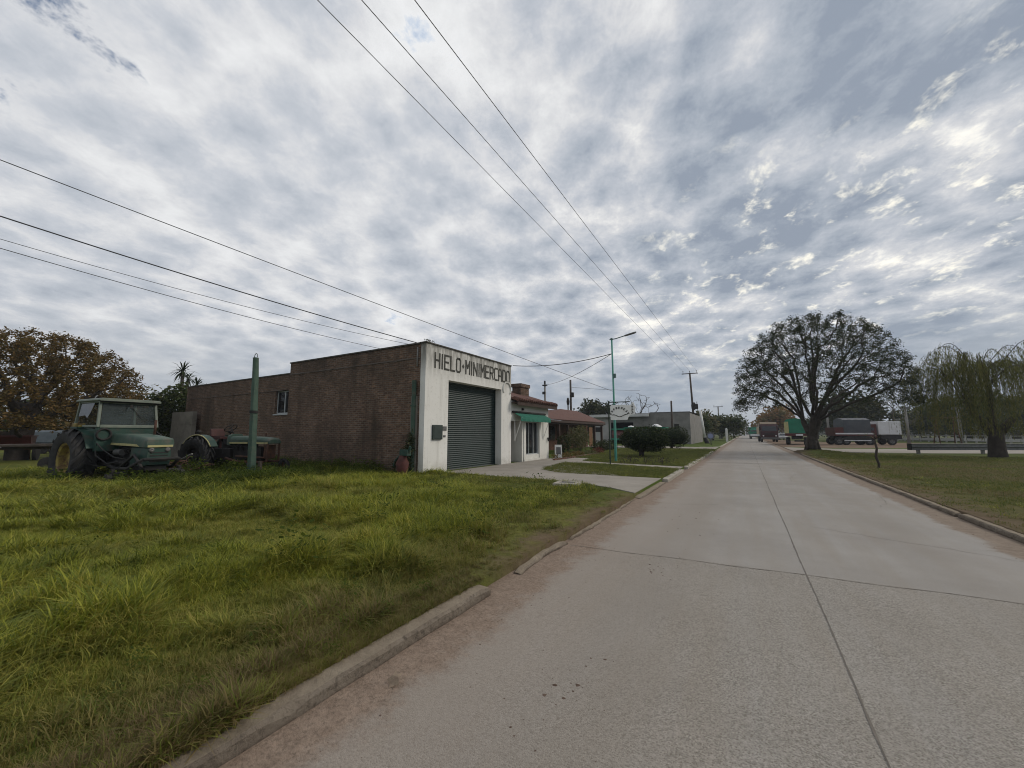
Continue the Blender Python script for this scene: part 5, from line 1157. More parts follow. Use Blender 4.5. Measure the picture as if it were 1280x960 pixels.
e2 = Vector((lb.x-.06, lb.y, aty(765, 489, lb.y).z))
def far_end(px, py, dist):
    d_ = Vector(ray(px, py)); d_ = d_/math.hypot(d_.x, d_.y); return Vector((0, 0, CH))+d_*dist
q = far_end(0, 195, 12.5); cable(q+(q-e2)*.35, e2, .10, .010, 'long cable crossing in front of the shop to the lamp pole', 'cables on the left', 40)
ec = Vector((FX-.25, CY+.05, TOP+.05)); q = far_end(0, 265, 15); m = aty(523, 429, CY+.1); cable(q+(q-m)*.3, m, .14, .017, 'thickest of the cables running to the top corner of the shop', 'cables on the left', 40)
q = far_end(0, 290, 16); m = aty(510, 430, CY+.6); cable(q+(q-m)*.3, m, .25, .008, 'thinnest cable, just below the thickest one at the shop', 'cables on the left', 40)
q = far_end(0, 303, 17); m = aty(476, 436, CY+2.5); cable(q+(q-m)*.3, m, .22, .011, 'lowest cable, passing behind the brick parapet', 'cables on the left', 40)
q = ang(713, 484, 46); cable(q, aty(800, 488, 60), .1, .02, 'faint cable leaving the tall pole behind the red roof', 'service cables')

# ------------------------------------------------------------------ concrete box cover in the lawn
q = atz(709, 606, .11); mb_ = empty('box_cover', (q.x, q.y, gzf(q.x, q.y)), R(8), 'square concrete box cover set in the lawn near the driveway', 'box cover')
b = MB()
for s_ in (-1, 1): b.box((s_*.28, 0, .03), (.12, .68, .10)); b.box((0, s_*.28, .03), (.436, .12, .10))
b.build('frame', M['kerb_pale'], mb_, bevel=.008)
b = MB(); b.box((0, 0, .02), (.43, .43, .06)); b.build('lid', M['concrete_pole'], mb_, bevel=.008)
# ------------------------------------------------------------------ valve stump by the flank wall, with a green pump
q = aty(497, 588, CY-.75)
pm = empty('water_pump', (q.x+.1, CY-.62, gzf(-12, CY-.6)), 0, 'rusty red water pump with a green head against the brick wall, by the green pipe', 'pump')
b = MB(); b.lathe([(.16, -.05), (.20, .2), (.24, .45), (.15, .62), (.13, .72), (.0001, .73), (.0001, -.05)], (0, 0, 0), 'z', 14); b.build('body', mat_var('rust_red_paint', (.10, .03, .025), (.06, .022, .018), 6, .8, .4), pm, smooth=True, flat_angle=40)
b = MB(); b.box((.12, 0, .82), (.40, .2, .22)); b.tube([(.3, 0, .82), (.36, 0, 1.05)], .05, 8); b.tube([(-.05, 0, .8), (-.34, -.05, .5), (-.40, -.05, .3)], .045, 8); b.build('head', M['green_paint'], pm, bevel=.03)
# ------------------------------------------------------------------ trees
M['bark'] = mat_var('dark_tree_bark', (.030, .024, .019), (.062, .050, .040), 4, .95, .8, bscale=16, c3=(.085, .08, .065), s3=2.2, t3=(.58, .75), bdist=.03)
M['bark_grey'] = mat_var('grey_twig_bark', (.07, .06, .052), (.11, .10, .088), 4, .95, .5, bscale=16)
M['leaf_dark'] = mat_leaf('dark_olive_leaves', [(.2, (.018, .030, .012)), (.5, (.034, .046, .016)), (.75, (.060, .062, .022)), (.95, (.085, .06, .03))], .28)
M['leaf_brown'] = mat_leaf('autumn_brown_leaves', [(.2, (.075, .062, .022)), (.45, (.13, .092, .032)), (.7, (.19, .115, .042)), (.9, (.13, .12, .038))], .35, .35)
M['leaf_orange'] = mat_leaf('orange_autumn_leaves', [(.2, (.12, .10, .03)), (.5, (.22, .13, .035)), (.8, (.26, .12, .04))], .35, .3)
M['leaf_green'] = mat_leaf('mid_green_leaves', [(.2, (.030, .050, .016)), (.55, (.060, .078, .024)), (.9, (.10, .10, .035))], .3, .3)
M['leaf_pale'] = mat_leaf('pale_dry_leaves', [(.2, (.07, .08, .035)), (.55, (.12, .115, .05)), (.9, (.17, .14, .075))], .35, .4)
M['leaf_willow'] = mat_leaf('willow_leaves', [(.2, (.070, .082, .022)), (.5, (.125, .132, .034)), (.8, (.19, .17, .055))], .35, .5)
M['leaf_topiary'] = mat_leaf('clipped_dark_leaves', [(.2, (.012, .022, .009)), (.5, (.030, .046, .015)), (.9, (.075, .085, .03))], .2, 1.6)
M['leaf_red'] = mat_leaf('red_flower_leaves', [(.2, (.05, .03, .02)), (.5, (.14, .03, .025)), (.9, (.20, .06, .04))], .3, 1.)
M['frond'] = mat_leaf('palm_fronds', [(.2, (.022, .036, .016)), (.9, (.055, .07, .03))], .2)

def colonize(att, trunk, D, infl, kill, seed, iters=200, up=.05, tpar=None):
    r = np.random.default_rng(seed); nodes = [np.array(p, float) for p in trunk]; par = list(tpar) if tpar else [i-1 for i in range(len(trunk))]
    att = np.asarray(att, float); N = np.array(nodes)
    dd = np.linalg.norm(att[:, None]-N[None], axis=2); near = dd.argmin(1); nd = dd.min(1); alive = np.ones(len(att), bool)
    for it in range(iters):
        act = alive & (nd < infl)
        if not act.any(): break
        dirs = {}
        ids = np.where(act)[0]; P = np.array(nodes)
        vec = att[ids]-P[near[ids]]; vec /= np.linalg.norm(vec, axis=1)[:, None]+1e-9
        acc = np.zeros((len(nodes), 3)); np.add.at(acc, near[ids], vec)
        gi = np.unique(near[ids]); new = []
        for g_ in gi:
            v_ = acc[g_]; l_ = np.linalg.norm(v_)
            if l_ < 1e-6: continue
            v_ = v_/l_+r.normal(0, .16, 3)+np.array([0, 0, up]); v_ /= np.linalg.norm(v_); q = nodes[g_]+v_*D
            new.append((q, g_))
        b0 = len(nodes); added = []
        for q, g_ in new:
            nodes.append(q); par.append(int(g_)); added.append(q)
        A = np.array(added); d2 = np.linalg.norm(att[:, None]-A[None], axis=2); m_ = d2.argmin(1); mn = d2.min(1)
        b_ = mn < nd; near[b_] = m_[b_]+b0; nd[b_] = mn[b_]; alive &= nd > kill
    return np.array(nodes), np.array(par)
def limbs(nodes, par, rtip, expo, rmax):
    n = len(nodes); rad = np.zeros(n); ch = [[] for _ in range(n)]
    for i in range(1, n):
        if par[i] >= 0: ch[par[i]].append(i)
    order = list(range(n))[::-1]
    for i in order: rad[i] = rtip if not ch[i] else sum(rad[c]**expo for c in ch[i])**(1/expo)
    sc = min(1., rmax/rad[0]) if rad[0] > rmax else rmax/rad[0]
    rad = np.where(rad > rtip*1.5, rtip+(rad-rtip)*(rmax-rtip)/(rad[0]-rtip), rad)
    return rad, ch
def branch_mesh(mb, nodes, par, rad, ch):
    done = set(); stack = [(0, None)]
    while stack:
        s_, pr = stack.pop(); chain = [s_]; cur = s_
        while ch[cur]:
            c_ = max(ch[cur], key=lambda k: rad[k])
            for o_ in ch[cur]:
                if o_ != c_: stack.append((o_, cur))
            chain.append(c_); cur = c_
        pts = [nodes[i] for i in chain]; rr_ = [rad[i] for i in chain]
        if pr is not None: pts = [nodes[pr]]+pts; rr_ = [min(rad[pr], rr_[0]*1.15)]+rr_
        if len(pts) < 2: continue
        k = 10 if rr_[0] > .15 else (6 if rr_[0] > .05 else 3)
        mb.tube(pts, rr_, k, cap=False)
def leaf_quads(C, size, aspect, r, droop=0., up=0.):
    """diamond leaves at the points C"""
    n = len(C); d = r.normal(size=(n, 3)); d[:, 2] = d[:, 2]*.6-droop+up; d /= np.linalg.norm(d, axis=1)[:, None]
    s_ = np.cross(d, r.normal(size=(n, 3))); s_ /= np.linalg.norm(s_, axis=1)[:, None]+1e-9
    L_ = (size*r.uniform(.55, 1.35, n))[:, None]; 
    V = np.stack([C, C+d*L_*.5+s_*L_*aspect*.5, C+d*L_, C+d*L_*.5-s_*L_*aspect*.5], 1).reshape(-1, 3)
    F = np.arange(4*n).reshape(n, 4); return V, F
def tree(name, loc, label, att, trunk, D, infl, kill, seed, rtip, rmax, leafmat, nleaf, lsize, lspread, barkmat='bark', group=None, expo=2.4, aspect=.45, droop=.0, up=.05, twig=.03, cat='tree', tpar=None, leafw=None):
    loc = Vector(loc); r = np.random.default_rng(seed+77); root = empty(name, loc, 0, label, cat, group)
    nodes, par = colonize(att, trunk, D, infl, kill, seed, up=up, tpar=tpar); rad, ch = limbs(nodes, par, rtip, expo, rmax)
    mb = MB(); branch_mesh(mb, nodes, par, rad, ch); mb.build('trunk', M[barkmat], root, smooth=True)
    if nleaf:
        tips = np.where(rad < twig)[0]; pw = leafw(nodes[tips]) if leafw else np.ones(len(tips)); k = r.choice(tips, nleaf, p=pw/pw.sum()); 
        C = nodes[k]+r.normal(0, lspread, (nleaf, 3)); V, F = leaf_quads(C, lsize, aspect, r, droop)
        raw_mesh('crown', V, F, M[leafmat], root, rnd=r.uniform(size=nleaf))
    return root
def dome(n, r, cx, cy, z0, rx, ry, h, hollow=.45, low=0.):
    """attraction points in a dome whose underside hollows up towards the trunk"""
    out = []
    while len(out) < n:
        p = r.uniform(-1, 1, 3); rr_ = math.hypot(p[0], p[1]); 
        if rr_ > 1: continue
        top = math.sqrt(max(0, 1-rr_**2.2)); z = r.uniform(-.25, 1)
        under = hollow*(1-rr_**1.2)-low*rr_
        if z > top or z < under: continue
        if r.uniform() > .35+.65*(rr_**2+z*z): continue
        out.append((cx+p[0]*rx, cy+p[1]*ry, z0+z*h))
    return np.array(out)

# the big spreading tree across the road
r = np.random.default_rng(41)
tx, ty = 4.45, 38.2; tz = gzf(tx, ty)
k_ = ty/42.76
top = aty(1040, 391, ty).z-tz; xl = aty(918, 478, ty).x-tx; xr_ = aty(1142, 445, ty).x-tx
att = dome(4000, r, (xl+xr_)/2, 0, 3.5, (xr_-xl)/2+.3, 5.6, top-3.4, .40, .10)
nodes0 = [(0, 0, -.2), (.02, 0, .35), (.0, 0, .8)]; par0 = [-1, 0, 1]
stems = []                                                 # three boles parting low down, then straight limbs fanning out
for sx_, sy_ in ((-.30, .1), (.10, -.22), (.38, .12)):
    nodes0.append((sx_*.6, sy_*.6, 1.35)); par0.append(2); i0 = len(nodes0)-1; nodes0.append((sx_*1.35, sy_*1.35, 2.1)); par0.append(i0); stems.append(len(nodes0)-1)
for i in range(19):
    az_ = i*2.39996+.3; k = ((i+.6)/19)**.62; cx_ = (xl+xr_)/2*k
    R_ = k*(xr_-xl)/2*.74; Hh = 2.1+(top-2.6)*(1-.60*k**2.0)*.66
    e_ = np.array([cx_*1.1+R_*math.cos(az_), R_*math.sin(az_)*.92, Hh]); s0 = min(stems, key=lambda q: np.linalg.norm(np.array(nodes0[q])[:2]*4-e_[:2])); b0_ = np.array(nodes0[s0]); prev = s0
    for j_ in range(1, 12):
        f_ = j_/11; q_ = b0_+np.array([(e_[0]-b0_[0])*f_**1.22, (e_[1]-b0_[1])*f_**1.22, (e_[2]-b0_[2])*f_**.92])+r.normal(0, .035, 3); nodes0.append(tuple(q_)); par0.append(prev); prev = len(nodes0)-1
big_tree = tree('spreading_tree', (tx, ty, tz), 'large dark spreading tree with many rising limbs, on the grassy corner across the road', att, nodes0, .26, 2.6, .36, 5, .009, .37, 'leaf_dark', 60000, .145, .10, expo=2.2, aspect=.32, twig=.020, up=.03, tpar=par0,
    leafw=lambda P: .04+np.clip((np.sqrt(((P[:, 0]-(xl+xr_)/2)/((xr_-xl)/2))**2+(P[:, 1]/5.6)**2+((P[:, 2]-3.2)/(top-3.2))**2)-.55)/.35, 0, 1)**1.5)
b = MB()                                                   # root flare
for i in range(9):
    a_ = i*.7+.2; b.tube([(.26*math.cos(a_), .26*math.sin(a_), .65), (.36*math.cos(a_), .36*math.sin(a_), .22), (.52*math.cos(a_), .52*math.sin(a_), -.12)], [.15, .13, .06], 8)
b.build('root_flare', M['bark'], big_tree, smooth=True)
# brown-leaved tree behind the tractors
q = atz(22, 565, .1); d_ = math.hypot(q.x, q.y); q = q*(33/d_); lx, ly = q.x, q.y
r = np.random.default_rng(8)
att = dome(2300, r, -.5, .5, 1.9, 4.5, 4.6, 5.2, .14, .10)
tree('brown_tree', (lx, ly, gzf(lx, ly)), 'broad tree with brown autumn leaves behind the cabbed tractor and the flat trailer', att, [(0, 0, -.2), (-.05, 0, .6), (-.1, .05, 1.2), (-.1, .1, 1.8)], .34, 5.5, .50, 3, .012, .44, 'leaf_brown', 52000, .15, .11, expo=2.3, twig=.03, up=0.)

# the willow with its cut limbs
wp = atz(1248, 572.5, .05); wx_, wy_ = wp.x, wp.y; wz_ = gzf(wx_, wy_)
wil = empty('willow', (wx_, wy_, wz_), 0, 'weeping willow with hanging strands and a thick dark trunk with lopped limbs', 'tree')
b = MB(); s_ = wy_/34.7
b.tube([(0, 0, -.2), (.0, 0, .4), (.02, 0, 1.1), (.1, 0, 1.75)], [.47, .40, .36, .34], 12); b.tube([(.05, 0, 1.2), (-.25, .05, 1.9), (-.75, .1, 2.75), (-.95, .2, 3.6)], [.30, .24, .19, .13], 9)
b.tube([(.1, 0, 1.4), (.45, 0, 1.9), (.85, -.05, 2.45)], [.28, .22, .17], 9); b.tube([(0, .1, 1.5), (.05, .3, 2.6), (.15, .3, 4.2), (-.1, .2, 5.8)], [.28, .2, .14, .07], 9)
rr = random.Random(12); ends = []
for i in range(44):
    a_ = rr.uniform(0, 6.283); R_ = rr.uniform(1.2, 3.6); h_ = rr.uniform(5.3, 7.7)-R_*.28
    st_p = rr.choice([(-.95, .2, 3.6), (.15, .3, 4.2), (-.1, .2, 5.4), (-.75, .1, 2.75)]); e_ = (R_*math.cos(a_)-.1, R_*math.sin(a_)*.9, h_)
    mid_ = ((st_p[0]*.4+e_[0]*.6), (st_p[1]*.4+e_[1]*.6), max(h_+.35, st_p[2]+.6)); P_ = [st_p, mid_, e_, (e_[0]*1.12, e_[1]*1.12, e_[2]-.55)]; A4 = [np.array(p_, float) for p_ in P_]; ctl = [A4[0]*2-A4[1]]+A4+[A4[3]*2-A4[2]]; cur = []
    for k0 in range(3):
        p0_, p1_, p2_, p3_ = ctl[k0:k0+4]
        for f_ in np.linspace(0, 1, 6)[:(6 if k0 == 2 else 5)]: cur.append(.5*((2*p1_)+(p2_-p0_)*f_+(2*p0_-5*p1_+4*p2_-p3_)*f_**2+(3*p1_-p0_-3*p2_+p3_)*f_**3))
    b.tube(cur, list(np.linspace(.024, .004, len(cur))), 5, cap=False); ends.append(cur)
b.build('trunk', M['bark'], wil, smooth=True)
C = []; D_ = []
for i in range(1000):
    P_ = rr.choice(ends); k0 = rr.randint(4, len(P_)-2); a0, a1 = P_[k0], P_[k0+1]; f_ = rr.random()
    p = np.array(a0)*(1-f_)+np.array(a1)*f_; out = np.array([p[0], p[1], 0.]); out /= np.linalg.norm(out)+.3; L_ = rr.choice((rr.uniform(.8, 2.4), rr.uniform(2.0, 4.2), rr.uniform(3.6, 5.8))); n_ = int(L_/.075); p = p+np.array([rr.gauss(0, .22), rr.gauss(0, .22), rr.gauss(0, .12)])
    sw = rr.uniform(-.06, .06)
    for j_ in range(n_):
        s2 = j_/n_; q = p+out*(.35*(1-(1-s2)**3))+np.array([sw*s2*L_, 0, .12*s2-L_*s2*s2*.35-L_*s2*.65]); 
        if q[2] < .85+.8*rr.random(): break
        C.append(q)
for P_ in ends:
    for k0 in range(3, len(P_)-1):
        for _ in range(14): f_ = rr.random(); C.append(np.array(P_[k0])*(1-f_)+np.array(P_[k0+1])*f_+np.array([rr.gauss(0, .10), rr.gauss(0, .10), rr.gauss(-.06, .10)]))
C = np.array(C); rw = np.random.default_rng(3); V, F = leaf_quads(C, .17, .13, rw, droop=3.6)
raw_mesh('crown', V, F, M['leaf_willow'], wil, rnd=rw.uniform(size=len(C)))
# another willow further right, mostly out of the picture
# ------------------------------------------------------------------ bushes and beds
def leafball(n, c, rad, r, flat=.0, shell=.78, lump=.12):
    d = r.normal(size=(n, 3)); d /= np.linalg.norm(d, axis=1)[:, None]
    k = shell+(1-shell)*r.uniform(size=n)**.5
    lp = 1+lump*np.sin(d[:, 0]*3.1+c[0])*np.cos(d[:, 1]*2.7+c[1])+lump*.6*np.sin(d[:, 2]*5+d[:, 0]*4)
    return np.array(c)+d*np.array(rad)*(k*lp)[:, None]
def bush(name, loc, label, balls, n, mat, lsize, seed, group=None, stems=0, aspect=.5, cat='bush', core=None, trunk=None, droop=0., shell=.7, lump=.12, spread=0.):
    r = np.random.default_rng(seed); root = empty(name, loc, 0, label, cat, group); tot = sum(b_[1][0]*b_[1][2] for b_ in balls); C = []
    for c_, rd in balls: C.append(leafball(max(8, int(n*rd[0]*rd[2]/tot)), c_, rd, r, shell=shell, lump=lump))
    C = np.concatenate(C)
    if spread: C = C+r.normal(0, spread, C.shape)
    C = C[C[:, 2] > .02]; V, F = leaf_quads(C, lsize, aspect, r, droop)
    mb = MB()
    if core:                                                # opaque heart so that a dense bush is not seen through
        for c_, rd in balls:
            k1, k2 = 10, 7; ring = []
            for i in range(1, k2): ph = math.pi*i/k2; ring.append([(c_[0]+rd[0]*core*math.sin(ph)*math.cos(a_), c_[1]+rd[1]*core*math.sin(ph)*math.sin(a_), c_[2]+rd[2]*core*math.cos(ph)) for a_ in np.linspace(0, 2*math.pi, k1+1)[:-1]])
            mb.loft(ring)
    if mb.v:
        b0 = len(V); V = np.concatenate([V, np.array([tuple(p) for p in mb.v])]); 
        F4 = [f for f in mb.f if len(f) == 4]; F = np.concatenate([F, np.array(F4)+b0]); 
        for f in mb.f:
            if len(f) > 4:
                for i in range(1, len(f)-2, 2): F = np.concatenate([F, np.array([[f[0], f[i], f[i+1], f[(i+2) % len(f)]]])+b0])
    raw_mesh('crown', V, F, M[mat], root, rnd=np.concatenate([r.uniform(size=len(C)), np.zeros(len(F)-len(C))]))
    if trunk or stems:
        b = MB()
        if trunk:
            for p_, q_, r0, r1 in trunk: b.tube([p_, ((p_[0]+q_[0])/2, (p_[1]+q_[1])/2, (p_[2]*.5+q_[2]*.5)), q_], [r0, (r0+r1)/2, r1], 8)
        rs = random.Random(seed)
        for i in range(stems):
            c_, rd = rs.choice(balls); b.tube([(c_[0]*.5+rs.gauss(0, .05), c_[1]*.5, -.05), (c_[0], c_[1], c_[2]*.6), (c_[0]+rs.gauss(0, rd[0]*.4), c_[1]+rs.gauss(0, rd[1]*.4), c_[2]+rd[2]*.4)], [.03, .02, .01], 5)
        b.build('trunk', M['bark'], root, smooth=True)
    return root
q = atz(803, 571.5, .08); z0 = gzf(q.x, q.y)
bush('clipped_bush', (q.x, q.y, z0), 'larger clipped round dark bush on a short trunk, in the lawn', [((.15, 0, 1.17), (1.46, 1.2, .74)), ((-.35, 0, 1.15), (.98, 1.0, .72)), ((.72, .1, 1.13), (.90, .95, .72))], 8200, 'leaf_topiary', .115, 1, 'clipped bushes', core=.84, shell=.86, lump=.08, spread=.05, trunk=[((-.05, 0, -.1), (-.05, 0, .55), .17, .15), ((-.1, 0, .25), (-.45, 0, .9), .09, .07), ((.0, 0, .25), (.32, 0, .85), .1, .07)])
q = atz(841, 561, .08); z0 = gzf(q.x, q.y); s_ = q.y/24.9
bush('clipped_bush', (q.x, q.y, z0), 'smaller clipped round dark bush behind the larger one', [((.3, 0, 1.15), (1.25, 1.2, .95)), ((-.4, .2, 1.1), (1.0, 1.0, .85))], 5200, 'leaf_topiary', .11, 2, 'clipped bushes', core=.84, shell=.86, lump=.09, spread=.05, trunk=[((-.1, 0, -.1), (-.1, 0, .5), .13, .12)])
# climber and shrubs by the veranda
q = atx(722, 545, -11.9); bush('veranda_shrub', (-11.9, q.y, .03), 'tall loose yellowish green shrub in front of the veranda', [((0, 0, 1.2), (.85, 1.3, 1.05)), ((.2, -1.0, .9), (.7, .9, .8)), ((0, 1.1, 1.25), (.6, .9, .95))], 2600, 'leaf_pale', .15, 5, None, 5, shell=.25, lump=.2)
q = atx(706, 548, -11.7); bush('dark_shrub', (-11.8, q.y, .03), 'dark leafy shrub close to the white house, under the veranda edge', [((0, 0, .8), (.55, .6, .75))], 900, 'leaf_dark', .14, 6, 'shrubs by the veranda', 3, shell=.3)
for i, (px_b, lab, mt, rz_, ln) in enumerate(((750, 'low dark shrub by the far veranda corner, next to the red flowers', 'leaf_dark', .55, 1.1), (757, 'bluish dark shrub in front of the pale shed wall', 'leaf_topiary', .6, 1.0))):
    q = atx(px_b, 560, -10.8); bush('dark_shrub', (-10.8, q.y, .03), lab, [((0, 0, rz_*.8), (.8, ln, rz_)), ((.3, .8, rz_*.6), (.6, .8, rz_*.7))], 1000, mt, .14, 20+i, 'shrubs by the veranda', 3, shell=.3)
q = atx(748, 563, -9.6); bush('flower_patch', (-9.6, q.y, .03), 'clump of red flowers at the end of the bed', [((0, 0, .25), (.45, .7, .28))], 420, 'leaf_red', .10, 30, None, 0, cat='flowers', shell=.3)
for i, (px_b, ln, lab, mt) in enumerate(((700, 1.0, 'low brown plants in the bed nearest the white house', 'leaf_brown'), (718, 1.3, 'low rusty plants in the middle of the bed', 'leaf_brown'), (734, 1.2, 'low greenish plants at the far part of the bed', 'leaf_pale'))):
    q = atx(px_b, 566, -9.8); bush('bed_plants', (-9.8, q.y, .03), lab, [((0, 0, .16), (.5, ln, .22)), ((.1, .6, .14), (.4, ln*.6, .2))], 520, mt, .11, 40+i, 'plants of the flower bed', 0, cat='plants', shell=.3)
b = MB(); q0, q1 = atx(694, 569, -9.2), atx(747, 566, -9.2)
for i in range(26):
    yq = q0.y+(q1.y-q0.y)*i/25; b.box((-9.2+random.uniform(-.04, .04), yq, .08), (.16, (q1.y-q0.y)/27, .16+random.uniform(-.02, .03)), random.uniform(-.15, .15))
tag(b.build('bed_edging', M['brick_red'], bevel=.015), 'low edging of red bricks along the flower bed', 'edging')
# ivy at the corner of the shop
bush('corner_shrub', (-10.85, CY-.42, gzf(-10.8, CY-.4)), 'dark leafy climber against the brick corner, next to the white front', [((0, 0, .55), (.30, .22, .60)), ((.15, .05, 1.15), (.18, .14, .5)), ((-.2, -.1, .3), (.3, .25, .32))], 1500, 'leaf_dark', .085, 51, None, 3, shell=.3, lump=.25)
# dead spiky plants in the lawn by the kerb
b = MB(); rr = random.Random(77); q = atz(808, 580, .1)
pl = empty('wilted_plants', (q.x, q.y, gzf(q.x, q.y)), 0, 'wilted dark flower stalks in the lawn near the pale kerb', 'plants')
for i in range(40):
    x_ = rr.uniform(-1.1, 1.1); y_ = rr.uniform(-.8, 1.0); h_ = rr.uniform(.15, .38); dx_ = rr.gauss(0, .14); dy_ = rr.gauss(0, .14)
    b.tube([(x_, y_, -.02), (x_+dx_*.3, y_+dy_*.3, h_*.7), (x_+dx_, y_+dy_, h_), (x_+dx_*1.7, y_+dy_*1.7, h_*.72)], [.012, .010, .009, .018], 4)
b.build('stalks', M['bark'], pl)
# ------------------------------------------------------------------ plants behind the brick flank, left
q = atz(213, 560, .1); d_ = math.hypot(q.x, q.y); q = q*(36/d_)
bush('dense_tree', (q.x, q.y, gzf(q.x, q.y)), 'dense dark evergreen tree beside the end of the brick shop, below the palm', [((.1, 0, 2.9), (1.6, 1.5, 1.6)), ((.9, 0, 3.7), (1.3, 1.2, 1.15)), ((-.8, -.8, 3.1), (1.2, 1.1, 1.2)), ((.3, -.3, 1.5), (1.3, 1.2, 1.4))], 6200, 'leaf_green', .24, 61, None, 6, shell=.35, lump=.2, cat='tree')
pq = q*1.06; pr = empty('palm', (pq.x+.4, pq.y+.3, gzf(pq.x, pq.y)), 0, 'slim palm with two forked stems rising above the dense evergreen tree', 'palm')
b = MB(); heads = [((-.55, 0, 6.1), 1.0), ((.25, .1, 5.5), .75), ((1.55, .2, 5.0), .7), ((2.9, .3, 4.6), .55)]
b.tube([(0, 0, -.1), (-.1, 0, 3.), (-.35, 0, 4.6), (-.55, 0, 6.1)], [.16, .14, .12, .10], 8); b.tube([(-.1, 0, 3.), (.15, .1, 4.4), (.25, .1, 5.5)], [.12, .10, .09], 8); b.tube([(0, .05, 3.), (.9, .2, 4.3), (1.55, .2, 5.0)], [.10, .08, .07], 8); b.tube([(.9, .2, 3.9), (2.0, .3, 4.2), (2.9, .3, 4.6)], [.08, .07, .06], 8)
b.build('trunk', M['bark_grey'], pr, smooth=True)
rp = np.random.default_rng(6); V = []; F = []
for (hx, hy, hz_), s_ in heads:
    for i in range(46):
        a_ = rp.uniform(0, 6.283); el = rp.uniform(-.9, 1.35); L_ = s_*rp.uniform(.75, 1.2); d1 = np.array([math.cos(a_)*math.cos(el), math.sin(a_)*math.cos(el), math.sin(el)]); sd_ = np.array([-math.sin(a_), math.cos(a_), 0]); b0 = len(V); p0_ = np.array([hx, hy, hz_])
        p1_ = p0_+d1*L_*.55; p2_ = p0_+d1*L_+np.array([0, 0, -.25*L_]); w_ = .055*s_
        V += [p0_-sd_*w_*.4, p0_+sd_*w_*.4, p1_+sd_*w_, p1_-sd_*w_, p2_]; F += [(b0, b0+1, b0+2, b0+3), (b0+3, b0+2, b0+4, b0+4)]
F = [f if f[2] != f[3] else f for f in F]
me_v = np.array(V); tri = []
for f in F:
    tri.append((f[0], f[1], f[2])); 
    if f[2] != f[3]: tri.append((f[0], f[2], f[3]))
raw_mesh('crown', me_v, np.array(tri), M['frond'], pr, rnd=rp.uniform(size=len(tri)))
def small_tree(name, x, y, h, rx, label, seed, mat, nl, ls, bark='bark_grey', group=None, z0=.35, natt=420, hollow=.1, low=.1, spread=.2, rmax=None, rtip=.012, cat='tree'):
    r = np.random.default_rng(seed); s_ = h/5.
    att = dome(natt, r, 0, 0, h*z0, rx, rx, h*(1-z0), hollow, low)
    return tree(name, (x, y, gzf(x, y)), label, att, [(0, 0, -.1), (0, 0, h*.12), (.02*s_, 0, h*.22)], .3*s_, 4.*s_, .45*s_, seed, rtip*s_, rmax or .13*s_, mat, nl, ls, spread*s_, bark, group, 2.2, .5, twig=.03*s_, cat=cat)
def polar(px, dist, py=541):
    d_ = Vector(ray(px, py)); k_ = math.hypot(d_.x, d_.y); return Vector((d_.x/k_*dist, d_.y/k_*dist, 0))
q = polar(168, 44); small_tree('thin_tree', q.x, q.y, 5.6, 3.0, 'thin half-bare tree showing between the brown tree and the evergreen', 71, 'leaf_pale', 1500, .24)
for i, (px_b, dd_, h_, rx_, lab, mt, n_) in enumerate(((60, 62, 5.2, 3.6, 'greyish bush-like tree beyond the field, behind the cabbed tractor wheel', 'leaf_green', 1500), (105, 60, 5.0, 3.8, 'brownish low tree beyond the field, behind the tractor cab', 'leaf_brown', 1800), (196, 58, 5.2, 3.0, 'pale low tree beyond the field, next to the dense evergreen', 'leaf_pale', 1400), (-40, 60, 6.5, 4.0, 'green low tree beyond the field, hidden in part by the brown tree', 'leaf_green', 1800))):
    q = polar(px_b, dd_); small_tree('field_tree', q.x, q.y, h_, rx_, lab, 80+i, mt, n_, .42, 'bark', 'trees beyond the field', .18, 300, .0, .1, .32)
# pale buildings and things beyond the field
q = polar(52, 64); wb = empty('white_barn', (q.x, q.y, gzf(q.x, q.y)), R(60), 'long white barn seen under the brown tree, far behind the tractors', 'barn')
b = MB(); b.bx(-5, 5, -3, 3, -.2, 2.7); b.add([(-5, -3, 2.7), (-5, 3, 2.7), (-5, 0, 3.4), (5, -3, 2.7), (5, 3, 2.7), (5, 0, 3.4)], [(0, 1, 2), (3, 5, 4)]); b.build('wall', M['white_paint'], wb)
b = MB(); slab(b, [Vector((-5.3, -3.3, 2.64)), Vector((5.3, -3.3, 2.64)), Vector((5.3, 0, 3.5)), Vector((-5.3, 0, 3.5))], .08); slab(b, [Vector((-5.3, 3.3, 2.64)), Vector((5.3, 3.3, 2.64)), Vector((5.3, .002, 3.5)), Vector((-5.3, .002, 3.5))], .08); b.build('roof', M['fascia'], wb)
for x_ in (-2.5, 1.5):
    b = MB(); b.bx(x_, x_+1.4, -3.04, -3.004, .9, 2.0); b.build('window', M['glass_dark'], wb)
q = polar(63, 42); tk = empty('water_tank', (q.x, q.y, gzf(q.x, q.y)), R(55), 'low blue-grey tank trailer behind the cabbed tractor', 'tank')
b = MB(); b.box((0, 0, 1.15), (2.6, 1.4, .9)); b.build('tank', mat_var('blue_grey_paint', (.12, .15, .18), (.17, .20, .23), 3, .6, .1), tk, bevel=.12)
b = MB(); b.box((.2, 0, .62), (3.6, .5, .12)); b.tube([(0, -.75, .4), (0, .75, .4)], .06, 8); b.build('chassis', M['rust'], tk)
for sg in (-1, 1):
    b = MB(); b.lathe([(.0001, -.1), (.2, -.1), (.38, -.08), (.40, 0), (.38, .08), (.2, .1), (.0001, .1)], (0, sg*.78, .36), 'y', 16); b.build('wheel', M['rubber'], tk, smooth=True, flat_angle=40)
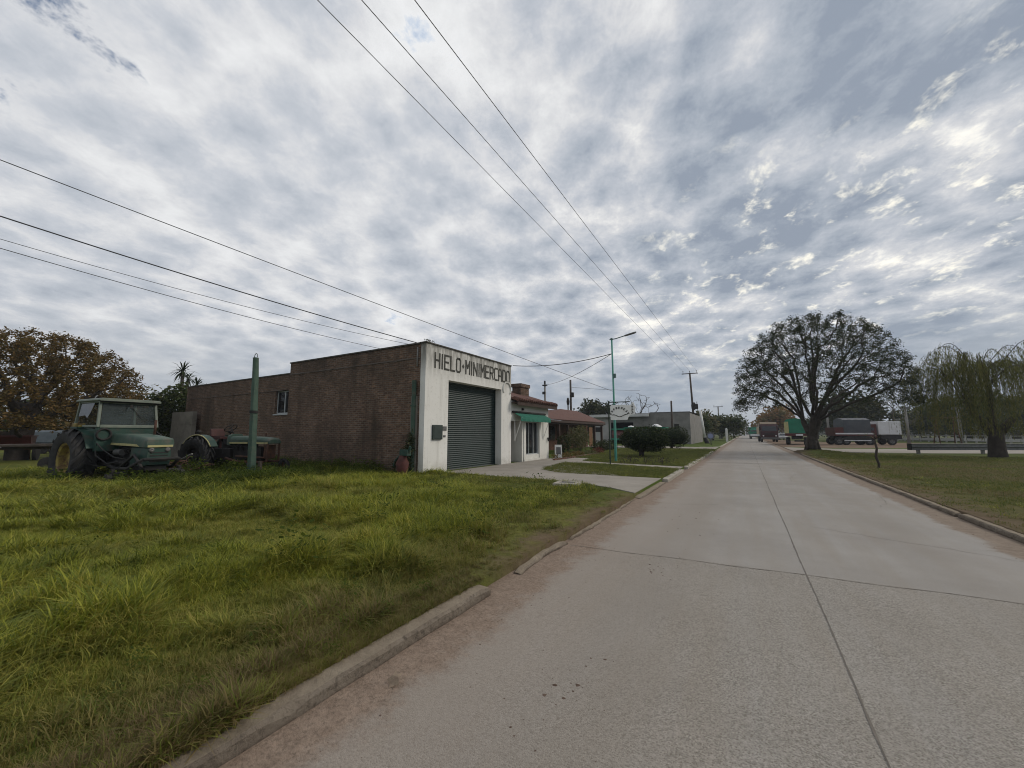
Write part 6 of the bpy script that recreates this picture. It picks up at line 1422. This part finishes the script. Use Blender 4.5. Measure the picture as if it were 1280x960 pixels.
# flat trailer bed sticking out behind the tractor, and the red machine at the left edge
q = polar(44, 23.5); fb = empty('flat_trailer', (q.x, q.y, gzf(q.x, q.y)), R(62), 'weathered flat wooden trailer bed behind the cabbed tractor', 'trailer')
b = MB(); b.box((0, 0, .93), (1.7, 1.0, .08)); b.box((0, 0, .84), (1.5, .2, .12)); b.build('bed', M['pole'], fb)
for sg in (-1, 1):
    b = MB(); b.lathe([(.0001, -.06), (.14, -.06), (.25, -.05), (.26, 0), (.25, .05), (.14, .06), (.0001, .06)], (.6, sg*.5, .24), 'y', 16); b.build('wheel', M['rubber'], fb, smooth=True, flat_angle=40)
b = MB(); b.tube([(.6, -.5, .24), (.6, .5, .24)], .04, 8); b.box((.6, 0, .52), (.08, .7, .6)); b.build('axle', M['rust'], fb)
q = polar(-18, 33); rm = empty('seed_drill', (q.x, q.y, gzf(q.x, q.y)), R(70), 'dull red farm implement standing under the brown tree', 'farm machine')
b = MB(); b.loft([[(x_, -.55, 1.25), (x_, .55, 1.25), (x_, .3, .75), (x_, -.3, .75)] for x_ in (-1.6, 1.6)]); b.box((0, 0, 1.28), (3.3, 1.15, .05)); b.build('hopper', M['truck_red'], rm)
b = MB(); b.box((0, 0, .62), (3.2, .12, .12)); b.tube([(0, 0, .62), (0, -1.5, .5)], .05, 8)
for i in range(9): b.tube([(-1.5+i*.375, 0, .65), (-1.5+i*.375, .25, .08)], .035, 6)
b.build('frame', M['rust'], rm)
for sg in (-1, 1):
    b = MB(); b.lathe([(.0001, -.08), (.3, -.08), (.46, -.07), (.48, 0), (.46, .07), (.3, .08), (.0001, .08)], (sg*1.75, 0, .46), 'x', 18); b.build('wheel', M['rubber'], rm, smooth=True, flat_angle=40)

for i, (x_, y_, w_, h_, lab) in enumerate(((-13.0, 10.55, .9, .42, 'low green weeds at the brick wall, nearest to the water pump'), (-14.6, 10.5, .8, .34, 'low green weeds at the brick wall, behind the timber post'), (-16.1, 6.15, .55, .5, 'tall weeds grown up beside the scrap heap'), (-15.2, 6.9, .6, .42, 'weeds at the foot of the timber post'), (-14.8, 4.2, .7, .36, 'weeds under the nose of the cabbed tractor'), (-16.6, 3.2, .6, .34, 'weeds at the yellow rear wheel of the cabbed tractor'), (-15.9, 7.7, .6, .45, 'weeds under the open tractor'))):
    bush('weed_clump', (x_, y_, gzf(x_, y_)), lab, [((0, 0, h_*.55), (w_, w_*.6, h_*.75)), ((w_*.5, .1, h_*.4), (w_*.6, w_*.5, h_*.6))], 650, 'weed', .085, 300+i, 'weed clumps around the tractors', 3, cat='weeds', shell=.15, lump=.25, spread=.06)
# ------------------------------------------------------------------ right side: sapling, guard rail, trucks, fence
q = atz(1098, 585.5, .1)
sp_ = empty('young_tree', (q.x, q.y, gzf(q.x, q.y)), 0, 'crooked bare sapling stem standing alone in the lawn across the road', 'sapling')
b = MB(); b.tube([(0, 0, -.1), (.03, 0, .2), (-.04, 0, .5), (.02, 0, .85), (-.02, 0, 1.1), (0, 0, 1.2)], [.055, .045, .05, .042, .04, .035], 7); b.tube([(0, 0, 1.2), (-.14, .02, 1.34), (-.28, .0, 1.28)], [.03, .022, .012], 5); b.tube([(0, 0, 1.25), (.13, .03, 1.38), (.26, .02, 1.36)], [.03, .02, .012], 5); b.tube([(-.01, 0, 1.28), (.02, .1, 1.5)], [.025, .01], 5)
b.build('trunk', M['bark'], sp_, smooth=True)
rs = np.random.default_rng(2); C = np.array([(0, 0, 1.35)])+rs.normal(0, 1, (26, 3))*np.array([.18, .1, .07]); V, F = leaf_quads(C, .09, .5, rs); raw_mesh('crown', V, F, M['leaf_pale'], sp_, rnd=rs.uniform(size=26))
# guard rail along the side road
ra = atz(1146, 567.5, .06); rb_ = ra+Vector((.865, .502, 0))*16; ra = Vector((ra.x, ra.y, 0))
gr = empty('guard_rail', (ra.x, ra.y, gzf(ra.x, ra.y)), math.atan2(.502, .865), 'grey steel guard rail on short posts, along the side road behind the willow', 'guard rail')
prof = [(-.04, .30), (.03, .36), (.03, .46), (-.04, .52), (-.04, .56), (.03, .62), (.03, .72), (-.04, .78)]
b = MB(); V = []; F = []
for x_ in np.arange(-.4, 15, .5):
    V += [(x_, y_-.06, z_) for y_, z_ in prof]
k = len(prof)
for i in range(len(V)//k-1):
    for j_ in range(k-1): F.append((i*k+j_, i*k+j_+1, (i+1)*k+j_+1, (i+1)*k+j_))
b.add(V, F); rl_ = b.build('rail', M['galv'], gr); mo = rl_.modifiers.new('thick', 'SOLIDIFY'); mo.thickness = .012
b = MB(); b.loft([[(-.4+x_, y_-.06+dy_, z_) for y_, z_ in ((-.05, .30), (.05, .30), (.05, .78), (-.05, .78))] for x_, dy_ in ((0, 0), (-.12, .02), (-.18, .08))]); b.build('end_piece', M['dark'], gr)
for x_ in (.2, 4.9, 9.8, 14.2):
    b = MB(); b.box((x_, .07, .30), (.18, .14, .95)); b.build('post', M['concrete_pole'], gr, bevel=.01)

# ---- vehicles
def wheels(root, spots, r, w=.28):
    for x_, y_ in spots:
        b = MB(); b.lathe([(r*.55, -w/2), (r*.9, -w/2), (r, -w*.35), (r, w*.35), (r*.9, w/2), (r*.55, w/2)], (x_, y_, r), 'y', 22); wl = b.build('wheel', M['rubber'], root, smooth=True, flat_angle=35)
        b = MB(); s_ = 1 if y_ > 0 else -1; b.lathe([(r*.56, -w*.45), (r*.56, w*.45), (r*.3, s_*w*.2), (r*.14, s_*w*.38), (.0001, s_*w*.38), (.0001, -s_*w*.2), (r*.3, -s_*w*.1)], (x_, y_, r), 'y', 16); b.build('rim', M['iron'], wl, smooth=True, flat_angle=40)
def cabover(root, x, mat, w=2.4, h0=.85, h1=2.9, ln=1.9):
    """a flat-fronted lorry cab whose nose is at x"""
    b = MB(); S = []
    for dy in (-w/2, -w/2+.06, w/2-.06, w/2):
        k = 1 if abs(dy) < w/2-.01 else .97
        S.append([(x-ln, dy, h0), (x-.05, dy, h0), (x, dy, h0+.5), (x-.02, dy, h0+1.0), (x-.22*k, dy, h1-.25), (x-.45, dy, h1), (x-ln, dy, h1)])
    b.loft(S); c = b.build('cab', mat, root, smooth=True, flat_angle=30)
    b = MB(); b.add([(x-.035, -w/2+.2, h0+1.08), (x-.035, w/2-.2, h0+1.08), (x-.215, w/2-.26, h1-.34), (x-.215, -w/2+.26, h1-.34)], [(0, 1, 2, 3)]); ws = b.build('windscreen', M['glass_dark'], c); ws.location.x = .015
    for s_ in (-1, 1):
        b = MB(); b.bx(x-1.25, x-.4, s_*w/2-.01, s_*w/2+.012, h0+1.1, h1-.42); b.build('side_window', M['glass_dark'], c)
        b = MB(); b.lathe([(.0001, .03), (.10, .025), (.12, -.03), (.0001, -.04)], (x, s_*(w/2-.35), h0+.25), 'x', 12); b.build('headlight', M['truck_white'], c, smooth=True)
        b = MB(); b.bx(x-.15, x-.05, s_*(w/2+.08)-.08, s_*(w/2+.08)+.08, h0+1.2, h0+1.65); b.build('mirror', M['dark'], c)
    b = MB(); b.bx(x-.02, x+.10, -w/2, w/2, .45, h0-.02); b.build('bumper', M['iron'], c, bevel=.03)
    b = MB()
    for z_ in (h0+.35, h0+.48, h0+.61): b.bx(x-.03, x+.02, -w/2+.5, w/2-.5, z_, z_+.06)
    b.build('grille', M['dark'], c); return c
def facing(px0, py0, z, px1, py1): 
    a = atz(px0, py0, z); c = atz(px1, py1, z); return a, c
# dark tarpaulin grain trailer with its lorry, side on
v0 = Vector((9.9, 66.2, 0)); 
tr1 = empty('covered_trailer', (11.6, 67.0, gzf(11, 67)), R(16), 'long trailer under a dark grey tarpaulin, red headboard, parked side on in the yard', 'trailer', 'lorries in the dirt yard')
b = MB(); prof = lambda x_, e=0.: [(x_, -1.2, 1.55), (x_, -1.23, 2.6), (x_, -1.1, 3.25-e), (x_, 0, 3.5-e), (x_, 1.1, 3.25-e), (x_, 1.23, 2.6), (x_, 1.2, 1.55)]
b.loft([prof(x_, .06*(i % 2)) for i, x_ in enumerate(np.linspace(-.95, 2.0, 9))]); b.build('tarpaulin', M['tarp_grey'], tr1, smooth=True, flat_angle=40)
b = MB(); b.bx(-1.95, -.98, -1.2, 1.2, 1.35, 2.25); b.bx(-1.9, 2.1, -1.21, 1.21, 1.18, 1.34); b.build('sideboard', M['truck_red'], tr1)
b = MB(); b.bx(-1.9, 2.2, -1.24, -1.215, 1.36, 1.54); b.bx(-1.0, 1.9, -1.24, -1.2, .52, .62); b.build('side_rail', M['truck_white'], tr1)
b = MB(); b.bx(-1.8, 2.2, -.5, .5, .85, 1.17); b.bx(-.6, 1.8, -1.15, -.9, .65, 1.15); b.build('chassis', M['dark'], tr1)
wheels(tr1, [(-1.5, -1.05), (-1.5, 1.05), (-.75, -1.05), (-.75, 1.05), (1.75, -1.05), (1.75, 1.05)], .5)
tr2 = empty('box_lorry', (14.9, 68.6, gzf(15, 68)), R(193), 'lorry with dark red cab and white box body, behind the dark trailer', 'lorry', 'lorries in the dirt yard')
cabover(tr2, 2.1, M['truck_red'], 2.3, .75, 2.65, 1.5)
b = MB(); b.bx(-1.9, .45, -1.2, 1.2, 1.32, 3.0); b.build('box_body', M['truck_white'], tr2, bevel=.05)
b = MB()
for x_ in (-1.88, -.72, .43): b.bx(x_-.03, x_+.03, 1.201, 1.225, 1.33, 2.98)
b.build('body_ribs', M['fascia'], tr2)
b = MB(); b.bx(-1.9, 1.9, -.45, .45, .7, 1.3); b.bx(-1.92, .2, .95, 1.2, .75, 1.28); b.build('chassis', M['dark'], tr2)
wheels(tr2, [(1.3, -1.05), (1.3, 1.05), (-.9, -1.05), (-.9, 1.05)], .47)
# green tarpaulin trailer behind the tree, seen from its tail
q = atz(996, 556, .06)
tr3 = empty('green_trailer', (q.x+.35, q.y+2.5, gzf(q.x, q.y)), R(82), 'trailer with green tarpaulin and red tailboard, partly behind the big tree trunk', 'trailer', 'lorries in the dirt yard')
b = MB(); b.loft([[(x_, -1.15, 1.5), (x_, -1.18, 2.9), (x_, -.95, 3.3), (x_, 0, 3.45), (x_, .95, 3.3), (x_, 1.18, 2.9), (x_, 1.15, 1.5)] for x_ in np.linspace(-2.5, 4, 8)]); b.build('tarpaulin', M['tarp_green'], tr3, smooth=True, flat_angle=40)
b = MB(); b.bx(-2.54, -2.505, .72, 1.17, 1.5, 3.0); b.bx(-2.3, 3.8, 1.18, 1.21, 1.55, 2.9); b.build('pale_flap', M['cream_stripe'], tr3)
b = MB(); b.bx(-2.6, 4, -1.15, 1.15, 1.15, 1.48); b.build('tailboard', M['truck_red'], tr3)
b = MB(); b.bx(-2.4, 4, -.5, .5, .7, 1.14); b.bx(-2.62, -2.5, -.9, .2, .42, .62); b.build('chassis', M['dark'], tr3)
b = MB(); b.bx(-2.64, -2.61, -.75, .0, 1.18, 1.40); b.build('number_board', M['truck_white'], tr3)
wheels(tr3, [(-1.7, -.95), (-1.7, .95), (-.8, -.95), (-.8, .95)], .5, .4)
# dark red lorry facing the camera, cream roof board
q = atz(961, 552.6, .05)
tr4 = empty('parked_lorry', (q.x, q.y+2.0, gzf(q.x, q.y)), R(-84), 'dark maroon lorry with cream roof board facing up the road, left of the green trailer', 'lorry', 'lorries in the dirt yard')
cabover(tr4, 2.0, M['truck_maroon'], 2.5, .8, 3.0, 1.7)
b = MB(); b.bx(-2.8, .25, -1.25, 1.25, 1.3, 2.5); b.bx(-.2, .3, -1.25, 1.25, 2.5, 3.05); b.build('load_body', M['truck_cream'], tr4, bevel=.04)
b = MB(); b.bx(.6, 1.55, -1.15, 1.15, 3.01, 3.35); b.build('roof_board', M['truck_cream'], tr4, bevel=.03)
b = MB(); b.bx(-2.8, 1.8, -.45, .45, .65, 1.28); b.build('chassis', M['dark'], tr4)
wheels(tr4, [(1.1, -1.08), (1.1, 1.08), (-1.6, -1.08), (-1.6, 1.08)], .5)
q = atz(944.5, 548.6, .05)
tr5 = empty('parked_lorry', (q.x, q.y+2.0, gzf(q.x, q.y)), R(-86), 'green lorry with pale bumper, the farthest one down the road', 'lorry', 'lorries in the dirt yard')
cabover(tr5, 2.0, M['tarp_green'], 2.4, .8, 2.7, 1.7); b = MB(); b.bx(-3.4, .2, -1.2, 1.2, 1.2, 3.0); b.build('load_body', M['tarp_green'], tr5, bevel=.05)
b = MB(); b.bx(2.0, 2.12, -1.2, 1.2, .75, 1.25); b.build('white_front', M['truck_white'], tr5)
b = MB(); b.bx(-3.3, 1.8, -.45, .45, .65, 1.18); b.build('chassis', M['dark'], tr5); wheels(tr5, [(1.1, -1.0), (1.1, 1.0), (-2.0, -1.0), (-2.0, 1.0)], .48)
def car(px, py, rz, mat, label):
    q = atz(px, py, .03); o = empty('parked_car', (q.x, q.y, gzf(q.x, q.y)), rz, label, 'car', 'cars parked behind the lorries')
    b = MB(); S = []
    for y_, k in ((-.82, .92), (-.70, 1.), (.70, 1.), (.82, .92)):
        S.append([(-2.0*k, y_, .35), (2.0*k, y_, .35), (2.05*k, y_, .65), (1.85*k, y_, .82), (.95, y_, .92), (.35, y_*.86, 1.38*k), (-.95, y_*.86, 1.40*k), (-1.75*k, y_, .98), (-2.03*k, y_, .85)])
    b.loft(S); bd_ = b.build('body', mat, o, smooth=True, flat_angle=30)
    b = MB(); b.add([(.97, -.6, .95), (.97, .6, .95), (.40, .5, 1.32), (.40, -.5, 1.32)], [(0, 1, 2, 3)]); w_ = b.build('windscreen', M['glass_dark'], bd_); w_.location = (.02, 0, .015)
    for s_ in (-1, 1):
        b = MB(); b.add([(.8, s_*.78, .94), (.33, s_*.70, 1.30), (-.9, s_*.70, 1.31), (-1.5, s_*.78, .98)], [(0, 1, 2, 3)]); w_ = b.build('side_window', M['glass_dark'], bd_); w_.location = (0, s_*.03, 0)
        b = MB(); b.lathe([(.0001, .02), (.08, .01), (.09, -.03), (.0001, -.04)], (1.98, s_*.55, .66), 'x', 10); b.build('headlight', M['fascia'], bd_, smooth=True)
    wheels(o, [(1.25, -.74), (1.25, .74), (-1.25, -.74), (-1.25, .74)], .31, .2); return o
car(972, 549.5, R(-70), M['truck_white'], 'white car just right of the maroon lorry')
car(979, 550.0, R(-100), mat_var('silver_grey_paint', (.38, .38, .38), (.33, .33, .33), 2, .4, .05), 'silver car close to the green trailer')
# green wagon with white sacks and a red vehicle by the shed
q = aty(812, 545, 50)
wg = empty('grain_wagon', (q.x, 50, gzf(q.x, 50)), 0, 'green grain wagon heaped with white sacks, behind the clipped bushes', 'wagon')
b = MB(); zt_ = aty(812, 534.5, 50).z; xl_ = aty(783, 540, 50).x-q.x; xr_ = aty(834, 540, 50).x-q.x
b.loft([[(x_, -1.05, .9), (x_, -1.2, zt_), (x_, -1.12, zt_), (x_, -.98, .98), (x_, .98, .98), (x_, 1.12, zt_), (x_, 1.2, zt_), (x_, 1.05, .9)] for x_ in (xl_, xr_)]); b.bx(xl_, xl_+.06, -1., 1., .95, zt_-.02); b.bx(xr_-.06, xr_, -1., 1., .95, zt_-.02)
b.build('body', M['tarp_green'], wg)
b = MB(); b.bx(xl_+.2, xr_-.2, -.5, .5, .6, .88); b.build('chassis', M['dark'], wg); wheels(wg, [(xl_+.8, -.95), (xl_+.8, .95), (xr_-.8, -.95), (xr_-.8, .95)], .45)
def heap(px, py, w, h, lab):
    q_ = aty(px, py, 50.0); r_ = np.random.default_rng(int(px)); b = MB(); ring = []
    for i in range(7):
        f_ = i/6; rad_ = w*(1-f_**1.3*.93); ring.append([(rad_*math.cos(a_)*r_.uniform(.7, 1.25), .8*rad_*math.sin(a_)*r_.uniform(.75, 1.2), h*(.80*f_+.2*math.sin(f_*3)*(1+.6*math.cos(a_*2+px)))+r_.uniform(-.06, .06)) for a_ in np.linspace(0, 2*math.pi, 13)[:-1]])
    b.loft(ring); o = b.build('white_sack', M['sack'], smooth=True); o.location = (q_.x, 50, zt_-.20); tag(o, lab, 'sack', 'white sacks on the wagon'); return o
heap(790, 538, .70, .50, 'low white sack at the left end of the green wagon'); heap(820, 533, .85, .75, 'taller white sack at the right end of the green wagon')
q = aty(777, 548, 56.5); rv = empty('red_harvester', (q.x, 56.5, gzf(q.x, 56.5)), R(-80), 'red and green farm machine at the mouth of the dark shed bay', 'farm machine')
b = MB(); b.loft([[(x_, -1.2, .6), (x_, -1.2, zt__), (x_, 1.2, zt__), (x_, 1.2, .6)] for x_, zt__ in ((-1.2, 1.9), (.6, 1.9), (1.1, 1.2))]); b.build('body', M['truck_red'], rv, bevel=.05)
b = MB(); b.bx(-1.3, .9, -1.3, 1.3, 1.91, 2.12); b.bx(1.0, 1.3, -1.3, 1.3, .5, .75); b.build('green_cover', M['tarp_green'], rv, bevel=.03); wheels(rv, [(.5, -1.1), (.5, 1.1), (-.8, -1.1), (-.8, 1.1)], .45)

# round road sign on a post, left
q = atz(889, 556.5, .08); zs = aty(889, 545, q.y).z; g_ = gzf(q.x, q.y)
rs_ = empty('road_sign', (q.x, q.y, g_), R(-4), 'round pale blue road sign on a thin post, beyond the tall utility pole', 'road sign')
b = MB(); b.tube([(0, 0, -.1), (0, 0, zs-g_+.5)], .05, 8); b.build('post', M['galv'], rs_, smooth=True)
b = MB(); b.lathe([(.0001, -.02), (.46, -.02), (.46, .02), (.0001, .02)], (0, -.08, zs-g_), 'y', 28); b.build('disc', M['galv'], rs_)
b = MB(); b.lathe([(.0001, -.01), (.30, -.01), (.30, .01), (.0001, .01)], (0, -.115, zs-g_), 'y', 24); b.build('blue_field', mat_var('sign_blue', (.22, .24, .42), (.28, .30, .45), 3, .5, .05), rs_)
q = atz(909, 552.5, .06); mk = empty('marker_post', (q.x, q.y, gzf(q.x, q.y)), 0, 'short white marker post in front of the dark green roadside tree', 'post')
b = MB(); b.box((0, 0, 1.0), (.35, .25, 2.2)); b.loft([[(x_*s_, y_*s_, z_) for x_, y_ in ((-.175, -.125), (.175, -.125), (.175, .125), (-.175, .125))] for s_, z_ in ((1, 2.101), (.5, 2.25))]); b.build('shaft', M['white_paint'], mk, bevel=.02)

# white picket fence far right
q0, q1 = polar(1120, 105), polar(1330, 88); nf = 16
fe = empty('white_fence', (q0.x, q0.y, .05), math.atan2(q1.y-q0.y, q1.x-q0.x), 'long low white fence far away behind the guard rail', 'fence'); Lf = (q1-q0).length
b = MB(); b.box((Lf/2, 0, 1.08), (Lf, .08, .14)); b.build('upper_rail', M['grey_render'], fe)
b = MB(); b.box((Lf/2, 0, .45), (Lf, .08, .45)); b.build('lower_rail', M['shed_pale'], fe)
for i in range(nf+1):
    b = MB(); b.box((Lf*i/nf, .12, .6), (.18, .15, 1.25)); b.build('fence_post', M['shed_pale'], fe)
def mast(px, py, dd_, h, lab):
    q_ = polar(px, dd_); o = empty('flood_mast', (q_.x, q_.y, .05), 0, lab, 'mast', 'pale masts on the right'); b = MB(); b.tube([(0, 0, -.1), (0, 0, h)], [.22, .15], 8); b.build('shaft', M['concrete_pole'], o, smooth=True)
    b = MB(); b.box((0, 0, h+.15), (1.2, .2, .35)); b.build('lamp_bar', M['galv'], o)
mast(1135, 0, 85, 5.2, 'pale mast right of the white box lorry'); mast(1201, 0, 88, 5.0, 'thin pale mast behind the willow strands'); mast(1036, 0, 92, 5.5, 'pale mast left of the dark trailer')
q = polar(1243, 118); wh = empty('white_pavilion', (q.x, q.y, .05), R(-22), 'white low building behind the willow trunk', 'building')
b = MB(); b.bx(-4.5, 4.5, -3, 3, -.1, 2.3); b.build('wall', M['white_paint'], wh); b = MB(); b.bx(-4.8, 4.8, -3.4, 3.4, 2.301, 2.55); b.build('roof', M['fascia'], wh)
for i in range(3):
    b = MB(); b.bx(-3.9+i*2.9, -2.6+i*2.9, -3.04, -3.003, .5, 1.8); b.build('window', M['glass_dark'], wh)
q = polar(1183, 62); gt = empty('rusty_swing', (q.x, q.y, .05), R(10), 'rusty frame with a crossbar on the grass behind the guard rail', 'frame')
b = MB(); b.tube([(-1.2, 0, 3.1), (1.2, 0, 3.1)], .06, 8)
for s_ in (-.7, .7):
    for t_ in (-.6, .6): b.tube([(s_, 0, 3.1), (s_*1.25, t_, -.05)], .05, 8)
b.build('frame', M['rust'], gt, smooth=True)

# ------------------------------------------------------------------ trees in the distance
def far_tree(px, dist, h, w, mat, lab, seed, n=1300, name='distant_tree', group='trees in the distance', ls=None, tr=True):
    q_ = polar(px, dist); r_ = random.Random(seed); balls = []
    for i in range(7):
        a_ = r_.uniform(0, 6.28); k = r_.uniform(.15, .62); zz_ = r_.uniform(.45, .78); balls.append(((w*k*math.cos(a_), w*k*math.sin(a_), h*zz_), (w*r_.uniform(.32, .55), w*r_.uniform(.32, .55), h*r_.uniform(.18, .28))))
    balls.append(((0, 0, h*.42), (w*.75, w*.75, h*.32)))
    return bush(name, (q_.x, q_.y, gzf(q_.x, q_.y)), lab, balls, n, mat, ls or h*.085, seed, group, 0, cat='tree', shell=.45, lump=.22, trunk=[((0, 0, -.2), (0, 0, h*.5), h*.035, h*.02)], core=.45)
far_tree(968, 140, 10.5, 8.0, 'leaf_orange', 'rounded tree in orange autumn leaf, above the maroon lorry', 1, 3000, 'autumn_tree', None)
far_tree(909, 92, 5.6, 4.2, 'leaf_green', 'dark green rounded roadside tree behind the short white marker post', 2, 2600, 'roadside_tree', 'roadside trees on the left')
far_tree(902, 118, 6.4, 4.2, 'leaf_green', 'roadside tree standing just beyond the rounded one', 22, 1600, 'roadside_tree', 'roadside trees on the left')
far_tree(917, 128, 5.2, 4.0, 'leaf_pale', 'paler low roadside tree, the last before the far buildings', 23, 1300, 'roadside_tree', 'roadside trees on the left')
far_tree(881, 84, 6.2, 3.0, 'leaf_pale', 'pale loose tree behind the round road sign', 3, 1700, 'roadside_tree', 'roadside trees on the left')
far_tree(890, 92, 5.6, 3.2, 'leaf_green', 'olive tree between the road sign and the grey utility pole', 4, 1700, 'roadside_tree', 'roadside trees on the left')
far_tree(874, 78, 5.2, 2.2, 'leaf_green', 'dark narrow tree next to the white stay pole', 5, 1200, 'roadside_tree', 'roadside trees on the left')
far_tree(747, 84, 8.6, 4.6, 'leaf_dark', 'dark evergreen crown rising over the shed roof, beside the hanging sign', 6, 2200)
far_tree(732, 88, 7.2, 4.2, 'leaf_dark', 'dark crown over the veranda roof', 7, 1500)
q = polar(797, 80); small_tree('bare_tree', q.x, q.y, 9.4, 5.2, 'taller bare leafless tree behind the shed, beyond the hanging sign', 90, 'leaf_brown', 0, .2, 'bark_grey', None, .35, 520, .05, .0, .2, None, .016)
q = polar(765, 86); small_tree('bare_tree', q.x, q.y, 7.4, 4.2, 'low bare tree behind the shed, hidden in part by the sign', 91, 'leaf_brown', 300, .3, 'bark_grey', None, .3, 320, .05, .0, .2, None, .016)
far_tree(1071, 96, 10.0, 5.2, 'leaf_dark', 'dark bushy tree rising behind the dark trailer', 8, 2600)
far_tree(1052, 102, 7.4, 4.6, 'leaf_dark', 'smaller dark tree between the big trunk and the dark trailer', 9, 1500)
far_tree(1022, 130, 6.4, 6.5, 'leaf_dark', 'low dark tree seen close beside the big trunk', 10, 1400)
for i, (px_t, dd_, h_, w_, m_, lab) in enumerate(((1150, 112, 6.8, 6.5, 'leaf_dark', 'dark tree beyond the fence, right of the pale mast'), (1172, 118, 8.2, 7.5, 'leaf_green', 'olive tree beyond the fence, above the rusty frame'), (1196, 112, 8.8, 6.5, 'leaf_dark', 'tall dark tree beyond the fence, behind the thin mast'), (1226, 104, 9.6, 8.0, 'leaf_green', 'olive tree beyond the fence, left of the willow trunk'), (1300, 112, 8.0, 7.0, 'leaf_dark', 'dark tree beyond the fence at the right edge'), (1278, 125, 9.0, 8.0, 'leaf_green', 'tall olive tree over the white pavilion'))):
    far_tree(px_t, dd_, h_, w_, m_, lab, 100+i, 1700, 'distant_tree', 'trees beyond the white fence')
q = polar(1118, 95); small_tree('bare_tree', q.x, q.y, 8.5, 4.2, 'thin bare tree over the white box lorry', 93, 'leaf_pale', 300, .3, 'bark_grey', None, .3, 380, .05, .0, .2, None, .016)
# the wood along the horizon
r = np.random.default_rng(17); C = []
for px_t in np.arange(-60, 1345, 5.5):
    if 855 < px_t < 922 and False: continue
    dd_ = r.uniform(300, 430); q_ = polar(px_t, dd_); h_ = r.uniform(4.5, 9.0)*(1.25 if 920 < px_t < 1010 else 1.); w_ = r.uniform(5, 10)
    C.append(leafball(230, (q_.x, q_.y, h_*.45), (w_, w_, h_*.55), r, shell=.5, lump=.25))
C = np.concatenate(C); C = C[C[:, 2] > 0]; V, F = leaf_quads(C, 1.5, .6, r)
o = raw_mesh('treeline', V, F, M['leaf_dark'], None, rnd=r.uniform(size=len(C))); tag(o, 'low wood along the horizon', 'treeline', kind='stuff')
q = polar(925, 260); fb_ = empty('far_building', (q.x, q.y, 0), 0, 'pale low building where the road ends on the horizon', 'building'); b = MB(); b.bx(-5, 3, -3, 3, -.2, 3.6); b.build('wall', M['truck_white'], fb_); b = MB(); b.bx(-5.4, 3.4, -3.4, 3.4, 3.601, 3.9); b.build('roof', M['galv'], fb_)
for x_ in (-3.8, -1.2, 1.2):
    b = MB(); b.bx(x_, x_+1.1, -3.05, -3.003, .9, 2.3); b.build('window', M['dark'], fb_)

# ------------------------------------------------------------------ the air
b = MB(); b.bx(-1450, 1450, -450, 1650, -1.2, 34)
hm = bpy.data.materials.new('thin_haze'); hm.use_nodes = True; ht = hm.node_tree; ht.nodes.clear()
ho = ht.nodes.new('ShaderNodeOutputMaterial'); hv = ht.nodes.new('ShaderNodeVolumePrincipled'); hv.inputs['Color'].default_value = (.80, .86, .95, 1); hv.inputs['Density'].default_value = .0005; hv.inputs['Anisotropy'].default_value = .2
ht.links.new(hv.outputs[0], ho.inputs['Volume'])
tag(b.build('haze', hm), 'thin grey haze in the air', 'haze', kind='stuff')
